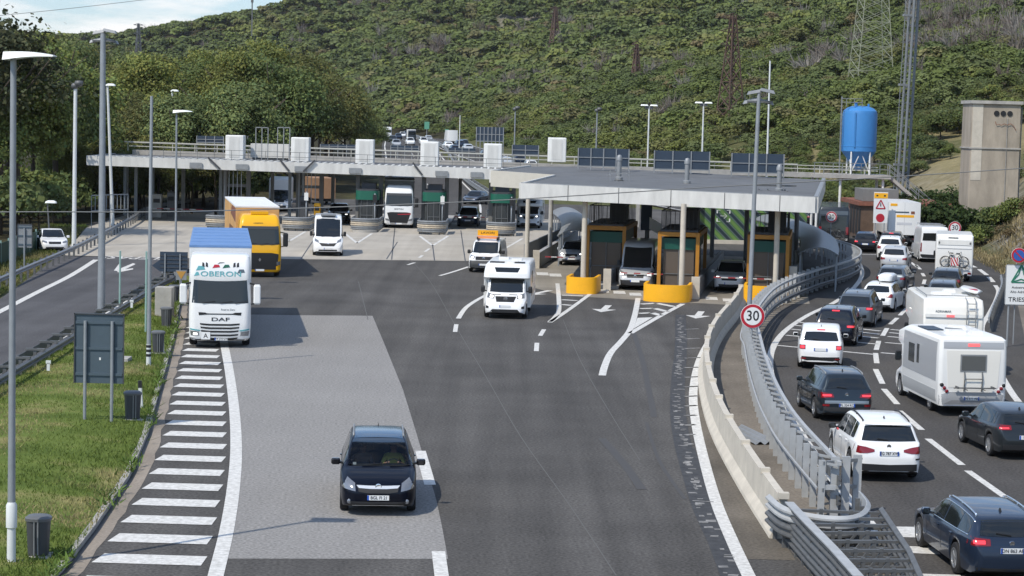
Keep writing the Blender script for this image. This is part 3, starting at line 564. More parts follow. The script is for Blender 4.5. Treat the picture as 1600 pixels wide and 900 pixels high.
def shell(kind, L, W, H, r=.33, ws=(.20, .80), cl=.2, roofw=.74, boxy=0.0, cut=None):
    top = TOPS[kind]; s1, s2 = ws[0] * L, ws[1] * L; Ra = r + .055
    S = list(np.linspace(0, 1, 60) ** 1.0 * L) + [.004 * L, .012 * L, .025 * L, .985 * L, .993 * L, .998 * L]
    for c in (s1, s2): S += [c + Ra * math.cos(a) for a in np.linspace(0, math.pi, 13)] + [c - Ra - .004, c + Ra + .004]
    S = np.unique(np.clip(np.round(S, 4), 0, L))
    if cut: S = S[S <= cut]
    zt = pchip([a * L for a, _ in top], [b * H for _, b in top], S)
    zs = np.interp(S / L, [0, .05, .22, 1], [top[0][1] * H, top[2][1] * H * .97, BELT[kind][0] * H, BELT[kind][1] * H])
    pl = [(0, .60), (.004, .68), (.015, .78), (.04, .885), (.09, .955), (.18, .99), (.3, 1), (.72, 1), (.88, .975), (.95, .93), (.985, .86), (.996, .76), (1, .68)]
    if boxy: pl = [(0, .66), (.004, .76), (.015, .85), (.04, .93), (.09, .975), (.18, 1), (.95, 1), (.985, .985), (1, .96)]
    hw = pchip([a * L for a, _ in pl], [b * W / 2 for _, b in pl], S)
    zs = np.minimum(zs, zt - .015); rings = []; info = []
    for s, z1, zb, w_ in zip(S, zt, zs, hw):
        b0 = cl + max(0, .10 * (1 - s / (.06 * L))) if s < .06 * L else cl + max(0, .10 * (s / L - .95) / .05)
        for c in (s1, s2):
            if abs(s - c) < Ra: b0 = max(b0, r + math.sqrt(Ra * Ra - (s - c) ** 2))
        cab = max(0.0, min(1.0, (z1 - zb) / max(.05, H - zb))); wr = w_ * ((.90 - boxy * .0) * (1 - cab) + roofw * cab)
        zb = max(zb, b0 + .06); z1 = max(z1, zb + .012)
        ed = min(.085, .45 * (z1 - zb)); wb = w_ * (.955 + .03 * boxy)
        K = [(0, b0), (.80 * w_, b0), (.955 * w_, b0 + .02), (.995 * w_, b0 + .3 * (zb - b0)), (w_, b0 + .62 * (zb - b0)), (.985 * w_, zb - min(.05, .25 * (zb - b0))), (wb, zb), (wb + (wr - wb) * .5, zb + (z1 - ed - zb) * .52), (wr, z1 - ed), (wr * .90, z1 - ed * .28), (wr * .6, z1 - .006), (0, z1)]
        K = np.array(K); q = np.array([0, 1, 2, 3, 4, 5, 5.5, 6, 6.5, 7, 7.5, 8, 8.33, 8.66, 9, 9.5, 10, 11]); kk = np.arange(12)
        hx, hz = pchip(kk, K[:, 0], q), pchip(kk, K[:, 1], q); hx[0] = 0; hx[-1] = 0
        y = s - L / 2
        ring = [(x, y, z) for x, z in zip(hx, hz)] + [(-x, y, z) for x, z in zip(hx[-2:0:-1], hz[-2:0:-1])]
        rings.append(ring)
    n = len(rings[0]); V = [p for rg_ in rings for p in rg_]; F = []; MI = []
    for i in range(len(rings) - 1):
        for k in range(n):
            a, b_ = i * n + k, i * n + (k + 1) % n; F.append((a, b_, b_ + n, a + n)); MI.append(1 if (k < 2 or k >= n - 2) else 0)
    F.append(tuple(range(n - 1, -1, -1))); MI.append(0); F.append(tuple((len(rings) - 1) * n + k for k in range(n))); MI.append(1 if cut else 0)
    prof = dict(S=S, zt=zt, zs=zs, hw=hw, L=L, W=W, H=H, roofw=roofw)
    return V, F, MI, prof
def vloft(levels, nc=5):                                    # boxy bodies: (z, half width, y front, y rear, corner radius front, corner radius rear)
    V, F = [], []; rings = []
    for z, hw, yf, yr, rf, rb in levels:
        ring = []
        for cx, cy, rr_, a0 in ((hw - rf, yf + rf, rf, -math.pi / 2), (hw - rb, yr - rb, rb, 0), (-hw + rb, yr - rb, rb, math.pi / 2), (-hw + rf, yf + rf, rf, math.pi)):
            for k in range(nc + 1): a = a0 + math.pi / 2 * k / nc; ring.append((cx + rr_ * math.cos(a), cy + rr_ * math.sin(a), z))
        rings.append(ring)
    n = len(rings[0]); V = [p for r_ in rings for p in r_]
    for i in range(len(rings) - 1):
        for k in range(n): a, b_ = i * n + k, i * n + (k + 1) % n; F.append((a, b_, b_ + n, a + n))
    F.append(tuple(range(n - 1, -1, -1))); F.append(tuple((len(rings) - 1) * n + k for k in range(n)))
    return V, F
DIRS = dict(front=Vector((0, 1, 0)), rear=Vector((0, -1, 0)), left=Vector((1, 0, 0)), right=Vector((-1, 0, 0)), top=Vector((0, 0, -1)))
def resample(P, n):
    P = [Vector((p[0], p[1], 0)) for p in P]; ds = [0]
    for a, b_ in zip(P[:-1], P[1:]): ds.append(ds[-1] + (b_ - a).length)
    q = np.linspace(0, ds[-1], n) if ds[-1] > 0 else np.zeros(n)
    return np.stack([np.interp(q, ds, [p.x for p in P]), np.interp(q, ds, [p.y for p in P])], -1)
class Veh:
    def __init__(s, name, label, cat, loc, head, group=None):
        s.root = thing(name, label, cat, loc, R(head), group); s.bvh = None
    def body(s, V, F, MI, mats, name='body', auto=38, add_bvh=True):
        m_ = MB(); m_.v = list(V); m_.f = list(F); m_.mi = list(MI); m_.mats = list(mats)
        o = m_.build(name, s.root, smooth=True, auto=auto)
        if add_bvh: s.V = list(V); s.F = list(F); s.bvh = BVHTree.FromPolygons(V, F)
        return o
    def hit(s, d, u, v):
        D = DIRS[d]
        o = {'front': (u, -30, v), 'rear': (u, 30, v), 'left': (-30, u, v), 'right': (30, u, v), 'top': (u, v, 30)}[d]
        h = s.bvh.ray_cast(Vector(o), D)
        if h[0] is None or h[3] > 34.5 + 6:
            g_ = s.bvh.find_nearest(Vector(o) + D * (30 - {'front': 2, 'rear': 2, 'left': .9, 'right': .9, 'top': 1.5}[d])); return g_[0]
        return h[0]
    def patch(s, name, d, A, B, material, nu=12, nv=4, off=.008, parent=None, mirror=False, mb=None, thick=.03):
        m_ = mb or MB()
        for sg in ((1, -1) if mirror else (1,)):
            A_, B_ = resample(A, nu + 1), resample(B, nu + 1); D = DIRS[d]; vs = []
            for j in range(nv + 1):
                for i in range(nu + 1):
                    p = A_[i] + (B_[i] - A_[i]) * (j / nv); vs.append(s.hit(d, p[0] * (sg if d in ('front', 'rear', 'top') else 1), p[1]) - D * off)
            fs = []
            for j in range(nv):
                for i in range(nu): a = j * (nu + 1) + i; fs.append((a, a + 1, a + nu + 2, a + nu + 1))
            bd = [i for i in range(nu + 1)] + [j * (nu + 1) + nu for j in range(1, nv + 1)] + [nv * (nu + 1) + i for i in range(nu - 1, -1, -1)] + [j * (nu + 1) for j in range(nv - 1, 0, -1)]
            k0 = len(vs); vs += [vs[i] + D * thick for i in bd]; nb = len(bd)
            fs += [(bd[i], bd[(i + 1) % nb], k0 + (i + 1) % nb, k0 + i) for i in range(nb)]
            m_.m(material).add(vs, fs)
            if mirror and mb is None: m_.build(name, parent or s.root, smooth=True, auto=35); m_ = MB()
        if mb is None and not mirror: return m_.build(name, parent or s.root, smooth=True, auto=35)
    def rect(s, name, d, u0, u1, v0, v1, material, **k): return s.patch(name, d, [(u0, v0), (u1, v0)], [(u0, v1), (u1, v1)], material, **k)
    def wheels(s, axles, track, r, width=.21, rim=M_RIM, spokes=5, name='wheel'):
        for y in axles:
            for sg in (-1, 1):
                w_ = bpy.data.objects.new(name, wheel_mesh(r, width)); C.objects.link(w_); w_.parent = s.root; w_.location = (sg * (track - width / 2), y, r); w_.rotation_euler = (0, 0, 0 if sg > 0 else math.pi)
                q = bpy.data.objects.new('rim', rim_mesh(r, width, rim, spokes)); C.objects.link(q); q.parent = w_
    def plate(s, d, x, z, text=None, w_=.52, h_=.115, blue=True, tilt=0.0, material=None):
        p = s.hit(d, x, z); D = DIRS[d]; y = p.y - D.y * .022; m_ = MB().m(material or M_PLATE); m_.box((x, y, z), (w_, .02, h_)); sx = -1 if d == 'front' else 1
        yo = y - D.y * .012
        if blue: m_.m(M_PBLUE).box((x - (w_ / 2 - .02) * (1 if d == 'front' else -1) * 1, yo, z), (.042, .004, h_))
        if blue and d == 'rear': m_.box((x - (w_ / 2 - .02), yo, z), (.042, .004, h_))
        o = m_.build('number_plate', s.root)
        if text:
            t_ = MB().m(M_INK); X = (1, 0, 0) if d == 'front' else (-1, 0, 0); t_.text(text, h_ * .95, basis((x + (.02 if d == 'front' else -.0), yo - D.y * .004, z), X, (0, 0, 1)) @ Matrix.Diagonal((.92, 1, 1, 1))); t_.build('plate_lettering', o)
        return o
    def write(s, body, size, d, x, z, material, parent=None, sx=1.0, y=None, gap=.014):
        D = DIRS[d]; p = s.hit(d, x, z); X = {'front': (1, 0, 0), 'rear': (-1, 0, 0), 'left': (0, -1, 0), 'right': (0, 1, 0)}[d]
        up = s.hit(d, x, z + size * .5) - s.hit(d, x, z - size * .5)
        m_ = MB().m(material); m_.text(body, size, basis(p - D * gap, X, up) @ Matrix.Diagonal((sx, 1, 1, 1))); return m_.build('lettering', parent or s.root)
    def mirrors(s, x, y, z, material, size=(.2, .12, .15), arm=M_BLACK, drop=0.0):
        for sg in (-1, 1):
            m_ = MB().m(material); V, F = vloft([(z - size[2] / 2, size[0] * .38, -size[1] / 2, size[1] * .4, .03, .03), (z - size[2] * .3, size[0] * .5, -size[1] / 2, size[1] / 2, .05, .03), (z + size[2] * .25, size[0] * .5, -size[1] / 2, size[1] / 2, .05, .03), (z + size[2] / 2, size[0] * .4, -size[1] * .3, size[1] * .4, .03, .03)])
            m_.add([(a + sg * (x + size[0] / 2 + .04), b_ + y, c) for a, b_, c in V], F); m_.m(M_GLASS).box((sg * (x + size[0] / 2 + .04), y + size[1] / 2 + .004, z), (size[0] * .8, .006, size[2] * .72))
            m_.m(arm).bar((sg * (x - .05), y + .02, z - size[2] * .32 - drop), (sg * (x + .08), y + .02, z - size[2] * .2), .06, .05); m_.build('mirror', s.root, smooth=False)
_wm = {}
def wheel_mesh(r, wd):
    if ('t', r, wd) in _wm: return _wm[('t', r, wd)]
    m_ = MB().m(M_RUBBER); h = wd / 2; m_.lathe([(r * .62, -h * .8), (r * .66, -h), (r * .92, -h), (r * .985, -h * .8), (r, -h * .5), (r, h * .5), (r * .985, h * .8), (r * .92, h), (r * .66, h), (r * .62, h * .8)], n=28, axis='X')
    o = m_.build('wheel', smooth=True, auto=40); me = o.data; bpy.data.objects.remove(o); _wm[('t', r, wd)] = me; return me
def rim_mesh(r, wd, material, spokes):
    key = ('r', r, wd, material.name, spokes)
    if key in _wm: return _wm[key]
    m_ = MB().m(material); h = wd / 2; ro = r * .66
    m_.lathe([(ro, h * .86), (ro, h + .004), (ro * .90, h + .004), (ro * .88, h * .5), (ro * .88, h * .48)], n=28, axis='X')
    m_.lathe([(ro * .0 + .001, h * .72), (ro * .24, h * .74), (ro * .2, h * .88), (.001, h * .9)], n=14, axis='X')
    for k in range(spokes):
        a = 2 * math.pi * k / spokes; c, sn = math.cos(a), math.sin(a)
        for da in (-.13, .13): m_.bar((h * .78, c * ro * .15, sn * ro * .15), (h * .80, math.cos(a + da) * ro * .92, math.sin(a + da) * ro * .92), ro * .13, .03, up=(1, 0, 0))
    m_.m(M_DARKG).lathe([(.001, h * .35), (ro * .9, h * .35), (ro * .9, h * .3), (.001, h * .3)], n=20, axis='X')
    o = m_.build('rim', smooth=False); me = o.data; bpy.data.objects.remove(o); _wm[key] = me; return me
def paint(name, col, metal=0.25, rough=.32): return mat('paint_' + name, col, rough, metal, coat=.7, spec=.25, noise=.05, nscale=.8)
def car(name, label, kind, dims, place, head, pm, **o):
    """dims L, W, H, wheel radius; place = ground point of the middle of the axle that shows; head 0 faces the camera, 180 turns its back."""
    L, W, H, r = dims; ws = o.get('ws', (.19, .79)); h = R(head); fw = Vector((math.sin(h), -math.cos(h), 0)); rear = abs(((head + 180) % 360) - 180) > 90
    c = Vector(place) - fw * (L / 2 - ws[0] * L)
    if rear: c = Vector(place) + fw * (L / 2 - (1 - ws[1]) * L)
    v = Veh(name, label, o.get('cat', 'car'), (c.x, c.y, o.get('z', .012)), head, o.get('group'))
    V, F, MI, pr = shell(kind, L, W, H, r, ws, o.get('cl', .2), o.get('roofw', .74), o.get('boxy', 0)); v.pr = pr; hw = W / 2
    if o.get('see_in'):
        bv = BVHTree.FromPolygons(V, F); keep = []
        a0, a1 = o['see_in']
        for f, mi in zip(F, MI):
            cc = sum((Vector(V[i]) for i in f), Vector()) / len(f); s_ = (cc.y + L / 2) / L; z_ = cc.z
            ztop = float(np.interp(cc.y + L / 2, pr['S'], pr['zt'])); zbl = float(np.interp(cc.y + L / 2, pr['S'], pr['zs']))
            if a0 < s_ < a1 and z_ > zbl + .02 and abs(cc.x) < np.interp(s_, [a0, a1], [hw * .80, hw * .62]) and z_ > ztop - .16: continue
            keep.append((f, mi))
        v.bvh = bv; v.body(V, [k[0] for k in keep], [k[1] for k in keep], [pm, M_BLACK], add_bvh=False)
    else: v.body(V, F, MI, [pm, M_BLACK])
    Y = lambda s_: s_ * L - L / 2
    top = TOPS[kind]; zt_ = lambda s_: float(np.interp(s_ * L, pr['S'], pr['zt'])); zs_ = lambda s_: float(np.interp(s_ * L, pr['S'], pr['zs'])); wd = lambda s_: float(np.interp(s_ * L, pr['S'], pr['hw']))
    gm = o.get('glass', M_GLASS)
    # windscreen: from the scuttle to the roof's leading edge
    w0, w1 = o.get('screen', {'mpv': (.222, .405), 'suv': (.275, .425), 'hatch': (.28, .44), 'estate': (.30, .445), 'van': (.207, .345), 'ducato': (.172, .322)}[kind])
    if not rear or o.get('screen_rear'):
        A = [(x * hw * .80, Y(w0) + .04 * x * x) for x in np.linspace(-1, 1, 9)]; B = [(x * hw * .66 * (o.get('roofw', .74) / .74), Y(w1) + .05 * x * x) for x in np.linspace(-1, 1, 9)]
        v.patch('windscreen', 'top', A, B, o.get('screen_mat', gm), 14, 10, .006)
    # side glass
    if o.get('side', True):
        wins = o.get('wins', {'mpv': [(.27, .345), (.355, .56), (.575, .76), (.775, .90)], 'suv': [(.305, .545), (.56, .77), (.785, .87)], 'hatch': [(.315, .56), (.575, .80), (.81, .86)], 'estate': [(.33, .55), (.565, .76), (.775, .905)], 'van': [(.22, .38)], 'ducato': [(.19, .33)]}[kind])
        for d in ('left', 'right'):
            for a, b_ in wins:
                n_ = 8; ss = np.linspace(a, b_, n_); bot = [(Y(q), zs_(q) + .035) for q in ss]; tp = []
                for q in ss:
                    zz = zs_(q) + (min(zt_(q), H) - zs_(q)) * .83; tp.append((Y(q), max(zs_(q) + .05, zz)))
                if (a, b_) == wins[-1] and kind not in ('van', 'ducato'): tp[-1] = (Y(b_) - .04, tp[-1][1] - .06); bot[-1] = (Y(b_) - .0, bot[-1][1] + .04)
                v.patch('side_window', d, bot, tp, gm, 8, 4, .006)
    # rear window
    if rear:
        rz = o.get('rwin', (zs_(.95) + .04, H * .895)); rw = o.get('rww', (.72, .62)); cv = o.get('rcv', .02)
        A = [(x * hw * rw[0], rz[0] + cv * x * x) for x in np.linspace(-1, 1, 9)]; B = [(x * hw * rw[1], rz[1] - .02 * x * x) for x in np.linspace(-1, 1, 9)]
        v.patch('rear_window', 'rear', A, B, gm, 14, 6, .008)
        for P_ in o.get('tail', [[(.60, .50), (.93, .49)], [(.60, .56), (.90, .60)]]) and [o.get('tail', [[(.60, .50), (.93, .49)], [(.60, .56), (.90, .60)]])]:
            A = [(x * hw, z * H) for x, z in P_[0]]; B = [(x * hw, z * H) for x, z in P_[1]]
            v.patch('tail_lamp', 'rear', A, B, o.get('tail_mat', M_TAIL), 10, 4, .012, mirror=True)
            if o.get('tail_lit'):
                (x0, z0), (x1, z1) = o['tail_lit']; v.patch('brake_light', 'rear', [(x0 * hw, z0 * H), (x1 * hw, z0 * H)], [(x0 * hw, z1 * H), (x1 * hw, z1 * H)], M_TAILON, 6, 3, .018, mirror=True)
        if o.get('third'): v.rect('brake_light', 'rear', -.16, .16, H * .905, H * .93, M_TAILON, nu=4, nv=2, off=.014)
        if o.get('trim'):
            z0, z1, mt = o['trim']; v.patch('bumper_trim', 'rear', [(x * hw * .95, z0 * H) for x in np.linspace(-1, 1, 7)], [(x * hw * .95, z1 * H + .03 * abs(x)) for x in np.linspace(-1, 1, 7)], mt, 14, 3, .010)
        for sg in (-1, 1):
            if o.get('refl'): z0, z1 = o['refl']; v.rect('reflector', 'rear', sg * hw * .62, sg * hw * .85, z0 * H, z1 * H, M_TAIL, nu=5, nv=2, off=.014)
        if o.get('plate'): v.plate('rear', 0, o['plate'][0] * H, o['plate'][1])
        if o.get('badge'): m_ = MB().m(M_CHROME); p = v.hit('rear', 0, o['badge'] * H); m_.lathe([(.02, .008), (.055, .012), (.06, .004), (.06, -.02), (.001, -.02)], (p.x, p.y, p.z), 14, 'Y'); m_.build('badge', v.root)
        v.patch('exhaust_valance', 'rear', [(-hw * .6, .26), (hw * .6, .26)], [(-hw * .62, .33), (hw * .62, .33)], M_BLACK, 10, 2, .008) if not o.get('trim') else None
        m_ = MB().m(M_BLACK); p0 = v.hit('rear', -.25, H * .6); m_.bar(v.hit('rear', 0, rz[0] + .03) + Vector((0, .03, 0)), v.hit('rear', .32, rz[0] + .07) + Vector((0, .03, 0)), .02); m_.build('rear_wiper', v.root)
    else:
        g_ = o.get('grille', [[(-.42, .40), (.42, .40)], [(-.46, .50), (.46, .50)]]); v.patch('grille', 'front', [(x * hw, z * H) for x, z in g_[0]], [(x * hw, z * H) for x, z in g_[1]], o.get('grille_mat', M_BLACK), 22, 7, .014)
        hl = o.get('lamps', [[(.55, .44), (.92, .47)], [(.55, .50), (.86, .555)]]); v.patch('headlamp', 'front', [(x * hw, z * H) for x, z in hl[0]], [(x * hw, z * H) for x, z in hl[1]], M_HEAD, 8, 5, .012, mirror=True)
        if o.get('lit'):
            x0, x1, z0, z1 = o['lit']; v.patch('lit_lamp', 'front', [(x0 * hw, z0 * H), (x1 * hw, z0 * H)], [(x0 * hw, z1 * H), (x1 * hw, z1 * H)], M_HEADON, 4, 3, .02, mirror=True)
        lo = o.get('lower', [[(-.6, .17), (.6, .17)], [(-.66, .27), (.66, .27)]]); v.patch('lower_intake', 'front', [(x * hw, z * H) for x, z in lo[0]], [(x * hw, z * H) for x, z in lo[1]], o.get('lower_mat', M_BLACK), 26, 9, .018)
        if o.get('badge'): m_ = MB().m(M_CHROME); p = v.hit('front', 0, o['badge'] * H); m_.lathe([(.075, -.012), (.075, -.03), (.055, -.034), (.05, -.02), (.05, .0)], (p.x, p.y, p.z), 18, 'Y'); m_.build('badge', v.root)
        if o.get('plate'): v.plate('front', 0, o['plate'][0] * H, o['plate'][1])
        m_ = MB().m(M_BLACK)
        for x in (-.35, .25): a = v.hit('top', x * hw * 1.2, Y(w0) - .02); b_ = v.hit('top', x * hw * 1.2 + .5, Y(w0) + .04); m_.bar(a + Vector((0, 0, .02)), b_ + Vector((0, 0, .02)), .02)
        m_.build('wipers', v.root)
    v.wheels([Y(ws[0]), Y(ws[1])], hw - .015, r, o.get('tw', .21), o.get('rim', M_RIM), o.get('spokes', 5))
    mz = zs_(w0 + .07) + .09; v.mirrors(wd(w0 + .06) * .96, Y(w0 + .075), o.get('mz', mz), o.get('mirror_mat', pm), o.get('msize', (.2, .13, .15)))
    if o.get('rails'):
        for sg in (-1, 1):
            m_ = MB().m(o['rails']); pts = [v.hit('top', sg * hw * .66, Y(q)) + Vector((0, 0, .035)) for q in np.linspace(.46, .86, 9)]; m_.tube(pts, .022, 6)
            for q in (.46, .66, .86): p = v.hit('top', sg * hw * .66, Y(q)); m_.bar(p - Vector((0, 0, .02)), p + Vector((0, 0, .04)), .04, .05)
            m_.build('roof_rail', v.root, smooth=True)
    if o.get('antenna', True): m_ = MB().m(M_BLACK); p = v.hit('top', 0, Y(.80)); m_.box((p.x, p.y, p.z + .03), (.035, .14, .07), taper=.4); m_.build('roof_antenna', v.root)
    if o.get('near'):
        sm_ = MB()
        for d, sg in (('left', -1), ('right', 1)):
            for q in o.get('handles', (.50, .71)):
                p = v.hit(d, Y(q), zs_(q) - .10); hm = MB().m(o.get('handle_mat', pm)); hm.box((p.x + sg * .015, p.y, p.z), (.04, .17, .03)); hm.build('door_handle', v.root)
            for q0, q1 in o.get('seams', ((.335, .315), (.555, .555), (.745, .79))):
                v.patch('door_seam', d, [(Y(q0) - .006, .34), (Y(q0) + .006, .34)], [(Y(q1) - .006, zs_(q1)), (Y(q1) + .006, zs_(q1))], M_BLACK, 1, 8, .003, thick=.004)
        if o.get('chrome'):
            for d, sg in (('left', -1), ('right', 1)):
                m_ = MB().m(M_CHROME); ss = np.linspace(wins[0][0], wins[-1][1], 16); m_.tube([v.hit(d, Y(q), zs_(q) + .03) + Vector((sg * .008, 0, 0)) for q in ss], .014, 5)
                m_.tube([v.hit(d, Y(q), zs_(q) + (min(zt_(q), H) - zs_(q)) * .85) + Vector((sg * .008, 0, 0)) for q in ss], .014, 5); m_.build('window_trim', v.root, smooth=True)
    return v
def person(name, label, loc, rz, shirt, pose='drive', group=None):
    """Seated upper body in one skin-grown surface: pelvis, trunk, neck, head, arms reaching forward."""
    P_ = [(0, 0, .0), (0, .02, .25), (0, .04, .46), (0, .03, .56), (0, .0, .64), (0, -.01, .75), (0, 0, .84)]
    rad = [.16, .15, .17, .06, .085, .105, .07]; E_ = [(i, i + 1) for i in range(6)]
    def arm(sg, elbow, hand):
        k = len(P_); P_.extend([(sg * .19, .03, .47), elbow, hand, tuple(Vector(hand) + (Vector(hand) - Vector(elbow)).normalized() * .10)]); rad.extend([.075, .05, .036, .03]); E_.extend([(2, k), (k, k + 1), (k + 1, k + 2), (k + 2, k + 3)])
    if pose == 'drive': arm(1, (.30, -.16, .26), (.15, -.42, .36)); arm(-1, (-.30, -.16, .26), (-.15, -.42, .36))
    elif pose == 'elbow': arm(1, (.48, -.10, .34), (.50, -.36, .36)); arm(-1, (-.28, -.14, .24), (-.12, -.42, .34))
    else: arm(1, (.27, -.08, .22), (.12, -.34, .16)); arm(-1, (-.36, -.10, .30), (-.30, -.34, .40))
    for sg in (1, -1): k = len(P_); P_.extend([(sg * .12, -.16, .0), (sg * .14, -.46, .06)]); rad.extend([.10, .075]); E_.extend([(0, k), (k, k + 1)])
    me = bpy.data.meshes.new('body'); me.from_pydata(P_, E_, []); o = bpy.data.objects.new('body_src', me); C.objects.link(o)
    md = o.modifiers.new('skin', 'SKIN'); sv = me.skin_vertices[0].data
    for q, rr_ in zip(sv, rad): q.radius = (rr_, rr_ * .85)
    sv[0].use_root = True; o.modifiers.new('sub', 'SUBSURF').levels = 2
    dg = bpy.context.evaluated_depsgraph_get(); m2 = bpy.data.meshes.new_from_object(o.evaluated_get(dg)); bpy.data.objects.remove(o)
    m2.materials.clear(); m2.materials.append(shirt); m2.materials.append(M_SKIN); m2.materials.append(M_SHIRTB)
    for p in m2.polygons:
        c = p.center; p.use_smooth = True
        p.material_index = 1 if c.z > .55 or c.y < -.30 and c.z > .12 or (abs(c.x) > .27 and c.z < .33) else (2 if c.z < .06 else 0)
    t_ = thing(name, label, 'person', loc, rz, group); b_ = bpy.data.objects.new('body', m2); C.objects.link(b_); b_.parent = t_
    hr = MB().m(M_HAIR); V, F = [], []
    hr.lathe([(.001, .155), (.06, .145), (.098, .10), (.112, .04), (.10, -.01), (.085, .0), (.001, .0)], (0, .02, .72), 14); hr.build('hair', t_, smooth=True)
    for sg in (-1, 1): fc = MB().m(M_HAIR); fc.box((sg * .035, -.088, .745), (.026, .02, .012)); fc.build('eye', t_)
    ns_ = MB().m(M_SKIN); ns_.box((0, -.10, .715), (.025, .035, .045), taper=.6); ns_.build('nose', t_)
    return t_
# ------------------------------------------------------------------ toll plaza structures
def ground_hit(px, py, y0=180.0, y1=1400.0):
    for Y in np.arange(y0, y1, 3.0):
        p = At(px, py, Y)
        if zt(p.x, p.y) >= p.z: return Vector((p.x, p.y, zt(p.x, p.y)))
    return At(px, py, y1)
WB = [(0, 0), (.03, .02), (.085, .06), (.085, .10), (.02, .135), (.02, .175), (.085, .21), (.085, .25), (.03, .29), (0, .31), (-.012, .30), (-.012, .01)]
def wbeam(path, z, side=1, mb=None, material=None, sc=1.0):
    m_ = mb or MB(); m_.m(material or M_GALV)
    return m_.sweep([(p[0], p[1], z) for p in path], [(o * side * sc, h_ * sc) for o, h_ in (WB if side > 0 else WB)])
# --- far canopy over the five islands
FX = lambda x, zl, zr: zl + (zr - zl) * (x + 34) / 32.0
tc_ = thing('toll_canopy', 'long low white edged toll canopy across the left lanes with cabinets on top', 'canopy', (-17, 175, 0))
def slab(m_, x0, x1, y0, y1, zlo, zhi):                       # slab following the canopy's slight fall to the right
    a = [(x0, y0), (x1, y0), (x1, y1), (x0, y1)]; V = [(x, y, FX(x, *zlo)) for x, y in a] + [(x, y, FX(x, *zhi)) for x, y in a]
    m_.add(V, [(3, 2, 1, 0), (4, 5, 6, 7), (0, 1, 5, 4), (1, 2, 6, 5), (2, 3, 7, 6), (3, 0, 4, 7)])
m_ = MB().m(M_ROOFG); slab(m_, -35.7, 3.15, 178.1, 189.6, (4.97, 4.70), (5.45, 5.18)); m_.m(M_WHITEM)
for k in range(66): x = -35.4 + k * .58; slab(m_, x, x + .16, 178.2, 181.6, (5.45, 5.18), (5.51, 5.24))
m_.build('roof_deck', tc_, world=True)
m_ = MB().m(M_FASC); slab(m_, -35.8, 3.15, 177.85, 178.1, (4.68, 4.33), (5.49, 5.24)); slab(m_, -36.05, -35.8, 177.85, 189.6, (4.68, 4.33), (5.49, 5.24)); m_.build('fascia', tc_, world=True)
for x0, x1, s_ in ((325, 344, 1), (437, 452, 1), (492, 474, 1), (645, 660, 1)): m_ = MB().m(M_DARKG); m_.bar(At(x0, 246 + (x0 - 325) * .025, 177.7), At(x1, 264 + (x1 - 340) * .03, 177.7), .14); m_.build('gutter_pipe', tc_, world=True)
for px, dk in ((212, 0), (344, 0), (452, 0), (473, 0), (661, 0), (766, 0), (195, 1), (238, 1)):
    p = At(px, 350, 185 if not dk else 189); m_ = MB().m(M_POLE); m_.box((p.x, p.y, 2.4), (.26, .26, 4.8)); m_.build('column', tc_, world=True)
for k, px in enumerate((306, 378, 470, 555, 690, 745)):
    p = At(px, 270, 177.8); m_ = MB().m(M_GALV); m_.box((p.x, 177.76, FX(p.x, 4.98, 4.68)), (1.05, .1, .44)); m_.build('fascia_box', tc_, world=True)
cab0 = None
CABL = ['leftmost white cabinet on the far canopy beside the dark blue panel', 'white roof cabinet on the far canopy right of the tall twin frames', 'white roof cabinet above the first green banded booth', 'white roof cabinet above the white lorry and the second green booth', 'white roof cabinet in front of the dark barred panel', 'rightmost white cabinet at the corner of the near canopy']
for k, (x0, x1, yt, yb) in enumerate(((350, 381, 209, 249), (453, 483, 213, 252), (556, 582, 217, 256), (657, 684, 220, 260), (756, 783, 224, 264), (856, 882, 228, 266))):
    p = At((x0 + x1) / 2, yb, 182); zb_ = FX(p.x, 5.45, 5.18) + .05
    if cab0 is None:
        cab0 = thing('roof_cabinet', CABL[0], 'cabinet', (p.x, 183, zb_), 0, 'white cabinets on the toll canopy'); m_ = MB().m(M_WHITEM); V, F = vloft([(0, .78, -.8, .8, .08, .08), (1.98, .78, -.8, .8, .08, .08), (2.04, .74, -.76, .76, .08, .08)], 3); m_.add(V, F); m_.build('shell', cab0, smooth=True, auto=30)
        m_ = MB().m(M_FASC); m_.box((0, -.81, 1.02), (.92, .02, 1.75)); m_.build('door', cab0); m_ = MB().m(M_GALVD); m_.box((0, -.6, -.03), (1.2, .4, .06)); m_.build('plinth', cab0)
    else: c_ = dup(cab0, (p.x, 183 if k < 5 else 181, zb_ if k < 5 else 5.9), None, CABL[k])
m_ = None; gw = thing('service_walkway', 'long grey service walkway with pipe railings behind the canopy cabinets', 'walkway', (0, 189.5, 0))
def wz(x, dl): return 6.57 + (5.94 - 6.57) * (x + 35.6) / 67.4 + dl
def wbar(m_, x0, x1, dl, w_, y=189.5, h_=None): m_.bar((x0, y, wz(x0, dl)), (x1, y, wz(x1, dl)), w_, h_ or w_)
m_ = MB().m(M_CONC); wbar(m_, -34.3, 32.5, -.92, 1.4, 190.2, .42); m_.build('deck', gw, world=True)
m_ = MB().m(mat('rail_cream', (.50, .49, .43), .6)); wbar(m_, -36, 25.3, 0, .11); wbar(m_, -34.7, 32.5, -.36, .07); wbar(m_, 25.3, 32.5, -.06, .06)
for k in range(34): x = -34.7 + k * 2.0; m_.bar((x, 189.5, wz(x, -.8)), (x, 189.5, wz(x, .02)), .06)
m_.build('front_railing', gw, world=True)
m_ = MB().m(M_GALVD); wbar(m_, -34.7, 32.5, -.1, .05, 190.9); wbar(m_, -34.7, 32.5, -.4, .05, 190.9)
for k in range(22): x = -33 + k * 3.0; m_.bar((x, 190.9, wz(x, -.8)), (x, 190.9, wz(x, 0)), .05)
m_.build('rear_railing', gw, world=True)
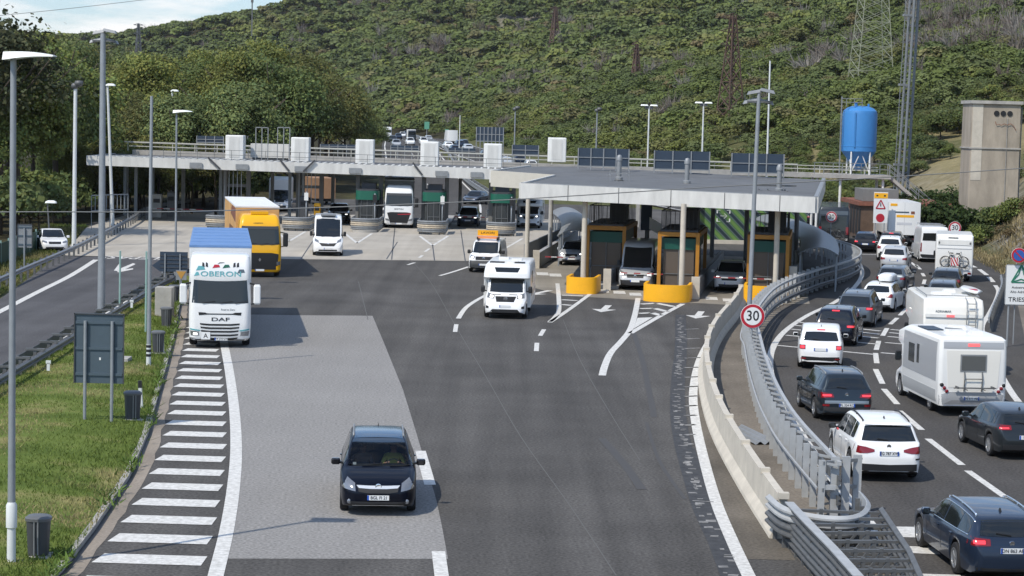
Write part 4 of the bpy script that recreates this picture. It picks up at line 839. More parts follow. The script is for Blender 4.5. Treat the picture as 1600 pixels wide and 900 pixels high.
for k, px in enumerate((196, 285, 425, 520, 610, 720, 1000, 1160)):
    p = At(px, 240, 189.5); m_ = MB().m(M_CONC); m_.box((p.x, 190.2, wz(p.x, -1.13) / 2), (.3, .3, wz(p.x, -1.13))); m_.build('support', gw, world=True)
rl = thing('canopy_railing', 'thin grey safety railing along the front of the far canopy roof', 'railing', (-12, 180.4, 5.2)); m_ = MB().m(M_GALVD)
for dz in (.42, .82):
    m_.bar((-30, 180.4, FX(-30, 5.45, 5.18) + dz), (2, 180.4, FX(2, 5.45, 5.18) + dz), .035)
for k in range(23): x = -30 + k * 1.45; m_.bar((x, 180.4, FX(x, 5.4, 5.14)), (x, 180.4, FX(x, 5.45, 5.18) + .84), .035)
m_.build('rails', rl, world=True)
fr_ = None
for k, (x0, x1, l_) in enumerate(((400, 419, 'left one of two tall slim steel frames on the far canopy'), (434, 453, 'right one of two tall slim steel frames on the far canopy'))):
    p, q = At(x0, 199, 182.5), At(x1, 199, 182.5); t_ = thing('signal_portal', l_, 'frame', (p.x, 182.5, 5.2), 0, 'tall frames on the far canopy'); m_ = MB().m(M_GALV)
    for x in (p.x, (p.x + q.x) / 2, q.x): m_.bar((x, 182.5, 5.3), (x, 182.5, p.z), .07)
    m_.bar((p.x, 182.5, p.z), (q.x, 182.5, p.z), .07); m_.build('frame', t_, world=True)
p, q = At(393, 222, 185), At(452, 248, 185); t_ = thing('equipment_box', 'wide pale equipment box behind the twin steel frames', 'cabinet', ((p.x + q.x) / 2, 185, 5.3)); m_ = MB().m(M_FASC); m_.box((0, 0, .85), (q.x - p.x, 1.2, 1.2)); m_.m(M_GALVD).box((0, 0, .12), (q.x - p.x - .3, 1.0, .25)); m_.build('shell', t_)
def sign_panel(name, label, x0, y0, x1, y1, Y, n=3, legs=0.8, col=None, group='dark blue sign panels above the canopies', bars=M_GALV):
    a, b_ = At(x0, y0, Y), At(x1, y1, Y); zc_, wx, hz = (a.z + b_.z) / 2, b_.x - a.x, a.z - b_.z; t_ = thing(name, label, 'sign panel', ((a.x + b_.x) / 2, Y, b_.z - legs), 0, group)
    m_ = MB().m(col or M_PANEL); m_.box((0, .06, legs + hz / 2), (wx, .10, hz)); m_.build('panel', t_); m_ = MB().m(bars)
    for k in range(n + 1): x = -wx / 2 + .04 + (wx - .08) * k / n; m_.box((x, -.03, (legs + hz) / 2), (.08, .07, legs + hz))
    m_.box((0, -.025, legs + hz * .5), (wx, .05, .06)); m_.box((0, -.025, legs + .04), (wx, .06, .07)); m_.build('stiffeners', t_)
sign_panel('message_board', 'small dark blue panel left of the first white cabinet', 307, 212, 350, 224, 191, 3)
sign_panel('message_board', 'dark barred panel standing tall behind the fifth white cabinet', 744, 198, 787, 222, 193, 7, 2.3)
sign_panel('message_board', 'low dark panel on the walkway right of the third cabinet', 610, 227, 655, 236, 193, 4, .8); sign_panel('message_board', 'low dark panel between the fourth and fifth white cabinets', 700, 231, 744, 241, 193, 4, .8); sign_panel('message_board', 'low dark panel between the second and third white cabinets', 500, 225, 556, 233, 193, 4, .8)
sign_panel('message_board', 'dark blue panel between the fifth and the rightmost cabinet', 800, 226, 842, 243, 185, 2, .6)
sign_panel('message_board', 'leftmost of three large dark blue panels on the near canopy', 903, 231, 983, 262, 156, 4, .25); sign_panel('message_board', 'middle one of three large dark blue panels on the near canopy', 1022, 235, 1109, 267, 154, 3, .25); sign_panel('message_board', 'rightmost of three large dark blue panels on the near canopy', 1143, 239, 1225, 272, 151, 3, .25)
# --- near canopy over the right lanes
PA, PB, PC, PD, PE, PF, PG = At(815, 286, 119), At(1275, 308, 113.5), At(1287, 279, 150), At(900, 258, 160), At(830, 258, 161), At(768, 266, 147.5), At(868, 273, 146)
nc = thing('toll_canopy', 'near flat grey roofed toll canopy with white fascia over the yellow booths', 'canopy', (8, 125, 0)); m_ = MB().m(M_ROOFG); inn = [p + Vector((0, 0, -.10)) for p in (PA, PB, PC, PD, PE, PF, PG)]
m_.add(inn, [(0, 1, 2, 6), (6, 2, 3, 4, 5)]); low = [p + Vector((0, 0, -.70)) for p in (PA, PB, PC, PD, PE, PF, PG)]; m_.m(M_CONC).add(low, [(6, 2, 1, 0), (5, 4, 3, 2, 6)]); m_.build('roof_deck', nc, world=True)
def fascia(a, b_, h_, mt, th=.14):
    d = (b_ - a); d.z = 0; d.normalize(); n_ = Vector((d.y, -d.x, 0)) * th; m_ = MB().m(mt); m_.plate([a + n_, b_ + n_, b_ + n_ - Vector((0, 0, h_)), a + n_ - Vector((0, 0, h_))], -n_ * .98); m_.build('fascia', nc, world=True)
fascia(PA, PB, .86, M_FASC); fascia(PB, PC, .86, M_FASC); fascia(PF, PG, 1.12, M_FASCB); fascia(PG, PA, .86, M_FASC); fascia(PE, PF, .86, M_FASC)
d = (PB - PA)
for px in (892, 973, 1055, 1138, 1222): f__ = (px - 815) / 460.0; c = PA + d * f__; n_ = Vector((d.y, -d.x, 0)).normalized() * .145; m_ = MB().m(M_DARKG); m_.bar(c + n_ + Vector((0, 0, 0)), c + n_ - Vector((0, 0, .86)), .035, .02); m_.build('panel_joint', nc, world=True)
m_ = MB().m(M_GALV)
for a, b_ in ((PA, PB), (PB, PC)): m_.bar(a + Vector((0, 0, .02)), b_ + Vector((0, 0, .02)), .22, .04)
m_.build('roof_edge', nc, world=True)
AX = Vector((math.sin(R(8.5)), math.cos(R(8.5)), 0)); AN = Vector((AX.y, -AX.x, 0))
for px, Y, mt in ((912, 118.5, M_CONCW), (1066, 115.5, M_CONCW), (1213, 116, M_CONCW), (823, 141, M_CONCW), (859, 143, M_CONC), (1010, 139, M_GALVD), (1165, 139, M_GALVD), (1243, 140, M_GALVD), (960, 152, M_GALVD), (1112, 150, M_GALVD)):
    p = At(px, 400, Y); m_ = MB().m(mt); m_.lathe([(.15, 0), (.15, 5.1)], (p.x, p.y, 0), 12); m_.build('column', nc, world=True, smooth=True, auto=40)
VL = ['leftmost steel flue on the near canopy roof behind a small frame', 'middle steel flue standing alone on the near canopy roof', 'rightmost steel flue at the right end of the near canopy roof']; v0 = None
for k, (px, yb, yt, Y) in enumerate(((967, 281, 243, 134), (1073, 287, 250, 131), (1217, 299, 257, 124))):
    p = At(px, yb, Y)
    if v0 is None:
        v0 = thing('roof_flue', VL[0], 'flue', p, 0, 'flues on the near canopy'); m_ = MB().m(M_GALV); m_.lathe([(.24, -.1), (.24, .16), (.15, .22), (.15, 1.2), (.19, 1.22), (.19, 1.4), (.12, 1.56), (.001, 1.6)], (0, 0, 0), 14); m_.build('pipe', v0, smooth=True, auto=40); m_ = MB().m(M_GALVD); m_.lathe([(.30, -.12), (.30, -.02), (.24, .04)], (0, 0, 0), 14); m_.build('collar', v0)
    else: dup(v0, p, None, VL[k])
p = At(967, 283, 134); t_ = thing('pipe_guard', 'small grey pipe frame around the leftmost roof flue', 'frame', p); m_ = MB().m(M_GALV)
for sx in (-.6, .6): m_.bar((sx, -.6, -.2), (sx, -.6, .7), .05); m_.bar((sx, -.6, .4), (sx, .8, .4), .05)
m_.bar((-.6, -.6, .5), (.6, -.6, .5), .05); m_.build('frame', t_)
p = At(1215, 300, 124); t_ = thing('roof_pipework', 'low grey pipework lying on the right end of the near canopy', 'pipework', p); m_ = MB().m(M_GALVD)
for k in range(4): m_.bar((-1.0 + .5 * k, -.6, .05), (-1.0 + .5 * k, .8, .12), .07)
m_.bar((-1.4, .5, .35), (1.2, .9, .35), .09); m_.bar((-1.3, .5, 0), (-1.3, .5, .4), .07); m_.build('pipes', t_)
# --- far islands, guard noses, booths
IX = (-23.8, -17.6, -12.1, -6.6, -1.0)
isl = MB().m(M_CONC)
for x in IX:
    pl = [(x + 1.0 * math.cos(a), 171.4 + 1.0 * math.sin(a)) for a in np.linspace(math.pi, 2 * math.pi, 13)] + [(x + 1.0, 200), (x - 1.0, 200)]; isl.prism(pl, .0, .18)
struct(isl.build('toll_islands_kerb'))
GN = ['curved steel guard round the island nose beside the ramp lane', 'curved steel guard of the island with traffic signals left of the camper van', 'curved steel guard before the first green banded booth', 'curved steel guard right of the white lorry', 'curved steel guard behind the yellow sign board of the works van']; g0 = None
BEAMC = mat('beam_cream', (.50, .43, .33), .6, noise=.2)
for k, x in enumerate(IX):
    if g0 is None:
        g0 = thing('island_guard', GN[0], 'guardrail', (x, 171.0, 0), 0, 'steel guards round the toll island noses'); path = [(-1.12, 4.5)] + [(1.12 * math.cos(a), .2 + 1.12 * math.sin(a) * .9) for a in np.linspace(math.pi, 2 * math.pi, 13)] + [(1.12, 4.5)]
        for j, z_ in enumerate((.30, .62, .94)): m_ = MB(); wbeam(path, z_ - .12, 1, m_, BEAMC if j == 1 else M_GALV); m_.build('beam', g0, smooth=True, auto=50)
        for a in np.linspace(math.pi * 1.05, math.pi * 1.95, 5): m_ = MB().m(M_GALVD); m_.box((1.0 * math.cos(a), .2 + .9 * math.sin(a), .58), (.10, .10, 1.16)); m_.build('post', g0)
    else: dup(g0, (x, 171.0 + (0, 0, .8, -.6, -.2)[k], 0), None, GN[k])
BL = ['green banded glass booth left of the white lorry', 'green banded glass booth right of the white lorry', 'green banded glass booth left of the near canopy']; b0 = None
for k, x in enumerate((-12.1, -6.6, -1.0)):
    if b0 is None:
        b0 = thing('toll_booth', BL[0], 'toll booth', (x * 1.02, 178.6, .18), 0, 'green banded toll booths'); m_ = MB().m(M_GLASSL); V, F = vloft([(.0, .78, -1.2, 4.0, .5, .1), (2.2, .78, -1.2, 4.0, .5, .1)], 6); m_.add(V, F); m_.build('glass_body', b0, smooth=True, auto=30)
        m_ = MB().m(M_GRNB); V, F = vloft([(2.2, .98, -1.35, 4.1, .5, .1), (2.95, .98, -1.35, 4.1, .5, .1)], 6); m_.add(V, F); m_.build('green_band', b0, smooth=True, auto=30)
        m_ = MB().m(M_DARKG); V, F = vloft([(2.95, .9, -1.2, 4.0, .5, .1), (3.08, .9, -1.2, 4.0, .5, .1)], 6); m_.add(V, F); m_.box((0, 1.0, 3.3), (1.2, 1.6, .5)); m_.build('booth_roof', b0)
        for sx in (-.98, .98):
            m_ = MB().m(mat('column_grey', (.16, .16, .155), .8)); m_.box((sx, 1.4, 2.3), (.34, .5, 4.6)); m_.build('pillar', b0)
        m_ = MB().m(M_GALVD)
        for a in (-.5, 0, .5): m_.box((a, -1.21, 1.1), (.05, .06, 2.2))
        m_.box((0, -1.2, .9), (1.05, .07, .06)); m_.build('mullions', b0)
    else: dup(b0, (x * 1.02, 178.6, .18), None, BL[k])
def signal_post(label, x, y, kind=0, group='posts on the toll islands'):
    t_ = thing('signal_post', label, 'signal post', (x, y, .15), 0, group); m_ = MB().m(M_POLE); m_.lathe([(.06, 0), (.05, 3.0)], (0, 0, 0), 8); m_.build('pole', t_, smooth=True); m_ = MB().m(M_WHITEM if kind else M_BLACK); m_.box((0, -.08, 2.6), (.32, .18, .62)); m_.build('signal_head', t_); return t_
signal_post('slim post with a black signal head on the island before the first green booth', -11.3, 171.4); signal_post('slim post with a white box on the island right of the white lorry', -5.8, 171.2, 1); signal_post('slim post with a black signal head on the rightmost far island', -.2, 171.4); signal_post('slim post with a white box on the island with the pay columns', -16.9, 171.8, 1)
def pay_column(label, x, y, col=M_GALVD, h_=1.7, w_=.55):
    t_ = thing('pay_column', label, 'machine', (x, y + 7, .18), 0, 'machines on the toll islands'); m_ = MB().m(col); V, F = vloft([(0, w_ / 2, -.35, .35, .05, .05), (h_ - .1, w_ / 2, -.35, .35, .05, .05), (h_, w_ / 2 - .05, -.3, .3, .05, .05)], 3); m_.add(V, F); m_.build('housing', t_); m_ = MB().m(M_BLACK); m_.box((0, -.36, h_ * .72), (w_ * .7, .03, .35)); m_.build('screen', t_)
pay_column('grey pay machine beside the ramp lane barrier', -31.0, 176.5, M_CONC, 2.0, .8); pay_column('second grey pay machine standing behind the ramp lane barrier', -30.0, 178, M_GALVD, 2.2, .7); pay_column('yellow machine on the island left of the first green booth', -16.8, 173.5, M_YEL, 1.7); pay_column('dark machine on the island with traffic signals', -17.9, 173, M_DARKG, 2.3, .7); pay_column('tall grey cabinet on the leftmost toll island', -23.8, 173.5, M_GALVD, 2.2, .8)
for k, (x, y) in enumerate(((-23.9, 176), (-17.7, 177))):
    t_ = thing('lane_portal', ('grey steel portal frame on the leftmost toll island', 'grey steel portal frame behind the white box van')[k], 'frame', (x, y + 6, .15), 0, 'portal frames on the left islands'); m_ = MB().m(mat('column_grey', (.16, .16, .155), .8))
    for sx in (-1.0, 1.0): m_.box((sx, 0, 2.2), (.36, .4, 4.4))
    m_.box((0, 0, 3.0), (1.7, .3, .25)); m_.build('portal', t_); m_ = MB().m(M_GALV)
    for q in range(5): m_.bar((-.7 + .35 * q, -2.5, 0), (-.7 + .35 * q, -2.5, 4.3), .06)
    m_.build('bars', t_)
def gate(label, x, y, L=3.2, left=True, rz=0):
    t_ = thing('barrier_gate', label, 'barrier', (x, y, .1), rz, 'red and white lane barriers'); m_ = MB().m(M_GALVD); m_.box((0, 0, .5), (.35, .4, 1.0)); m_.build('housing', t_); m_ = MB(); s_ = -1 if left else 1
    for q in range(8): m_.m(mat('arm_red', (.30, .03, .035), .6) if q % 2 else mat('arm_white', (.50, .49, .47), .6)).box((s_ * (.2 + L * (q + .5) / 8), -.1, .88), (L / 8, .05, .065))
    m_.build('arm', t_)
gate('red and white barrier arm across the ramp lane', -31.6, 182.5, 4.5, False); gate('red and white barrier arm before the silver grey van', 9.3, 118.7, 3.0, True, R(-8)); gate('red and white barrier arm before the white compact SUV', 14.6, 117, 3.2, True, R(-8)); gate('barrier arm beside the dark car in the walled toll lane', 5.2, 131, 3.0, True, R(-8)); gate('barrier arm beside the dark blue estate car', -1.9, 181, 3.0, True)
# --- near islands: yellow noses, booths, lane walls
def island_near(label_n, label_b, nose, wd, Lb, fwd, bx=0.0, booth=True):
    o = Vector((nose[0], nose[1], 0)); m_ = MB().m(M_CONC); rz = R(-8.5)
    t_ = thing('island_nose', label_n, 'bollard wall', o, rz, 'yellow island noses'); m_ = MB().m(M_YEL); path = [(-wd / 2, 2.6)] + [(wd / 2 * math.cos(a), wd / 2 * .62 + wd / 2 * .62 * math.sin(a)) for a in np.linspace(math.pi, 2 * math.pi, 15)] + [(wd / 2, 2.6)]
    m_.sweep([(x, y, 0) for x, y in path], [(.0, 0), (.0, .92), (-.16, .92), (-.16, 0)]); m_.build('curved_wall', t_, smooth=True, auto=40)
    m_ = MB().m(M_CONC); m_.box((0, 2.2, .1), (wd - .4, 3.2, .2)); m_.build('nose_fill', t_)
    if not booth: return
    b_ = thing('toll_booth', label_b, 'toll booth', o + AX * fwd + AN * bx, rz, 'yellow framed toll booths'); m_ = MB().m(M_CONC); m_.box((0, 8, .1), (2.2, 22, .2)); m_.build('island_kerb', b_)
    m_ = MB().m(mat('booth_brown_reflect', (.105, .085, .068), .2, spec=.5)); m_.box((0, Lb / 2, 1.35), (1.7, Lb - .3, 2.5)); m_.build('glass_body', b_); m_ = MB().m(mat('green_dark', (0.0, .065, .045), .5)); m_.box((0, Lb / 2, 2.78), (1.9, Lb - .1, .62)); m_.build('green_band', b_)  # brown reflection on the booth glass is painted in as base colour
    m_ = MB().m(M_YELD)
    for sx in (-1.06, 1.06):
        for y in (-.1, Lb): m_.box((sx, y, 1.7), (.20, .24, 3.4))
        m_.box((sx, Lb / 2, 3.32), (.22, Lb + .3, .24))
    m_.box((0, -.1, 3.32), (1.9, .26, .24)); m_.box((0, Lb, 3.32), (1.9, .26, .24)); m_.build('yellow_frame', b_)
    m_ = MB().m(M_DARKG); m_.box((0, Lb / 2, 3.5), (2.1, Lb, .10)); m_.build('booth_roof', b_); m_ = MB().m(M_BLACK)
    for q in range(9): m_.bar((-1.0 + .25 * q, .1, 3.5), (-1.0 + .25 * q, .1, 4.6), .035)
    for sx in (-1.0, 1.0):
        for q in range(1, 8): m_.bar((sx, .1 + Lb * q / 8, 3.5), (sx, .1 + Lb * q / 8, 4.6), .03)
        m_.bar((sx, .1, 4.6), (sx, Lb, 4.6), .05)
    m_.bar((-1, .1, 4.6), (1, .1, 4.6), .05); m_.box((.35, Lb * .55, 4.1), (1.0, 1.6, 1.1)); m_.build('roof_railing', b_)
    m_ = MB().m(M_GALVD)
    for y in (1.0, 2.4): m_.box((0, y, 2.42), (1.76, .05, .05)); m_.box((.87, y, 1.35), (.04, .06, 2.5)); m_.box((-.87, y, 1.35), (.04, .06, 2.5))
    m_.box((0, .11, 1.1), (1.7, .06, .05)); m_.box((.0, .11, 1.35), (.05, .06, 2.4)); m_.build('mullions', b_)
island_near('narrow yellow nose wall left of the silver grey van', 'left yellow framed booth beside the silver grey van', (3.75, 115.6), 1.7, 7, 7.2, .6)
island_near('broad yellow nose wall in the middle of the right toll lanes', 'middle yellow framed booth between the silver van and the white SUV', (8.15, 111.6), 2.5, 7, 6.0, .2)
island_near('yellow nose wall behind the round speed sign', 'right yellow framed booth beside the curved walkway', (13.4, 112.5), 2.1, 7, 4.5, .1)
def lane_wall(label, pts, h_, th=.3, mt=None, end=None):
    t_ = thing('lane_wall', label, 'wall', (pts[0][0], pts[0][1], 0), 0, 'low walls between the toll lanes'); m_ = MB().m(mt or M_CONC); m_.sweep([(x, y, 0) for x, y in pts], [(-th / 2, 0), (th / 2, 0), (th / 2, h_), (-th / 2, h_)]); m_.build('wall', t_, world=True)
    if end: m_ = MB().m(M_CONCW); m_.box((pts[0][0], pts[0][1] - .22, h_ / 2 + .1), (.42, .4, h_ + .2)); m_.build('end_post', t_, world=True)
lane_wall('grey lane wall rising from behind the white motorhome to the canopy', [(1.5, 135), (3.2, 150), (4.9, 164)], .95, .3, mat('wall_grey', (.33, .335, .34), .7), True)
lane_wall('low lane wall left of the silver grey van', [(5.35, 119), (7.5, 133), (9.6, 147)], 1.0, .25, mat('wall_grey', (.33, .335, .34), .7), True)
lane_wall('low lane wall right of the middle yellow booth', [(9.95, 114.5), (12.0, 128), (14.0, 141)], 1.0, .25, mat('wall_grey', (.33, .335, .34), .7), True)
lane_wall('long grey panel wall between the right booth and the curved walkway', [(15.6, 117.5), (17.3, 127), (18.3, 136)], 1.5, .2, mat('wall_green_grey', (.20, .215, .21), .7), True)
lane_wall('grey balustrade wall below the left covered walkway', [(.8, 142), (3.0, 158), (4.6, 172)], 1.1, .12, mat('rail_grey', (.22, .23, .24), .7))
# green striped wall
gm = bpy.data.materials.new('green_stripes'); gm.use_nodes = True; t = gm.node_tree; b = t.nodes['Principled BSDF']; b.inputs['Roughness'].default_value = .6; wv = t.nodes.new('ShaderNodeTexWave'); wv.wave_type = 'BANDS'; wv.bands_direction = 'X'; wv.inputs['Scale'].default_value = .42; wv.inputs['Distortion'].default_value = 0
mpn = t.nodes.new('ShaderNodeMapping'); mpn.inputs['Rotation'].default_value = (0, R(45), 0); tcn = t.nodes.new('ShaderNodeTexCoord'); t.links.new(tcn.outputs['Object'], mpn.inputs['Vector']); t.links.new(mpn.outputs[0], wv.inputs['Vector'])
r_ = t.nodes.new('ShaderNodeValToRGB'); r_.color_ramp.interpolation = 'CONSTANT'; e = r_.color_ramp.elements; e[0].color = (.010, .025, .035, 1); e[1].position = .2; e[1].color = (.10, .12, .115, 1); q = e.new(.5); q.color = (.05, .145, .04, 1); q = e.new(.8); q.color = (.12, .215, .05, 1); t.links.new(wv.outputs['Fac'], r_.inputs['Fac']); t.links.new(r_.outputs['Color'], b.inputs['Base Color'])
gwll = thing('striped_wall', 'tall wall with diagonal green stripes and a white arrow emblem behind the canopy', 'wall', (18.5, 167.5, 0), R(2)); m_ = MB().m(gm); m_.box((0, 0, 2.4), (9.5, .25, 4.8)); m_.build('striped_panel', gwll); m_ = MB().m(M_CONCW); m_.box((0, -.25, .15), (9.5, .3, .3)); m_.build('kerb', gwll)
m_ = MB().m(M_WHITEM); ex, ez = -1.9, 2.2
for a, b_ in (((-.5, -.45), (-.25, -.45)), ((.25, -.45), (.5, -.45)), ((-.5, .45), (-.25, .45)), ((.25, .45), (.5, .45)), ((-.5, -.45), (-.5, -.2)), ((-.5, .2), (-.5, .45)), ((.5, -.45), (.5, -.2)), ((.5, .2), (.5, .45)), ((-.25, 0), (.2, 0)), ((.05, .2), (.28, 0)), ((.05, -.2), (.28, 0))): m_.bar((ex + a[0], -.14, ez + a[1]), (ex + b_[0], -.14, ez + b_[1]), .09, .03)
m_.build('arrow_emblem', gwll)
# --- covered walkways
def vault(label, pts, z0, wd, rise, glass=True):
    P_ = smooth_path([(x, y, 0) for x, y in pts], 5); t_ = thing('covered_walkway', label, 'walkway roof', (pts[0][0], pts[0][1], 0), 0, 'vaulted grey walkway roofs'); n = 10; sec = [(-wd / 2 + wd * k / n, z0 + rise * (1 - (2 * k / n - 1) ** 2)) for k in range(n + 1)]; sec += [(o, h_ - .07) for o, h_ in reversed(sec)]
    m_ = MB().m(mat('vault_grey', (.22, .23, .235), .45, .2, noise=.1)); m_.sweep(P_, sec); m_.build('vault_roof', t_, world=True, smooth=True, auto=40)
    for p_, tg in along(P_, 3.2, .3):
        n_ = Vector((tg.y, -tg.x, 0))
        for s_ in (-1, 1): q = p_ + n_ * s_ * (wd / 2 - .12); m_ = MB().m(M_POLE); m_.box((q.x, q.y, z0 / 2), (.09, .09, z0)); m_.build('post', t_, world=True)
    for s_ in (-1, 1): m_ = MB().m(M_GALVD); m_.sweep(offset_path(P_, s_ * (wd / 2 - .1)), [(-.03, z0 - .1), (.03, z0 - .1), (.03, z0), (-.03, z0)]); m_.build('edge_beam', t_, world=True)
vault('vaulted grey walkway roof curving along the queue barrier', [(17.6, 121.5), (18.9, 130), (20.3, 142), (20.6, 155), (19.8, 164)], 2.15, 2.3, .42)
vault('vaulted grey walkway roof left of the near canopy columns', [(4.0, 137), (4.5, 148), (4.6, 160), (4.2, 172)], 2.0, 2.3, .42)
# --- silo, platform, stairs, low building, concrete tower, masts
S0 = Vector((30.8, 190, 0)); si = thing('blue_silo', 'bright blue silo on white legs standing on the walkway platform', 'silo', (S0.x, S0.y, 5.25)); m_ = MB().m(M_SILO); m_.lathe([(.25, .35), (1.5, 2.0), (1.55, 2.05), (1.55, 2.45), (1.57, 2.46), (1.57, 2.55), (1.55, 2.56), (1.55, 5.35), (1.48, 5.65), (1.2, 5.9), (.7, 6.08), (.001, 6.12)], (0, 0, 0), 36); m_.build('vessel', si, smooth=True, auto=35)
for a in (R(-125), R(-55), R(55), R(125)):
    m_ = MB().m(M_WHITEM); x, y = 1.45 * math.cos(a), 1.45 * math.sin(a); m_.lathe([(.075, 0), (.075, 2.1)], (x, y, 0), 10); m_.build('leg', si, smooth=True, auto=40)
m_ = MB().m(M_WHITEM); L4 = [(1.45 * math.cos(a), 1.45 * math.sin(a)) for a in (R(-125), R(-55), R(55), R(125))]
for k in range(4):
    a, c = L4[k], L4[(k + 1) % 4]; mid = ((a[0] + c[0]) / 2, (a[1] + c[1]) / 2); m_.bar((a[0], a[1], .1), (mid[0], mid[1], 2.05), .07); m_.bar((c[0], c[1], .1), (mid[0], mid[1], 2.05), .07)
m_.build('bracing', si)
m_ = MB().m(M_SILO); m_.lathe([(.14, 5.95), (.14, 6.35), (.2, 6.36), (.2, 6.42), (.001, 6.42)], (-.45, -.4, 0), 10); m_.build('top_nozzle', si); m_ = MB().m(M_SILO); m_.lathe([(.10, 5.95), (.10, 6.3), (.001, 6.3)], (.7, -.3, 0), 10); m_.build('top_nozzle', si); m_ = MB().m(M_SILO); m_.bar((-.62, -1.46, 2.4), (-.62, -1.46, 5.5), .12); m_.build('fill_pipe', si)
m_ = MB().m(M_GALV)
for sx in (-.22, .22): m_.bar((-1.75, -.5 + sx, .0), (-1.75, -.5 + sx, 6.9), .05)
for k in range(24): m_.bar((-1.75, -.72, .2 + .28 * k), (-1.75, -.28, .2 + .28 * k), .03)
m_.build('ladder', si); m_ = MB().m(M_GALV)
for sx in (-1.4, -.7, 0): m_.bar((sx, -1.0, 6.0), (sx, -1.0, 6.75), .05)
m_.bar((-1.75, -1.0, 6.72), (0, -1.0, 6.72), .05); m_.bar((-1.75, -1.0, 6.4), (0, -1.0, 6.4), .05); m_.build('top_railing', si)
pl_ = thing('silo_platform', 'concrete platform with railings carrying the blue silo', 'platform', (28.6, 181, 0)); m_ = MB().m(M_CONC); m_.box((28.4, 181, 5.27), (6.8, 4.4, .34)); m_.build('deck', pl_, world=True); m_ = MB().m(M_GALV)
for z_ in (.5, 1.0): m_.bar((24.9, 178.9, 5.44 + z_), (31.7, 178.9, 5.44 + z_), .05)
for k in range(9): m_.bar((25 + .83 * k, 178.9, 5.44), (25 + .83 * k, 178.9, 6.46), .05)
m_.build('railing', pl_, world=True); pl_.location.x += 1.6; pl_.location.y += 9; pl_.location.z -= .2
for x, y in ((25.4, 179.5), (27.4, 179.3), (31.2, 179.3), (31.2, 182.6), (25.4, 182.6)): m_ = MB().m(M_WHITEM); m_.lathe([(.12, 0), (.12, 5.1)], (x - 28.6, y - 181, .2), 10); m_.build('support', pl_, world=False, smooth=True, auto=40)
st_ = thing('steel_stairs', 'grey steel stairs running down to the right from the silo platform', 'stairs', (32, 180, 0)); m_ = MB().m(M_CONC)
for sy in (179.4, 180.6): m_.bar((31.8, sy, 5.3), (36.2, sy, 1.7), .10, .28)
for k in range(18): f__ = k / 17; m_.box((31.9 + 4.2 * f__, 180, 5.25 - 3.45 * f__), (.28, 1.1, .05))
m_.build('flight', st_, world=True); m_ = MB().m(M_GALV)
for sy in (179.4, 180.6):
    for dz in (.55, 1.0): m_.bar((31.8, sy, 5.4 + dz), (36.2, sy, 1.85 + dz), .05)
    for k in range(6): f__ = k / 5; m_.bar((31.8 + 4.4 * f__, sy, 5.3 - 3.6 * f__), (31.8 + 4.4 * f__, sy, 6.4 - 3.55 * f__), .05)
m_.build('handrails', st_, world=True); st_.location.x += 1.6; st_.location.y += 9; st_.location.z -= .2
lb = thing('low_building', 'low brown service building with a rust red roof edge below the silo', 'building', (32.5, 183, 0)); m_ = MB().m(mat('brown_wall', (.10, .065, .045), .8, noise=.25)); m_.box((33.0, 183, 1.5), (7.4, 9.5, 3.0)); m_.build('wall', lb, world=True); m_ = MB().m(M_RUST); m_.box((33.0, 183, 3.05), (7.9, 10.0, .34)); m_.build('roof_edge', lb, world=True); m_ = MB().m(mat('parapet_grey', (.17, .165, .155), .8, noise=.1)); m_.box((31.0, 181, 3.75), (3.0, 4.5, 1.0)); m_.build('roof_plant', lb, world=True)
for k in range(6): m_ = MB().m(M_BLACK); m_.box((29.28, 178.9 + 1.5 * k, 1.5), (.04, .9, 2.2)); m_.build('window', lb, world=True)
ct = thing('concrete_tower', 'tall stained concrete tower with three round holes near its top', 'tower', (41.9, 187, 1)); m_ = MB().m(M_CONCT); V, F = vloft([(-.5, 2.2, -2, 2, .06, .06), (10.75, 2.12, -2, 2, .06, .06)], 2); m_.add(V, F); m_.build('shaft', ct); m_ = MB().m(M_CONC); m_.box((0, 0, 10.9), (4.55, 4.4, .28)); m_.build('cap_slab', ct); m_ = MB().m(M_CONCW); m_.box((-1.62, -2.01, 7.4), (.9, .03, 6.6)); m_.build('pale_pilaster', ct); m_ = MB().m(M_CONC); m_.box((0, 0, 6.9), (4.5, 4.2, .12)); m_.build('ledge', ct); m_ = MB().m(M_CONC); m_.box((.95, -2.075, 5.0), (.04, .02, 9.2)); m_.build('formwork_joint', ct); m_ = MB().m(M_GALVD); m_.bar((2.25, -1.8, 0), (2.25, -1.8, 10.5), .09); m_.build('drain_pipe', ct)
for k in range(3): m_ = MB().m(M_BLACK); m_.lathe([(.001, -2.06), (.24, -2.06), (.24, -1.9)], (.0 + .58 * k, 0, 9.95), 14, 'Y'); m_.build('round_opening', ct)
m_ = MB().m(M_RUST); m_.tube([(-.1, -2.09, 9.25), (.0, -2.1, 8.95), (.25, -2.1, 9.02), (.4, -2.1, 8.92), (.7, -2.1, 9.06), (.95, -2.1, 8.95), (1.25, -2.1, 9.08), (1.5, -2.1, 8.9), (1.75, -2.09, 8.5)], .025, 5); m_.build('hanging_cable', ct)
ms_ = thing('radio_mast', 'tall grey steel radio mast with a ladder behind the road', 'mast', (36.6, 200, 0), R(20)); ms_.rotation_euler = (0, R(1.6), R(20)); m_ = MB().m(M_MAST)
for a in (0, 120, 240): m_.tube([(.55 * math.cos(R(a)), .55 * math.sin(R(a)), 0), (.42 * math.cos(R(a)), .42 * math.sin(R(a)), 30)], .13, 8)
for k in range(40):
    z_ = .7 + .73 * k
    for a in (0, 120, 240): r_ = .55 - .13 * z_ / 30; m_.bar((r_ * math.cos(R(a)), r_ * math.sin(R(a)), z_), (r_ * math.cos(R(a + 120)), r_ * math.sin(R(a + 120)), z_ + .36), .05)
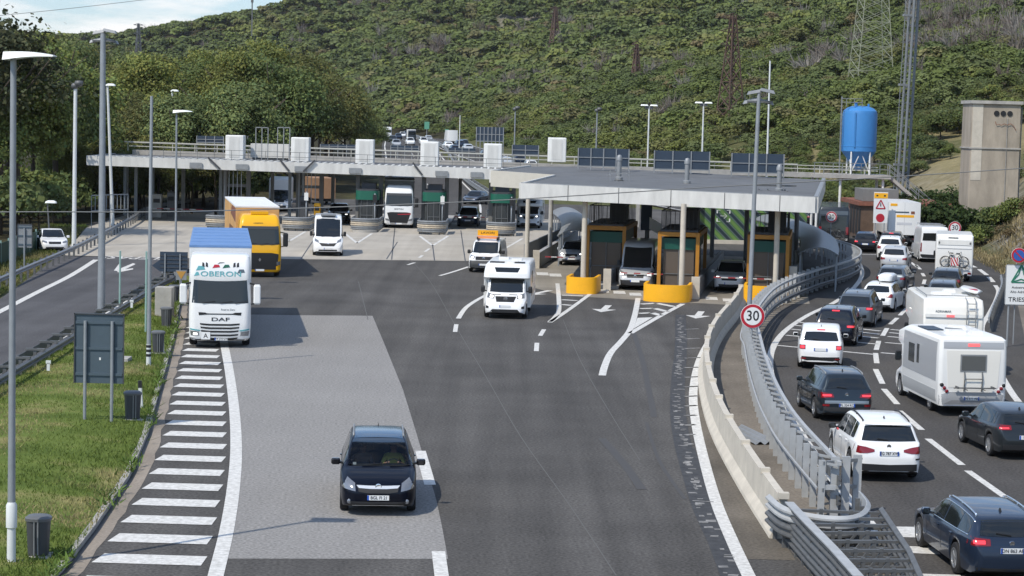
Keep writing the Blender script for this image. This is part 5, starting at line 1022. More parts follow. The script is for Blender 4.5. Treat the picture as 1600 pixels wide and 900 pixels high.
m_.build('lattice_shaft', ms_); m_ = MB().m(M_GALV)
for sx in (-.2, .2): m_.bar((-.95 + sx, -.35, 0), (-.85 + sx, -.30, 30), .05)
for k in range(75): m_.bar((-1.15, -.35, .3 + .4 * k), (-.75, -.35, .3 + .4 * k), .035)
for z_ in (6, 13.5, 20, 26): m_.box((-.7, -.3, z_), (1.1, .3, .2))
m_.build('ladder', ms_)
def lattice(name, label, base, h_, w0, w1, mt, arms=0, bw=.12, n=8, group=None, rz=.5):
    t_ = thing(name, label, 'lattice tower', base, rz, group); m_ = MB().m(mt); cr = lambda k, z_: (lambda q: ((q if k in (1, 2) else -q), (q if k in (2, 3) else -q), z_))((w0 + (w1 - w0) * z_ / h_) / 2)
    for k in range(4):
        m_.bar(cr(k, -1), cr(k, h_), bw * 1.5)
        for j in range(n):
            a, b_ = h_ * (1 - (1 - j / n) ** 1.0), h_ * (j + 1) / n; m_.bar(cr(k, a), cr((k + 1) % 4, b_), bw); m_.bar(cr((k + 1) % 4, a), cr(k, b_), bw)
            if j % 2 == 0: m_.bar(cr(k, a), cr((k + 1) % 4, a), bw)
    m_.build('lattice', t_)
    for j in range(arms):
        z_ = h_ * (.74 + .11 * j); wa = h_ * .13; m_ = MB().m(mt)
        for s_ in (-1, 1):
            for q in (-.3, .3): m_.bar((q, q, z_), (s_ * wa, 0, z_ + .3), bw); m_.bar((q, q, z_ + 1.2), (s_ * wa, 0, z_ + .3), bw)
        m_.build('cross_arm', t_)
q = ground_hit(1359, 150, 230); sc_ = q.y / FPX; lattice('lattice_tower', 'pale lattice tower rising behind the blue silo', (q.x, q.y, q.z - .3), 300 * sc_, 60 * sc_, 15 * sc_, M_LATT, 0, .7 * sc_, 16, rz=.12)
for px, py, h_, l_ in ((1140, 208, 186, 'large rusty power pylon in front of the wooded slope'), (993, 140, 76, 'rusty power pylon half sunk in the trees mid slope'), (866, 88, 78, 'small rusty pylon high on the wooded slope')):
    p = ground_hit(px, py, 260); h_ = h_ * p.y / FPX; lattice('power_pylon', l_, (p.x, p.y, p.z - 1), h_, h_ * .19, h_ * .03, M_PYL, 3, p.y * .00032, 9, 'rusty power pylons on the hill', .6)
p = At(216, 72, 1330); lattice('power_pylon', 'tiny grey pylon on the skyline at the upper left', (p.x, p.y, 38), 24, 4, .8, M_GALVD, 3, .3, 6, 'rusty power pylons on the hill')
p = At(394, 12, 1300); t_ = thing('hilltop_mast', 'thin mast on the hilltop skyline', 'mast', (p.x, p.y, 55)); m_ = MB().m(M_GALVD); m_.bar((0, 0, 0), (0, 0, 26), .7); m_.box((0, 0, 22), (1.4, 1.4, 3)); m_.build('pole', t_)
# --- lamp posts
def lamp(label, base, top_px, kind, r0=.10, r1=.06, mt=M_POLE, group='lamp posts of the toll plaza', low=None, rz=0.0):
    b_ = Vector((base[0], base[1], base[2] if len(base) > 2 else 0)); tp = At(top_px[0], top_px[1], b_.y); h_ = tp.z - b_.z; lx = tp.x - b_.x; t_ = thing('lamp_post', label, 'lamp post', b_, 0, group)
    m_ = MB().m(mt); m_.tube([(0, 0, 0), (lx * .3, 0, h_ * .3), (lx, 0, h_)], r0, 10, r1); m_.build('pole', t_, smooth=True, auto=50)
    if kind == 'flat':
        m_ = MB().m(M_LAMPW); n = 8; V = []
        rings = []
        for k in range(n + 1):
            u = k / n; x = lx - .16 + 1.0 * u * 1.0; wd = .30 * (1 - .25 * u); zc = h_ + .04 + .05 * math.sin(u * 2.4) ; th = .16 * (1 - u) ** .8 + .03; sk = .0
            rings.append([(x, -wd, zc - th * .35), (x + sk, -wd * .7, zc + th * .5), (x, wd * .7, zc + th * .5), (x, wd, zc - th * .35)])
        m_.loft(rings); m_.build('lamp_head', t_, smooth=True, auto=50)
    elif kind == 'flood':
        for k, (dx, dy, dz, a) in enumerate(((.34, -.1, .1, .2), (-.18, .1, .05, -.2), (.36, .3, -.36, .25), (-.34, .2, -.34, -.25))):
            m_ = MB().m(M_GALV); V = [(-.32, -.2, 0), (.32, -.2, 0), (.32, .2, 0), (-.32, .2, 0), (-.26, -.16, .13), (.26, -.16, .13), (.26, .16, .13), (-.26, .16, .13)]; m_.add([(lx + dx + x * math.cos(a) , dy + y, h_ - .05 + dz + z_ + x * math.sin(-a)) for x, y, z_ in V], [(3, 2, 1, 0), (4, 5, 6, 7), (0, 1, 5, 4), (1, 2, 6, 5), (2, 3, 7, 6), (3, 0, 4, 7)]); m_.build('floodlight', t_)
        m_ = MB().m(M_GALVD); m_.bar((lx - .5, 0, h_ - .35), (lx + .6, 0, h_ - .35), .08); m_.bar((lx, 0, h_ - .6), (lx, 0, h_ + .1), .1); m_.build('bracket', t_)
    elif kind == 'ball':
        m_ = MB().m(M_GALVD); m_.lathe([(.05, -.3), (.22, -.22), (.26, 0), (.18, .12), (.001, .16)], (lx - .05, 0, h_), 12); m_.lathe([(.001, -.25), (.2, -.2), (.32, .0), (.25, .18), (.001, .2)], (lx + .25, -.1, h_ + .12), 12); m_.build('lamp_head', t_, smooth=True)
    elif kind == 'small':
        m_ = MB().m(M_LAMPW); V, F = vloft([(-.05, .40, -.2, .2, .12, .12), (.06, .36, -.18, .18, .12, .12), (.13, .2, -.1, .1, .08, .08)], 3); m_.add([(x + lx + .25, y, z_ + h_) for x, y, z_ in V], F); m_.build('lamp_head', t_)
    elif kind == 'twin':
        for s_ in (-1, 1): m_ = MB().m(M_LAMPW); m_.add(*(lambda V, F: ([(x + lx + s_ * .5, y, z_ + h_ + .1 - abs(x) * .05) for x, y, z_ in V], F))(*vloft([(-.05, .42, -.22, .22, .1, .1), (.1, .34, -.15, .15, .1, .1)], 3))); m_.build('lamp_head', t_)
        m_ = MB().m(M_GALVD); m_.box((lx, 0, h_ - .1), (.8, .15, .3)); m_.build('bracket', t_)
    if low: low(t_, lx, h_)
    return t_
def low_white(t_, lx, h_): m_ = MB().m(M_POLEW); m_.lathe([(.15, 0), (.095, .05), (.09, .9), (.115, .92), (.115, 1.38), (.07, 1.46)], (0, 0, 0), 12); m_.build('base_sleeve', t_, smooth=True, auto=40)
def low_stripes(t_, lx, h_):
    m_ = MB().m(M_POLEW); m_.lathe([(.09, 0), (.09, .95)], (0, 0, 0), 10)
    for z_ in (.55, .72, .88): m_.m(M_INK).lathe([(.094, z_ - .05), (.094, z_ + .05)], (0, 0, 0), 10)
    m_.build('striped_base', t_, smooth=True, auto=40)
lamp('tall grey lamp post with a flat white head at the left foreground', (-10.2, 43.0), (21, 92), 'flat', .085, .06, M_POLE, low=low_white)
lamp('tall grey mast with grouped floodlights behind the grey sign back', (-19.6, 100.5), (161, 52), 'flood', .19, .13, M_POLE)
lamp('white post with dark round lamp heads in front of the dark wood', (-30.2, 145), (118, 133), 'ball', .16, .12, M_POLEW); lamp('leaning white post with a small lamp beside the floodlight mast', (-31.9, 168), (168, 133), 'small', .16, .09, M_POLEW)
lamp('plain grey pole with a black and white banded foot on the verge', (-13.3, 77.2), (237, 150), 'none', .085, .055, M_POLE, low=low_stripes); lamp('pale slim lamp post beyond the ramp canopy', (-33.2, 205), (269, 142), 'small', .16, .10, M_POLEW); lamp('grey post with a flat white head behind the white lorry', (-18.1, 113.2), (276, 176), 'flat', .07, .05, M_POLE)
for px, tp, Y, kd, l_ in ((386, 155, 215, 'ball', 'slim lamp post behind the leftmost white cabinet'), (536, 174, 320, 'small', 'slim lamp post in front of the edge of the dark wood'), (717, 180, 345, 'none', 'thin pole beside the distant motorway'), (803, 170, 255, 'ball', 'slim lamp post right of the dark barred panel'), (931, 172, 250, 'ball', 'slim lamp post with small floodlights left of two twin lamps'), (1012, 166, 225, 'twin', 'lamp post with twin white heads behind the leftmost large panel'), (1097, 162, 220, 'twin', 'lamp post with twin white heads behind the middle large panel'), (1199, 95, 205, 'none', 'thin white pole rising behind the rightmost large panel')):
    b_ = At(px, 250, Y); lamp(l_, (b_.x, Y, float(zfar(Y))), (px + (250 - tp) * .028, tp), kd, .12, .08, M_POLEW if kd != 'ball' else M_POLE)
lamp('tall grey floodlight mast beside the round thirty sign', (G(1168, 540).x, G(1168, 540).y), (1186, 146), 'flood', .115, .085, M_POLE); lamp('low street lamp near the white car by the wood', (-31.7, 144.4), (74, 316), 'small', .07, .05, M_GALVD)
for k, (px, py0, py1, Y) in enumerate(((187, 392, 480, 96), (228, 393, 482, 88))):
    a = At(px, py1, Y); p = At(px, py0, Y); t_ = thing('slim_pole', ('slim green pole left of the striped pole', 'slim green pole touching the striped pole')[k], 'pole', (a.x, Y, .1), 0, 'slim green poles on the verge'); m_ = MB().m(M_POLEG); m_.lathe([(.045, 0), (.045, p.z - .1), (.001, p.z - .08)], (0, 0, 0), 8); m_.build('pole', t_, smooth=True, auto=40); m_ = MB().m(M_GALVD); m_.lathe([(.07, 0), (.07, .12)], (0, 0, 0), 8); m_.build('foot', t_)
# --- signs
def round30(label, px, py, rpx, Y, base=None, group='round thirty speed signs', post=True):
    c = At(px, py, Y); r_ = rpx * Y / FPX; z0 = base if base is not None else 0; t_ = thing('speed_sign', label, 'road sign', (c.x, Y, z0), 0, group); zc = c.z - z0
    for rr_, mt, y in ((r_ * 1.04, M_PLATE, 0), (r_, M_RED, -.012), (r_ * .76, M_PLATE, -.020)): m_ = MB().m(mt); m_.lathe([(.001, y - .006), (rr_, y - .006), (rr_, y + .006), (.001, y + .006)], (0, 0, zc), 32, 'Y'); m_.build({M_RED: 'red_ring'}.get(mt, 'disc'), t_)
    m_ = MB().m(M_INK); m_.text('30', r_ * 1.22, basis((0, -.030, zc), (1, 0, 0), (0, 0, 1)) @ Matrix.Diagonal((.92, 1, 1, 1))); m_.build('lettering', t_)
    if post: m_ = MB().m(M_POLE); m_.lathe([(.03, 0), (.03, zc + r_ * .8)], (0, .06, 0), 8); m_.build('post', t_)
    return t_
t_ = round30('large round thirty speed sign at the barrier below the floodlight mast', 1176, 494, 18.5, 82); m_ = MB().m(M_POLE); m_.lathe([(.03, 0), (.03, 1.9)], (.2, .07, 0), 8); m_.build('post', t_)
round30('small round thirty speed sign left of the dark coach', 1299, 339, 8.5, 152); round30('small round thirty speed sign above the white panel van', 1492, 356, 9.5, 148)
def sign_back(label, x0, y0, x1, y1, bases, Y, mt=M_SBACK, posts=2, group='sign backs'):
    a, b_ = At(x0, y0, Y), At(x1, y1, Y); cx, wx, hz = (a.x + b_.x) / 2, b_.x - a.x, a.z - b_.z; t_ = thing('road_sign', label, 'road sign', (cx, Y, .1), 0, group); m_ = MB().m(mt); m_.box((0, .05, b_.z + hz / 2 - .1), (wx, .03, hz)); m_.m(M_DARKG)
    for q in (-1, 1): m_.box((q * (wx / 2 - .01), .02, b_.z + hz / 2 - .1), (.03, .06, hz))
    m_.box((0, .02, a.z - .12), (wx, .06, .03)); m_.build('panel', t_); m_ = MB().m(M_SBACK)
    for f__ in (.13, .5, .87): m_.box((0, .015, b_.z + hz * f__ - .1), (wx * .94, .04, .08))
    m_.build('rails', t_)
    for q in ([-.27, .27] if posts == 2 else [0.0]): m_ = MB().m(M_POLE); m_.lathe([(.05, 0), (.05, a.z - .32)], (q * wx, -.045, 0), 10); m_.build('post', t_, smooth=True, auto=40)
    return t_
t_ = sign_back('large blue grey sign back on two posts on the near verge', 116, 489, 193, 600, 0, 62.7)
m_ = MB().m(M_PLATE); m_.box((.03, .028, 2.0), (.05, .01, .08)); m_.build('sticker', t_)
a, b_ = At(250, 393, 112), At(293, 425, 112); t_ = thing('road_sign', 'dark arrow shaped direction sign back beside the white lorry', 'road sign', ((a.x + b_.x) / 2, 112, .1), 0, 'sign backs'); wx = b_.x - a.x; z0, z1 = b_.z - .1, a.z - .1; m_ = MB().m(M_PANEL); m_.plate([(-wx / 2, 0, z0), (wx / 2, 0, z0), (wx / 2, 0, z1), (-wx / 2, 0, z1), (-wx / 2, 0, z0 + .62), (-wx / 2 - .42, 0, z0 + .30)], (0, .04, 0)); m_.m(M_DARKG)
for f__ in (.2, .4, .6, .8): m_.box((0, -.015, z0 + (z1 - z0) * f__), (wx, .03, .04))
m_.build('panel', t_)
for q in (-.45, .35): m_ = MB().m(M_POLE); m_.lathe([(.04, 0), (.04, z1 - .1)], (q, -.05, 0), 8); m_.build('post', t_)
a = At(283, 433, 108); t_ = thing('warning_sign', 'small yellow brown warning board behind the cab of the white lorry', 'road sign', (a.x, 108, .1)); m_ = MB().m(M_GALV); m_.box((0, .02, a.z), (.55, .03, .5)); m_.m(mat('ochre', (.45, .24, .05), .6)).plate([(-.25, 0, a.z + .2), (.25, 0, a.z + .2), (0, 0, a.z - .22)], (0, -.01, 0)); m_.build('board', t_); m_ = MB().m(M_POLE); m_.lathe([(.03, 0), (.03, a.z)], (0, .06, 0), 8); m_.build('post', t_)
sign_back('grey sign back on one post left of the ramp by the wood', 27, 350, 50, 387, 0, 122, M_GALV, 1)
a, b_ = At(1572, 413, 93), At(1618, 478, 93); cx, wx, hz = (a.x + b_.x) / 2, b_.x - a.x, a.z - b_.z; t_ = thing('place_sign', 'white place sign reading TRIESTE with a green triangle emblem', 'road sign', (cx, 93, .1)); zc = b_.z + hz / 2 - .1
m_ = MB().m(M_GALV); V, F = vloft([(0, hz / 2, -wx / 2, wx / 2, .1, .1), (.03, hz / 2, -wx / 2, wx / 2, .1, .1)], 4); m_.add([(y, .02 + z_, zc + x) for x, y, z_ in V], F); m_.build('panel', t_); m_ = MB().m(M_PLATE); m_.box((0, .008, zc), (wx - .08, .014, hz - .08)); m_.build('face', t_)
m_ = MB().m(M_INK); m_.text('TRIESTE', .27, basis((.0, -.004, zc - hz * .36), (1, 0, 0), (0, 0, 1)) @ Matrix.Diagonal((1.12, 1, 1, 1))); m_.text('Autostrade', .155, basis((-.04, -.004, zc - hz * .06), (1, 0, 0), (0, 0, 1))); m_.text('Alto Adriatico', .155, basis((-.0, -.004, zc - hz * .17), (1, 0, 0), (0, 0, 1))); m_.build('lettering', t_)
m_ = MB().m(mat('emblem_green', (.02, .17, .10), .5)); ex, ez = -.0, zc + hz * .24; s_ = .42
P3 = [(0, s_ * 1.1), (-s_, -s_ * .75), (s_, -s_ * .75)]
for k in range(3):
    A_, B_ = P3[k], P3[(k + 1) % 3]; m_.bar((ex + A_[0], -.004, ez + A_[1]), (ex + B_[0], -.004, ez + B_[1]), .02, .055); md_ = ((A_[0] + B_[0]) / 2 * .55, (A_[1] + B_[1]) / 2 * .55); m_.bar((ex + A_[0], -.006, ez + A_[1]), (ex + md_[0], -.006, ez + md_[1]), .02, .05); m_.bar((ex + B_[0], -.008, ez + B_[1]), (ex + md_[0], -.008, ez + md_[1]), .02, .05)
m_.build('triangle_emblem', t_)
for q in (-.48, .42): m_ = MB().m(M_POLE); m_.lathe([(.045, -1.2), (.045, zc + hz / 2 - .1)], (q, .09, 0), 10); m_.build('post', t_, smooth=True, auto=40)
c = At(1592, 399, 92.8); r_ = 11.5 * 92.8 / FPX; t_ = thing('no_parking_sign', 'round blue no parking sign above the TRIESTE sign', 'road sign', (c.x, 92.8, .1)); zc = c.z - .1
for rr_, mt, y in ((r_ * 1.03, M_PLATE, 0), (r_, M_RED, -.012), (r_ * .74, M_SBLUE, -.02)): m_ = MB().m(mt); m_.lathe([(.001, y - .006), (rr_, y - .006), (rr_, y + .006), (.001, y + .006)], (0, 0, zc), 28, 'Y'); m_.build('disc', t_)
m_ = MB().m(M_RED); m_.bar((-r_ * .55, -.03, zc + r_ * .55), (r_ * .55, -.03, zc - r_ * .55), .06, .012, up=(0, 1, 0)); m_.build('red_bar', t_); m_ = MB().m(M_POLE); m_.lathe([(.03, 0), (.03, zc + .1)], (0, .36, 0), 8); m_.bar((0, .0, zc), (0, .36, zc), .04); m_.build('post', t_)
a, b_ = At(1366, 300, 168), At(1386, 349, 168); t_ = thing('roadworks_board', 'tall white and yellow warning board left of the box lorry', 'road sign', ((a.x + b_.x) / 2, 168, 0)); wx, hz = b_.x - a.x, a.z - b_.z; m_ = MB().m(M_PLATE); m_.box((0, .03, b_.z + hz / 2), (wx, .04, hz)); m_.build('panel', t_); m_ = MB().m(M_YEL); m_.box((0, .002, a.z - .28), (wx - .04, .015, .42)); m_.build('yellow_field', t_)
m_ = MB().m(M_RED); zt_ = a.z - .95
for A_, B_ in (((-.36, -.35), (.36, -.35)), ((-.36, -.35), (0, .32)), ((.36, -.35), (0, .32))): m_.bar((A_[0], .0, zt_ + A_[1]), (B_[0], .0, zt_ + B_[1]), .02, .09)
m_.build('warning_triangle', t_); m_ = MB().m(M_INK); m_.box((0, .0, zt_ - .05), (.07, .014, .26)); m_.box((-.3, -.006, a.z - .28), (.15, .012, .12)); m_.box((.3, -.006, a.z - .28), (.15, .012, .12)); m_.build('symbol', t_); m_ = MB().m(M_RED); m_.lathe([(.26, -.006), (.34, -.006), (.34, .008), (.26, .008)], (0, 0, b_.z + .42), 24, 'Y'); m_.build('red_ring', t_); m_ = MB().m(M_POLE)
for q in (-.35, .35): m_.bar((q, .08, 0), (q, .08, a.z), .07)
m_.build('posts', t_)
for px, py, s_, l_ in ((667, 196, .75, 'green sign beside the distant motorway left of a smaller one'), (698, 206, .55, 'small green sign by the distant motorway')):
    p = At(px, py, 520); t_ = thing('green_sign', l_, 'road sign', (p.x, 520, 3), 0, 'green signs on the far motorway'); m_ = MB().m(mat('sign_green', (.10, .30, .20), .5)); m_.box((0, 0, p.z - 3), (1.6 * s_, .1, 2.4 * s_)); m_.build('panel', t_); m_ = MB().m(M_POLE); m_.bar((0, .1, 0), (0, .1, p.z - 3), .12); m_.build('post', t_)
a, b_ = At(1002, 318, 136), At(1018, 360, 136); t_ = thing('lane_sign', 'tall dark blue sign back hanging beside the left yellow booth', 'sign panel', ((a.x + b_.x) / 2, 136, 0)); m_ = MB().m(M_PANEL); m_.box((0, 0, (a.z + b_.z) / 2), (b_.x - a.x, .1, a.z - b_.z)); m_.build('panel', t_); m_ = MB().m(M_GALVD); m_.box((0, .1, a.z / 2), (.1, .1, a.z)); m_.build('post', t_)
a, b_ = At(1016, 342, 133), At(1032, 362, 133); t_ = thing('lane_notice', 'plain white notice board between the two left yellow booths', 'sign panel', ((a.x + b_.x) / 2, 133, 0)); m_ = MB().m(M_WHITE); m_.plate([(-.38, 0, a.z + .12), (.38, 0, a.z - .3), (.38, 0, b_.z - .25), (-.38, 0, b_.z + .15)], (0, .05, 0)); m_.build('board', t_); m_ = MB().m(M_GALVD); m_.box((.3, .08, b_.z / 2), (.08, .08, b_.z)); m_.build('post', t_)
# --- bins and delineators on the verge
b0 = None
for k, (px, py, l_, rz) in enumerate(((60, 871, 'dark grey litter bin beside the foremost lamp post', 0.0), (207, 657, 'dark grey litter bin beside the leaning marker post', .4), (247, 553, 'dark litter bin right of the striped pole', .2), (260, 512, 'dark litter bin right of the concrete block', .1), (272, 474, 'dark litter bin behind the concrete block beside the white lorry', .3))):
    p = G(px, py, .12)
    if b0 is None:
        b0 = thing('litter_bin', l_, 'litter bin', p, rz, 'litter bins along the kerb'); m_ = MB().m(M_DARKG); V, F = vloft([(.06, .20, -.20, .20, .12, .12), (.80, .235, -.235, .235, .13, .13)], 5); m_.add(V, F)
        m_.build('bin_body', b0, smooth=True, auto=40); m_ = MB().m(mat('bin_lid', (.11, .115, .12), .5)); V, F = vloft([(.80, .265, -.265, .265, .2, .2), (.86, .27, -.27, .27, .2, .2), (.90, .22, -.22, .22, .18, .18)], 5); m_.add(V, F); m_.build('lid', b0, smooth=True, auto=40); m_ = MB().m(M_GALV)
        for x in (-.04, .04): m_.bar((x, -.245, .02), (x, -.25, .82), .02)
        m_.build('bracket', b0); m_ = MB().m(M_CONC); m_.box((0, 0, .02), (.55, .55, .09)); m_.build('foot_slab', b0)
    else: dup(b0, p, rz, l_)
d0 = None
for k, (px, py, l_, tilt) in enumerate(((221, 638, 'white marker post with black top leaning beside the second litter bin', .07), (254, 553, 'white marker post beside the third litter bin', 0), (80 + 0, 455, 'white reflector post at the ramp guardrail', 0))):
    if k == 2: continue
    p = G(px, py, .12)
    if d0 is None:
        d0 = thing('marker_post', l_, 'marker post', p, 0, 'marker posts along the kerb'); m_ = MB().m(M_POLEW); V, F = vloft([(0, .06, -.05, .05, .02, .04), (.80, .055, -.05, .05, .02, .04)], 3); m_.add(V, F); m_.build('post', d0); m_ = MB().m(M_INK); V, F = vloft([(.66, .062, -.055, .055, .02, .04), (.88, .056, -.05, .05, .02, .04)], 3); m_.add(V, F); m_.build('black_top', d0); d0.rotation_euler = (0, -tilt, 0)
    else: q = dup(d0, p, 0.0, l_); q.rotation_euler = (0, 0, 0)
cb = thing('concrete_block', 'stained pale concrete block standing on the verge behind the bins', 'concrete block', (-15.75, 95.5, .12)); m_ = MB().m(M_CONC); V, F = vloft([(0, .38, -.4, .4, .03, .03), (1.42, .38, -.4, .4, .03, .03)], 2); m_.add(V, F); m_.build('block', cb)
hc = thing('utility_cover', 'small square concrete cover lying in the verge grass', 'cover', G(187, 562, .3)); m_ = MB().m(M_CONC); m_.box((0, 0, .02), (.75, .9, .14)); m_.build('slab', hc)
# --- guardrails
def guardrail(label, path, zs_=(.45,), step=2.0, h_=.8, side=1, double=0.0, group='steel guardrails', mtp=M_GALVD, mt=M_GALV, zfun=None):
    t_ = thing('guardrail', label, 'guardrail', (path[0][0], path[0][1], 0), 0, group)
    for z_ in zs_:
        for s_ in ((1, -1) if double else (side,)):
            q = [Vector((p[0], p[1], (zfun(p) if zfun else 0) + z_)) for p in offset_path(path, s_ * (double or .08))]
            m_ = MB().m(mt); m_.sweep(q, [(o * s_, hh) for o, hh in WB]); m_.build('beam', t_, world=True, smooth=True, auto=50)
    for p, tg in along(path, step, .4)[:100]:
        m_ = MB().m(mtp); z0 = zfun(p) if zfun else 0; m_.box((p.x, p.y, z0 + h_ / 2 - .05), (.10, .12, h_ + .1), math.atan2(tg.y, tg.x)); 
        if double: m_.box((p.x, p.y, z0 + h_ - .04), (.16, double * 2 + .1, .08), math.atan2(tg.y, tg.x))
        m_.build('post', t_, world=True)
    return t_
gv = [Vector((x, y, 0)) for x, y in guard_v if y > 20]; gvs = smooth_path(gv, 4)
guardrail('double steel guardrail between the exit ramp and the grass verge', gvs, (.42,), 2.6, .82, 1, .30, mt=M_GALVD)
for k, (px, py, l_) in enumerate(((76, 520, 'white reflector on the verge guardrail nearest the camera'), (147, 486, 'white reflector on the guardrail behind the grey sign back'), (206, 455, 'white reflector farthest along the verge guardrail'))):
    p = At(px, py, (70, 81, 93)[k]); t_ = thing('rail_reflector', l_, 'reflector', (p.x, p.y, .80), 0, 'reflectors on the verge guardrail'); m_ = MB().m(M_POLEW); m_.box((0, 0, .12), (.10, .06, .26)); m_.box((0, 0, .28), (.16, .06, .1)); m_.build('reflector', t_)
lg = smooth_path([G(-40, 487) + Vector((-.9, 0, 0)), G(60, 440) + Vector((-1.0, 0, 0)), G(150, 396) + Vector((-1.0, 0, 0)), G(205, 352), G(232, 335), G(285, 325), G(345, 318)], 6)
guardrail('steel guardrail along the left edge of the exit ramp', lg, (.45,), 2.2, .82, 1)
gpth = smooth_path(gp([(1548, 520), (1554, 500), (1563, 478), (1568, 460), (1566, 448)]), 5); guardrail('steel guardrail on the right beyond the TRIESTE sign', gpth, (.45,), 1.8, .85, -1)
gpt2 = smooth_path([(19.3, 40, 0), (19.4, 62, 0), (20.6, 78, 0), (22.6, 90, 0)], 5); guardrail('steel guardrail at the right edge beside the large motorhome', gpt2, (.45,), 2, .85, -1)
gpt3 = smooth_path([(36.4, 174, 0), (34.6, 186, 0), (30, 205, 0), (24.5, 250, 0), (12, 310, 0)], 6); guardrail('guardrail curving behind the box lorry', gpt3, (.45,), 3, .85, -1, zfun=lambda p: float(zfar(p.y)))
mp_ = [Vector((x, y, 0)) for x, y in ((-2.2, 196), (-1.0, 215), (-3, 245), (-7.5, 300), (-14, 420), (-25, 560), (-42, 760))]; guardrail('guardrails between the far carriageways beyond the toll', smooth_path(mp_, 5), (.3, .65), 6, .95, 1, .3, zfun=lambda p: float(zfar(p.y)))
# --- concrete barrier, walkway slab, tall steel fence
njp = [(1245, 878), (1222, 842), (1172, 765), (1131, 692), (1112, 642), (1103, 595), (1106, 560), (1121, 528), (1146, 496), (1158, 474)]
NJ = smooth_path(gp(njp)[1:], 5); nj = thing('concrete_barrier', 'weathered pale concrete barrier curving along the toll exit', 'barrier', (NJ[0].x, NJ[0].y, 0)); sec = [(-.30, 0), (.30, 0), (.28, .08), (.13, .30), (.09, 1.0), (-.09, 1.0), (-.13, .30), (-.28, .08)]
segs = along(NJ, 4.0); tot = len(NJ); k0 = 0
for k in range(0, tot - 1, 3):
    m_ = MB().m(M_CONCW); m_.sweep(NJ[k:min(k + 4, tot)], sec); m_.build('barrier_segment', nj, world=True)
for k in range(0, tot, 3): m_ = MB().m(M_CONCW); p = NJ[k]; m_.box((p.x, p.y, 1.02), (.24, .22, .14)); m_.build('joint_block', nj, world=True)
FN = smooth_path(gp([(1282, 809), (1252, 771), (1226, 736), (1207, 704), (1188, 660), (1174, 610), (1167, 570)])[0:] + [Vector(q) for q in [(9.75, 88, 0), (11.0, 96.5, 0), (13.3, 108, 0), (16.6, 119, 0), (20.2, 129, 0), (22.1, 136.5, 0), (23.0, 145, 0), (22.4, 156, 0), (21, 165, 0)]], 6)
sl = MB().m(M_SLAB); Ya = np.linspace(50.5, 112, 50); sl.strip([(float(np.interp(Y, [p.y for p in NJ], [p.x for p in NJ])) + .1, Y) for Y in Ya], [(float(np.interp(Y, [p.y for p in FN], [p.x for p in FN])) + .55, Y) for Y in Ya], .02); struct(sl.build('median_pavement'))
BL_ = gp(bar_line); dr_ = MB().m(asphalt('dirt_strip', (.125, .11, .09), .3, .35, .2)); Ya = np.linspace(46, 96, 40); dr_.strip([(xat(BL_, Y) + .1, Y) for Y in Ya], [(xat([(p.x, p.y) for p in NJ], Y), Y) for Y in Ya], .005); struct(dr_.build('dirt_strip'))
fnc = thing('tall_barrier_fence', 'tall grey steel barrier fence of upright posts and rails along the queue', 'barrier fence', (FN[0].x, FN[0].y, 0))
ps = along(FN, 1.33, .05)[:96]
for j, (p, tg) in enumerate(ps):
    a = math.atan2(tg.y, tg.x); n_ = Vector((tg.y, -tg.x, 0)); m_ = MB().m(M_POSTG); hh = 1.42
    for s_ in (-1, 1): m_.box((p.x + tg.x * s_ * .05, p.y + tg.y * s_ * .05, hh / 2), (.016, .16, hh), a)
    m_.box((p.x, p.y, hh / 2), (.09, .016, hh), a); m_.bar((p.x, p.y, hh - .06), (p.x + n_.x * .42, p.y + n_.y * .42, hh - .14), .06); m_.bar((p.x + n_.x * .05, p.y + n_.y * .05, .75), (p.x + n_.x * .35, p.y + n_.y * .35, .75), .08, .12); m_.build('post', fnc, world=True)
for p in gp([(1302, 807), (1319, 806), (1337, 803)]):
    m_ = MB().m(M_POSTG); m_.box((p.x, p.y, .74), (.20, .10, 1.48), .05); m_.build('post', fnc, world=True)
ea, eb = FN[0], G(1337, 803); m_ = MB().m(M_GALV); m_.bar(ea + Vector((0, 0, 1.36)), eb + Vector((0, 0, 1.36)), .08); m_.bar(ea + Vector((0, 0, .7)), eb + Vector((0, 0, .7)), .08); m_.build('rail', fnc, world=True)
for off, z_, w_, h_ in ((.42, 1.30, .10, .10), (-.13, .72, .05, .05)): m_ = MB().m(M_POSTG); m_.sweep([p + Vector((0, 0, z_)) for p in offset_path(FN, off)], [(-w_ / 2, 0), (w_ / 2, 0), (w_ / 2, h_), (-w_ / 2, h_)]); m_.build('rail', fnc, world=True)
for z_ in (.30, .80):
    m_ = MB().m(M_GALVD); m_.sweep([p + Vector((0, 0, z_)) for p in offset_path(FN, .40)], [(o, hh * .8) for o, hh in WB]); m_.build('traffic_beam', fnc, world=True, smooth=True, auto=50)
EP = smooth_path(gp([(1200, 838), (1222, 858), (1262, 871), (1310, 876), (1340, 870), (1352, 852), (1340, 832)]), 5); eg = thing('barrier_end_guard', 'curved double steel beam closing the end of the median walkway', 'guardrail', (EP[0].x, EP[0].y, 0))
for z_ in (.30, .66): m_ = MB(); wbeam(EP, z_, 1, m_, M_POSTG if z_ > .5 else M_GALVD, 1.1); m_.build('beam', eg, world=True, smooth=True, auto=50)
for p, tg in along(EP, 1.0, .3): m_ = MB().m(M_GALVD); m_.box((p.x - tg.y * .1, p.y + tg.x * .1, .45), (.1, .1, .9)); m_.build('post', eg, world=True)
cc = thing('crash_cushion', 'grey steel crash cushion of stacked beams at the split of the roads', 'crash cushion', (8.0, 44, 0)); LP = [G(1232, 856), G(1262, 892), G(1300, 935), G(1340, 985)]; RP = [G(1376, 862), G(1394, 892), G(1420, 935), G(1440, 985)]
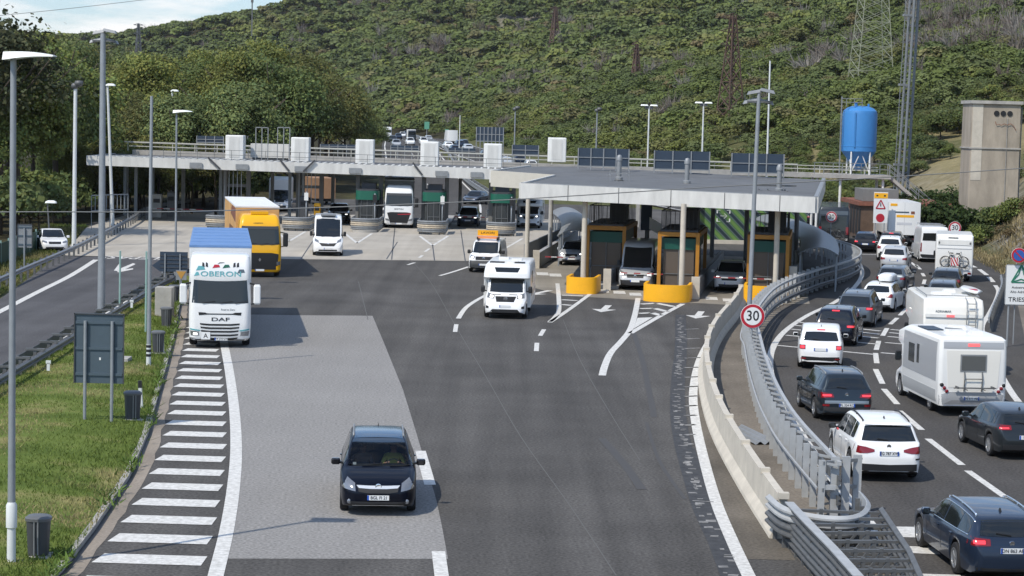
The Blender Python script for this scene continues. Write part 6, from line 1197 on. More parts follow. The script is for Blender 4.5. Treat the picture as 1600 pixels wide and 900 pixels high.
for z_ in (.12, .42, .74):
    for P_ in (LP, RP): m_ = MB(); wbeam(P_, z_, 1, m_, M_GALVD, .95); m_.build('side_beam', cc, world=True, smooth=True, auto=50)
m_ = MB().m(M_POSTG); m_.sweep([p + Vector((0, 0, 1.03)) for p in LP], [(-.08, 0), (.12, 0), (.12, .03), (-.08, .03)]); m_.build('top_flange', cc, world=True)
for k in range(9):
    f__ = k / 8 * .95 + .02; i = min(2, int(f__ * 3)); u = f__ * 3 - i; a, b_ = LP[i].lerp(LP[i + 1], u), RP[i].lerp(RP[i + 1], u); m_ = MB().m(M_GALVD)
    for z_ in (.25, .55, .9): m_.bar(a + Vector((0, 0, z_)), b_ + Vector((0, 0, z_)), .09, .06)
    for q in (.0, .33, .66, 1): c = a.lerp(b_, q); m_.bar(c, c + Vector((0, 0, .95)), .08)
    c1, c2, c3 = a.lerp(b_, .33), a.lerp(b_, .66), a; m_.bar(c1 + Vector((0, 0, .1)), c2 + Vector((0, 0, .85)), .05); m_.build('diaphragm', cc, world=True)
dk_ = MB().m(M_SLAB); dk_.flat([LP[0], RP[0], RP[3], LP[3]], .006); struct(dk_.build('cushion_base'))
cs = thing('corrugated_sheet', 'loose grey corrugated metal sheet lying on the median walkway', 'metal sheet', G(1172, 682, .03), R(12)); m_ = MB().m(M_GALV); xs = np.linspace(-.42, .42, 25); top_ = [(x, .05 + .045 * math.sin(x * 2 * math.pi / .28)) for x in xs]; m_.loft([[(x, y, z_) for x, z_ in top_] + [(x, y, z_ - .012) for x, z_ in reversed(top_)] for y in (-1.6, 1.9)]); m_.build('sheet', cs, smooth=True, auto=60)
# railing by the ramp, cable
rl2 = thing('foot_railing', 'grey tubular railing left of the ramp canopy column', 'railing', (-32.6, 168, 0)); m_ = MB().m(M_POLE); a, b_ = At(143, 320, 165), At(200, 318, 169)
for z_ in (1.5, 2.7): m_.bar((a.x, a.y, z_), (b_.x, b_.y, z_), .07)
for k in range(11): c = a.lerp(b_, k / 10); m_.bar((c.x, c.y, 0 if k in (0, 5, 10) else 1.5), (c.x, c.y, 2.7), .05)
m_.build('rails', rl2, world=True)
cbp = smooth_path([At(-120, 332, 95), At(60, 331, 96), At(250, 331, 98), At(450, 326, 100), At(640, 319, 101), At(815, 311, 102), At(1100, 293, 105), At(1385, 277, 108), At(1700, 256, 112)], 8); m_ = MB().m(M_CABLE); m_.tube(cbp, .028, 6); oc = m_.build('overhead_cable', None, smooth=True); tag(oc, 'thin grey overhead cable sagging across the whole plaza', 'cable')
m_ = MB().m(M_CABLE); m_.tube(smooth_path([At(-60, 30, 400), At(120, 12, 430), At(320, -12, 470)], 6), .05, 5); tag(m_.build('overhead_cable', None), 'faint power line crossing the sky at the upper left', 'cable')
rw = thing('retaining_wall', 'short pale limestone wall below the concrete tower', 'wall', (36, 180, 0)); m_ = MB().m(mat('limestone', (.52, .44, .32), .9, noise=.3, nscale=1.2, bump=.5, bscale=3)); m_.sweep([Vector((At(1452, 385, 181).x, 181, 0)), Vector((At(1478, 385, 180).x, 180, 0)), Vector((At(1503, 385, 179).x, 179, 0))], [(-.3, -1), (.3, -1), (.2, 2.0), (-.3, 2.1)]); m_.build('wall', rw, world=True)
# ------------------------------------------------------------------ vegetation
CMI = np.array(CM.inverted())
def project(P):
    Q = np.concatenate([P, np.ones((len(P), 1))], 1) @ CMI.T; return 800 + FPX * Q[:, 0] / -Q[:, 2], 450 - FPX * Q[:, 1] / -Q[:, 2], -Q[:, 2]
def crown(seed, Rr, H, lobes, n, leaf, zc=None, flat=1.0, fill=.25, ragged=.18, lrs=(.26, .46), rnd=.75, jit=.2, lto=(.72, 1.25)):
    """Leaf clumps scattered over the lobes of an uneven crown: vertices (n, 4, 3) and a tone per leaf (n,)."""
    rg = np.random.default_rng(seed); zc = H * .5 if zc is None else zc
    u = rg.normal(size=(lobes, 3)); u /= np.linalg.norm(u, axis=1)[:, None]; u[:, 2] = np.abs(u[:, 2]) * 1.1 - .42
    lc = u * np.array([Rr * .68, Rr * .68, H * .34]) * rg.uniform(.55, 1.12, (lobes, 1)) + [0, 0, zc]; lr = Rr * rg.uniform(*lrs, lobes); lt = rg.uniform(*lto, lobes)
    k = rg.choice(lobes, n, p=lr ** 2 / (lr ** 2).sum()); d = rg.normal(size=(n, 3)); d /= np.linalg.norm(d, axis=1)[:, None]; d[:, 2] = np.where(d[:, 2] < -.35, -d[:, 2], d[:, 2])
    rad = np.where(rg.random(n) < fill, rg.uniform(.3, .9, n), 1 + rg.normal(0, ragged, n)); c = lc[k] + d * (lr[k] * rad)[:, None] * np.array([1, 1, .85 * flat])
    nn = d * 1.0 + rg.normal(size=(n, 3)) * rnd + [0, 0, .25]; nn /= np.linalg.norm(nn, axis=1)[:, None]; a = np.cross(nn, rg.normal(size=(n, 3))); a /= np.linalg.norm(a, axis=1)[:, None]; b_ = np.cross(nn, a)
    s = leaf * rg.uniform(.6, 1.5, (n, 1)); a, b_ = a * s * .5, b_ * s * .5 * rg.uniform(.55, 1, (n, 1))
    return np.stack([c - a * .35 - b_, c + a - b_ * .25, c + a * .3 + b_, c - a + b_ * .2], 1), lt[k] * rg.uniform(1 - jit, 1 + jit, n)
def twigs(seed, Rr, H, n, wd):
    rg = np.random.default_rng(seed); t_ = rg.random(n) ** .7; az = rg.uniform(0, 2 * np.pi, n); el = rg.uniform(.35, 1.45, n); p0 = np.stack([np.cos(az) * t_ * Rr * .35, np.sin(az) * t_ * Rr * .35, H * (.12 + .55 * t_)], -1)
    L = rg.uniform(.25, .55, n) * H * .8; d = np.stack([np.cos(az) * np.cos(el), np.sin(az) * np.cos(el), np.sin(el)], -1); p1 = p0 + d * L[:, None]; sdv = np.cross(d, rg.normal(size=(n, 3))); sdv /= np.linalg.norm(sdv, axis=1)[:, None]; sdv *= wd * rg.uniform(.5, 1.2, (n, 1))
    return np.stack([p0 - sdv, p0 + sdv, p1 + sdv * .3, p1 - sdv * .3], 1), rg.uniform(.75, 1.3, n)
def leaf_mesh(name, V, tone, col, material=None):
    n = len(V); m_ = bpy.data.meshes.new(name); fast_mesh(m_, V.reshape(-1, 3), np.arange(4 * n).reshape(-1, 4)); c = np.asarray(col, float) * tone[:, None]
    hue = np.random.default_rng(n).normal(0, .08, (n, 1)); c = c * np.concatenate([1 + hue, np.ones((n, 1)), 1 - hue], 1)
    at = m_.color_attributes.new('tone', 'FLOAT_COLOR', 'POINT'); at.data.foreach_set('color', np.concatenate([np.repeat(np.clip(c, .005, 1), 4, 0), np.ones((4 * n, 1))], 1).astype(np.float32).ravel()); m_.materials.append(material or M_LEAF); return m_
def trunk_mesh(seed, h_, r_, limbs):
    rg = random.Random(seed); m_ = MB().m(M_BARK); pts = [(0, 0, -.3), (rg.uniform(-.1, .1), rg.uniform(-.1, .1), h_ * .35), (rg.uniform(-.3, .3), rg.uniform(-.3, .3), h_ * .7), (rg.uniform(-.5, .5), rg.uniform(-.5, .5), h_)]; m_.tube(pts, r_, 7, r_ * .35)
    for k in range(limbs): a = rg.uniform(0, 6.28); z_ = h_ * rg.uniform(.3, .75); L = h_ * rg.uniform(.25, .42); m_.tube([(0, 0, z_), (math.cos(a) * L * .5, math.sin(a) * L * .5, z_ + L * .35), (math.cos(a) * L, math.sin(a) * L, z_ + L * .8)], r_ * .42, 5, r_ * .12)
    o = m_.build('trunk', smooth=True); me = o.data; bpy.data.objects.remove(o); return me
GREENS = [(0.140, 0.170, 0.048), (0.166, 0.182, 0.050), (0.110, 0.144, 0.048), (0.172, 0.182, 0.060), (0.130, 0.162, 0.060), (0.156, 0.164, 0.056)]
BIG = []
for k in range(6):
    H_ = 14.0; V, T = crown(100 + k, 4.7 + .3 * (k % 3), 14.5, 64, 22000, .20, zc=6.7, fill=.22, lrs=(.13, .32), rnd=.55, ragged=.26); BIG.append((leaf_mesh('crown', V, T, GREENS[k]), trunk_mesh(k, 10.0, .22, 6)))
LOOSE = (leaf_mesh('crown', *crown(130, 4.2, 11, 18, 4200, .24, zc=8.5, fill=.5, ragged=.3), (.085, .095, .045)), trunk_mesh(30, 11, .16, 9))
def plant(name, label, cat, group, loc, sc, rz, pair, szz=None):
    t_ = thing(name, label, cat, loc, rz, group); t_.scale = (sc, sc, szz or sc); cn = 'crown' if cat == 'tree' else 'foliage'
    for nm, me in ((cn, pair[0]), ('trunk' if cat == 'tree' else 'stem', pair[1])):
        o = bpy.data.objects.new(nm, me); C.objects.link(o); o.parent = t_
    return t_
rgt = random.Random(4)
PROF = ([-60, 0, 50, 100, 150, 200, 260, 330, 400, 470, 520, 560, 590], [0, 2, 22, 30, 58, 58, 62, 46, 42, 60, 105, 140, 200])
LBL = dict(A='tall dark tree at the far left behind the white posts', B='dark green tree in the wood behind the ramp end of the toll canopy', C='olive green tree in the deeper part of the left wood', D='tree at the right edge of the left wood beside the distant motorway')
rows = [('A', 150, 166, [-42, -8, 30]), ('A', 176, 192, [-10, 22, 52, 80]), ('B', 200, 222, list(range(130, 400, 30))), ('B', 191, 200, list(range(96, 350, 26))), ('C', 236, 262, list(range(60, 490, 33))), ('C', 268, 290, list(range(-20, 540, 38))), ('D', 300, 350, list(range(300, 580, 27))), ('D', 360, 430, list(range(470, 590, 18)))]
for key, y0, y1, pxs in rows:
    for px in pxs:
        Y = rgt.uniform(y0, y1); px_ = px + rgt.uniform(-9, 9); p = At(px_, 300, Y); zg = zt(p.x, p.y); ty = float(np.interp(px_, *PROF)); zt_op = At(px_, ty, Y).z
        h_ = (zt_op - zg) * rgt.uniform(.84, 1.0) if key != 'B' else (At(px_, max(ty + 70, 110), Y).z - zg) * rgt.uniform(.9, 1.05) * (.62 if y0 == 191 else 1)
        if px < 20 and key == 'A': pr_ = LOOSE
        else: pr_ = BIG[rgt.randrange(6)]
        sz = h_ / 12.2; sc = min(sz * rgt.uniform(.9, 1.1), 1.5); plant('broadleaf_tree', LBL[key], 'tree', 'trees of the left wood', (p.x, p.y, zg), sc, rgt.uniform(0, 6.28), pr_, sz)
SHR = []
for k in range(5): V, T = crown(200 + k, 1.7, 2.6, 12, 1500, .20, zc=1.25, fill=.3); SHR.append((leaf_mesh('foliage', V, T, (GREENS + [(0.04, 0.062, 0.018)])[(k * 2) % 6]), trunk_mesh(60 + k, 1.6, .06, 4)))
DRY = []
for k in range(3): V, T = crown(230 + k, 1.3, 1.6, 9, 800, .15, zc=.7, fill=.5, ragged=.3); DRY.append((leaf_mesh('foliage', V, T, ((.16, .12, .06), (.20, .16, .09), (.11, .10, .05))[k]), trunk_mesh(70 + k, 1.0, .04, 5)))
for px in list(range(95, 400, 17)) + list(range(100, 400, 24)):
    p = At(px + rgt.uniform(-8, 8), 320, rgt.uniform(197, 222)); plant('woodland_bush', 'low bush along the foot of the left wood', 'bush', 'bushes at the foot of the left wood', (p.x, p.y, zt(p.x, p.y)), rgt.uniform(1.3, 2.4), rgt.uniform(0, 6), SHR[rgt.randrange(5)])
for px in list(range(-30, 170, 15)):
    p = At(px, 330, rgt.uniform(150, 190)); p.x -= 3.5; plant('woodland_bush', 'low bush along the foot of the left wood', 'bush', 'bushes at the foot of the left wood', (p.x, p.y, zt(p.x, p.y)), rgt.uniform(1.2, 2.2), rgt.uniform(0, 6), SHR[rgt.randrange(5)])
# shrubs on the bank at the right
DKG = [leaf_mesh('foliage', *crown(250 + k, 1.8, 3.0, 13, 2200, .20, zc=1.5, fill=.3), (.036, .058, .017)) for k in range(2)]
bank = [(1392, 300, 196), (1408, 250, 205), (1420, 330, 186), (1432, 280, 195), (1442, 350, 182), (1450, 235, 208), (1455, 305, 190), (1462, 270, 198), (1470, 345, 181), (1478, 225, 210), (1482, 300, 189), (1490, 260, 198), (1494, 335, 181), (1500, 200, 215), (1505, 370, 172), (1440, 200, 216), (1425, 375, 180), (1465, 385, 174), (1410, 365, 184), (1485, 375, 172)]
for px, py, Y in bank:
    p = At(px, py, Y); zg = zt(p.x, p.y); plant('bank_shrub', 'dense dark green shrub on the bank between the mast and the concrete tower', 'shrub', 'dark shrubs on the right bank', (p.x, p.y, min(zg, max(p.z - 1.5, zg - .5))), rgt.uniform(.95, 1.5), rgt.uniform(0, 6), (DKG[rgt.randrange(2)], SHR[0][1]))
for px, py, Y, s_ in ((1535, 345, 170, 1.0), (1552, 330, 172, 1.2), (1570, 335, 170, 1.0), (1590, 345, 168, .8), (1520, 362, 168, .8)):
    p = At(px, py, Y); plant('tower_shrub', 'light green shrub growing at the foot of the concrete tower', 'shrub', 'shrubs at the foot of the concrete tower', (p.x, p.y, zt(p.x, p.y) - .1), s_, rgt.uniform(0, 6), SHR[rgt.randrange(5)])
for k in range(34):
    Y = rgt.uniform(105, 172); fx = float(np.interp(Y, FOOT[:, 1], FOOT[:, 0])); x = fx + rgt.uniform(.2, 7); plant('dry_shrub', 'dry brownish shrub clinging to the rocky bank on the right', 'shrub', 'dry shrubs on the rocky bank', (x, Y, zt(x, Y) - .05), rgt.uniform(.5, 1.15), rgt.uniform(0, 6), DRY[rgt.randrange(3)])
# wooded hillside: the nearest trees one by one, the rest as one mass
rg = np.random.default_rng(12); pts = []
for Y0, Y1, st in ((195, 420, 3.4), (420, 620, 4.0), (620, 900, 5.2), (900, 1700, 7.2)):
    ys = np.arange(Y0, Y1, st)
    for y in ys: xs = np.arange(-.27 * y - 5, .27 * y + 5, st); pts.append(np.stack([xs + rg.uniform(-.5, .5, len(xs)) * st, np.full(len(xs), y) + rg.uniform(-.5, .5, len(xs)) * st], -1))
P = np.concatenate(pts); d = foot_dist(P[:, 0], P[:, 1]); Z = terr(P[:, 0], P[:, 1]); px, py, dp = project(np.concatenate([P, Z[:, None]], 1))
xo = np.interp(P[:, 1], [q.y for q in POUT], [q.x for q in POUT]); keep = ((d > 1.5) | ((d > -16) & (P[:, 0] > xo + 8) & (P[:, 1] > 205) & (rg.random(len(P)) < .75))) & (px > -70) & (px < 1670) & (py > -75) & (py < 330)
a_ = P[:, 0] / P[:, 1]; clear = (vnoise(P[:, 0], P[:, 1], 17, 40) > .60 - .18 * np.clip((a_ - .11) / .08, 0, 1)) & (a_ > .10) & (P[:, 1] < 345) & (py > 90)
low_ = (vnoise(P[:, 0], P[:, 1], 30, 41) > .72) & (P[:, 1] > 345); keep &= ~clear & ~(low_ & (rg.random(len(P)) < .35)); keep &= ~((np.abs(px - 1140) < 16) & (py > 120) & (P[:, 1] < 520))
P, Z, d, px, py, a_ = P[keep], Z[keep], d[keep], px[keep], py[keep], a_[keep]; n = len(P)
hgt = rg.uniform(3.6, 6.4, n) * np.where(P[:, 1] < 345, .72, 1.0) * np.where(P[:, 1] > 620, 1.25, 1) * np.where(P[:, 1] > 900, 1.25, 1); hgt *= np.where(d < 14, .75, 1); hgt = np.where(d < 1.5, np.minimum(hgt, 2.6), hgt); wid = hgt * rg.uniform(.54, .80, n)
pal = np.array([(.110, .138, .040), (.142, .160, .046), (.088, .114, .040), (.134, .140, .050), (.155, .148, .064), (.138, .112, .054), (.116, .140, .052)])
v1 = vnoise(P[:, 0], P[:, 1], 26, 50) * .6 + rg.random(n) * .4; v2 = rg.random(n); ci = np.select([v1 < .33, v1 < .52, v1 < .66, v1 < .78], [2, 0, 6, 1], 3); ci = np.where(v2 > .988, 5, np.where(v2 > .94, 4, ci)); tone = pal[ci] * rg.uniform(.85, 1.2, (n, 1))
gray = ((px > 1420) & (py < 110) & (rg.random(n) < .55)) | ((vnoise(P[:, 0], P[:, 1], 22, 60) > .84) & (rg.random(n) < .4)) | (rg.random(n) < .008)
dist = np.where(gray, 1e9, P[:, 1]); near = np.argsort(dist)[:240]; isn = np.zeros(n, bool); isn[near] = True
HT = []
for k in range(7): V, T = crown(300 + k, .52, 1.0, 12, 2600, .050, zc=.50, fill=.2, rnd=.38, ragged=.12, jit=.1, lto=(.85, 1.15)); HT.append((leaf_mesh('crown', V, T, pal[(0, 6, 1, 2, 3, 0, 6)[k]]), trunk_mesh(80 + k, .7, .022, 3)))
cm_ = {0: (0, 5), 6: (1, 6), 1: (2,), 2: (3,), 3: (4,), 4: (4,), 5: (4,)}
for i in near:
    k = cm_[int(ci[i])]; k = k[i % len(k)]; t_ = plant('hillside_tree', 'small round crowned tree on the nearer wooded slope behind the canopies', 'tree', 'trees on the hillside', (P[i, 0], P[i, 1], Z[i] - .15), wid[i] * 2.0, float(rg.uniform(0, 6)), HT[k], hgt[i] * 1.05)
TEM = [crown(400 + k, .52, 1.0, 9, 620, .078, zc=.50, fill=.12, rnd=.32, ragged=.10, jit=.08, lto=(.86, 1.14)) for k in range(8)]; TEMF = [crown(420 + k, .52, 1.0, 7, 160, .17, zc=.50, fill=.1, rnd=.32, ragged=.1, jit=.08, lto=(.86, 1.14)) for k in range(6)]; TW = [twigs(440 + k, .6, 1.0, 90, .016) for k in range(4)]
print('HILLSIDE', n, int((P[:, 1] < 640).sum())); VS, TS = [], []
for i in range(n):
    if isn[i]: continue
    if gray[i]: V, T = TW[i % 4]; col = np.array([(.19, .165, .14), (.15, .12, .10), (.23, .21, .185)][i % 3]); w_, h_ = wid[i] * 1.6, hgt[i] * 1.25
    else: V, T = (TEM[i % 8] if P[i, 1] < 640 else TEMF[i % 6]); col = tone[i]; w_, h_ = wid[i] * 2.0, hgt[i] * 1.05
    a = i * 2.399; c, s = math.cos(a), math.sin(a); M3 = np.array([[c * w_, -s * w_, 0], [s * w_, c * w_, 0], [0, 0, h_]]); VS.append(V.reshape(-1, 3) @ M3.T + [P[i, 0], P[i, 1], Z[i] - .2]); TS.append(np.repeat(T[:, None] * col, 4, 0))
VS = np.concatenate(VS); TS = np.concatenate(TS); TS *= np.random.default_rng(9).normal(1, .03, (len(TS) // 4, 1)).repeat(4, 0)
m_ = bpy.data.meshes.new('hillside_wood'); fast_mesh(m_, VS, np.arange(len(VS)).reshape(-1, 4)); at = m_.color_attributes.new('tone', 'FLOAT_COLOR', 'POINT'); at.data.foreach_set('color', np.concatenate([np.clip(TS, .004, 1), np.ones((len(TS), 1))], 1).astype(np.float32).ravel()); m_.materials.append(M_LEAF)
hw_ = bpy.data.objects.new('hillside_wood', m_); C.objects.link(hw_); struct(hw_, 'stuff')
gf = thing('green_fence', 'dark green mesh fence beside the ramp guardrail at the left edge', 'fence', (-33, 120, 0)); FP = smooth_path([G(-40, 452) + Vector((-2, 0, 0)), G(40, 420) + Vector((-2, 0, 0)), G(112, 392) + Vector((-2.2, 0, 0))], 5); m_ = MB().m(mat('fence_green', (.012, .05, .025), .7)); m_.sweep(FP, [(-.02, 0), (.02, 0), (.02, 1.3), (-.02, 1.3)]); m_.build('mesh_panel', gf, world=True)
for p, tg in along(FP, 2.5): m_ = MB().m(M_POLEG); m_.box((p.x, p.y, .7), (.07, .07, 1.5)); m_.build('post', gf, world=True)
# ------------------------------------------------------------------ the traffic
PW = paint('white', (0.78, 0.785, 0.775), 0.0); PNAVY = paint('navy', (0.002, 0.004, 0.011), 0, .2); PDKB = paint('dark_blue', (0.018, 0.03, 0.055), .4, .3); PDKG = paint('dark_grey', (0.022, 0.027, 0.031), .4, .3)
PPET = paint('petrol', (0.020, 0.030, 0.040), .4, .3); PGRY = paint('mid_grey', (0.115, 0.135, 0.155), .5, .35); PSIL = paint('silver', (0.46, 0.48, 0.50), .15, .35); PBLK = paint('black', (0.008, 0.008, 0.01), .2, .25)
PMH = mat('camper_white', (0.78, 0.78, 0.755), 0.35, coat=.3); PMHC = mat('camper_cream', (0.74, 0.72, 0.66), 0.4, coat=.3); PMHG = mat('camper_silver', (0.42, 0.43, 0.44), 0.4, .2, coat=.3); PYT = paint('truck_yellow', (0.83, 0.42, 0.006), 0.0)
TRIMG = mat('trim_grey', (0.035, 0.037, 0.04), .6)
mcl = bpy.data.materials.new('clear_glass'); mcl.use_nodes = True; t = mcl.node_tree; t.nodes.clear(); o_ = t.nodes.new('ShaderNodeOutputMaterial'); tb = t.nodes.new('ShaderNodeBsdfTransparent'); tb.inputs['Color'].default_value = (0.62, 0.68, 0.70, 1)
gb = t.nodes.new('ShaderNodeBsdfGlossy'); gb.inputs['Roughness'].default_value = 0.03; fr = t.nodes.new('ShaderNodeFresnel'); fr.inputs['IOR'].default_value = 1.45; ms = t.nodes.new('ShaderNodeMixShader')
t.links.new(fr.outputs[0], ms.inputs['Fac']); t.links.new(tb.outputs[0], ms.inputs[1]); t.links.new(gb.outputs[0], ms.inputs[2]); t.links.new(ms.outputs[0], o_.inputs['Surface'])

def local_at(v, p): return v.root.matrix_basis @ Vector(p)
# --- dark MPV in the foreground, two people in front
PZ = mat('paint_midnight', (0.0015, 0.003, 0.009), .3, 0, coat=.35, spec=.1)
z = car('family_car', 'dark blue family car driving towards the camera on the pale asphalt', 'mpv', (4.66, 1.86, 1.68, .33), G(590, 797), 4, PZ, ws=(.195, .78), near=True, see_in=(.225, .41), screen_mat=mcl, rails=M_GALV, antenna=True, cat='car',
        grille=[[(-.50, .355), (-.25, .335), (.25, .335), (.50, .355)], [(-.54, .44), (.54, .44)]], lamps=[[(.58, .36), (.95, .40)], [(.60, .47), (.80, .535)]], lower=[[(-.66, .145), (.66, .145)], [(-.72, .215), (.72, .215)]], plate=(.272, 'BGL FI 21'), badge=.425, spokes=7, mirror_mat=PBLK, msize=(.22, .13, .15))
v = z; v.patch('grille_bar', 'front', [(-.46, .685), (-.2, .665), (.2, .665), (.46, .685)], [(-.52, .745), (-.2, .735), (.2, .735), (.52, .745)], mat('satin_bar', (.62, .64, .66), .3, .4), 14, 3, .022)
v.patch('visor_band', 'top', [(x * .93 * .70, -.62 + .05 * x * x) for x in np.linspace(-1, 1, 7)], [(x * .93 * .655, -.43 + .05 * x * x) for x in np.linspace(-1, 1, 7)], mat('shade_band', (.03, .05, .08), .1, spec=.6), 12, 3, .014)
v.patch('roof_glass', 'top', [(x * .60, -.36) for x in np.linspace(-1, 1, 7)], [(x * .58, 1.3) for x in np.linspace(-1, 1, 7)], mat('roof_sky_blue', (.03, .075, .14), .12, spec=.7), 10, 8, .006)  # blue of the reflected sky is put into the glass base colour
for sg in (-1, 1): m_ = MB().m(M_HEAD); p = v.hit('front', sg * .68, .36); m_.lathe([(.001, -.012), (.05, -.012), (.06, .0), (.06, .03)], (p.x, p.y, p.z), 14, 'Y'); m_.build('fog_lamp', v.root, smooth=True)
m_ = MB().m(M_CHROME); m_.tube([v.hit('front', x, .25) + Vector((0, -.012, 0)) for x in np.linspace(-.62, .62, 11)], .012, 5); m_.build('chrome_lip', v.root, smooth=True)
m_ = MB().m(M_BLACK); V, F = vloft([(.55, .70, -1.15, -.55, .1, .05), (.98, .72, -1.02, -.62, .1, .06), (1.02, .70, -.98, -.68, .1, .06)]); m_.add(V, F); m_.box((0, .3, .42), (1.5, 2.9, .06)); m_.box((0, .85, 1.0), (1.45, .05, 1.1)); m_.build('dashboard', v.root)
for x in (-.38, .38):
    m_ = MB().m(M_SEAT); m_.box((x, -.12, .56), (.5, .52, .16)); m_.add(*vloft([(.6, .24, .10, .24, .05, .05), (1.15, .23, .22, .34, .05, .05), (1.2, .12, .24, .33, .04, .04), (1.42, .12, .27, .35, .04, .04)])); m_.build('seat', v.root, smooth=False)
m_ = MB().m(M_BLACK); m_.tube([(.38 + .18 * math.cos(a), -.56 + .06 * math.sin(a), .93 + .17 * math.sin(a)) for a in np.linspace(0, 2 * math.pi, 17)], .015, 6); m_.build('steering_wheel', v.root, smooth=True)
person('person', 'driver in a yellow shirt behind the wheel of the dark blue family car', local_at(v, (.38, -.06, .64)), R(4), M_SHIRTY, 'drive')
person('person', 'front passenger in dark clothes beside the yellow-shirted driver', local_at(v, (-.38, -.02, .62)), R(4), M_SHIRTB, 'rest')
m_ = MB().m(M_PLATE); p = v.hit('top', -.60, -1.12); m_.box((-.58, -1.08, 1.075), (.08, .01, .06)); m_.build('windscreen_sticker', v.root)

# --- lorries
def lorry(name, label, place, head, col, trailer, L_tr=13.4, style='plain', tr_label=None, roof=None, side=None, hi=3.98, wide=1.275):
    v = Veh(name, label, 'lorry', (place[0], place[1], .012), head)
    if style == 'high': lv = [(.30, 1.12, -1.32, .95, .3, .05), (.42, 1.22, -1.40, .95, .32, .05), (1.0, 1.245, -1.42, .95, .30, .05), (1.75, 1.245, -1.40, .95, .26, .05), (2.74, 1.22, -1.22, .95, .24, .05), (2.86, 1.235, -1.26, .95, .24, .05), (3.50, 1.20, -1.06, .95, .25, .05), (3.68, 1.17, -.92, .95, .25, .05), (3.74, 1.08, -.72, .95, .25, .05)]
    else: lv = [(.30, 1.12, -1.32, .95, .28, .05), (.42, 1.22, -1.40, .95, .30, .05), (1.0, 1.245, -1.42, .95, .28, .05), (1.85, 1.245, -1.40, .95, .24, .05), (2.92, 1.18, -1.24, .95, .22, .05), (3.35, 1.12, -1.08, .95, .25, .05), (3.58, 1.0, -.80, .95, .25, .05), (3.62, .9, -.5, .95, .25, .05)]
    V, F = vloft(lv, 6); v.body(V, F, [0] * len(F), [col], 'cab')
    ws_ = (1.80, 2.70) if style == 'high' else (1.88, 2.92)
    A = [(x * 1.13, ws_[0] + .03 * x * x) for x in np.linspace(-1, 1, 9)]; B = [(x * 1.06, ws_[1] + .05 * x * x) for x in np.linspace(-1, 1, 9)]
    v.patch('windscreen', 'front', A, B, M_GLASSG, 16, 6, .012)
    for d in ('left', 'right'): v.rect('side_window', d, -.95, -.05, 1.9, 2.6, M_GLASS, off=.008)
    m_ = MB().m(M_BLACK)
    for x in (-.7, .0, .6): m_.bar(v.hit('front', x, ws_[0] + .02) + Vector((0, -.03, 0)), v.hit('front', x + .5, ws_[0] + .10) + Vector((0, -.03, 0)), .03)
    m_.build('wipers', v.root)
    for sg in (-1, 1):
        m_ = MB().m(col if style == 'high' else M_BLACK); V, F = vloft([(1.78, .10, -.07, .06, .04, .03), (1.84, .145, -.10, .08, .06, .04), (2.5, .145, -.10, .08, .06, .04), (2.58, .10, -.07, .06, .04, .03)]); m_.add([(a + sg * 1.48, b_ - 1.22, c) for a, b_, c in V], F)
        m_.m(M_BLACK).bar((sg * 1.15, -1.1, 2.62), (sg * 1.46, -1.2, 2.56), .06); m_.bar((sg * 1.2, -1.15, 1.76), (sg * 1.46, -1.2, 1.82), .05); m_.box((sg * 1.48, -1.13, 2.2), (.2, .012, .55)); m_.build('mirror', v.root, smooth=False)
    ch_ = MB().m(M_BLACK); ch_.box((0, 6.5, .85), (.9, 14, .28)); ch_.box((0, -.6, .55), (2.0, 1.2, .5)); ch_.build('chassis', v.root)
    v.wheels([0, 3.6], 1.22, .5, .31, M_GALV, 8)
    tr = MB().m(trailer); V, F = vloft([(1.02, wide, 1.25, 1.25 + L_tr, .03, .03), (hi - .06, wide, 1.25, 1.25 + L_tr, .03, .03)], 2); tr.add(V, F); to = tr.build('trailer', v.root)
    rf = MB().m(roof or trailer); rf.box((0, 1.25 + L_tr / 2, hi - .035), (wide * 2 + .03, L_tr + .03, .09)); 
    for k in range(1, 6): rf.box((0, 1.25 + L_tr * k / 6, hi + .014), (wide * 2 - .1, .06, .02))
    rf.build('trailer_roof', to)
    for y in (8.8, 10.1, 11.4):
        for sg in (-1, 1): w_ = bpy.data.objects.new('wheel', wheel_mesh(.5, .31)); C.objects.link(w_); w_.parent = v.root; w_.location = (sg * 1.06, y, .5); w_.rotation_euler = (0, 0, 0 if sg > 0 else math.pi)
    return v, to
TARPB = mat('tarp_blue', (0.12, 0.235, 0.46), 0.6, noise=.12, nscale=1.5, bump=.3, bscale=3); TARPW = mat('tarp_white', (0.70, 0.71, 0.71), .6, noise=.06, nscale=1); TRG = mat('trailer_grey', (0.30, 0.30, 0.29), .6, noise=.1)
TEAL = mat('teal_print', (0.10, 0.33, 0.36), .5); SILV = mat('silver_slot', (0.72, 0.74, 0.75), .3, .3)
f_ = G(343, 543); h = 8; d_ = Vector((math.sin(R(h)), -math.cos(R(h)), 0)); v, to = lorry('articulated_lorry', 'white articulated lorry with a blue tarpaulin trailer roof and teal lettering above the windscreen', f_ - d_ * 1.1, h, PW, TARPW, style='high', roof=TARPB)
v.write('OBERON', .30, 'front', .02, 2.98, TEAL, sx=1.35)
for x0, x1, z0, z1, mt in ((-.98, -.62, 3.12, 3.3, TEAL), (-1.06, -.84, 2.90, 3.06, TEAL), (.66, .98, 3.02, 3.18, M_SBACK), (-.33, -.02, 3.22, 3.36, M_RED), (.08, .38, 3.22, 3.36, M_GRNB), (-.12, .16, 3.40, 3.45, M_INK)): v.patch('emblem', 'front', [(x0, z0), (x1, z0 + .04)], [(x0 + .09, z1), (x1 - .05, z1)], mt, 4, 2, .014)
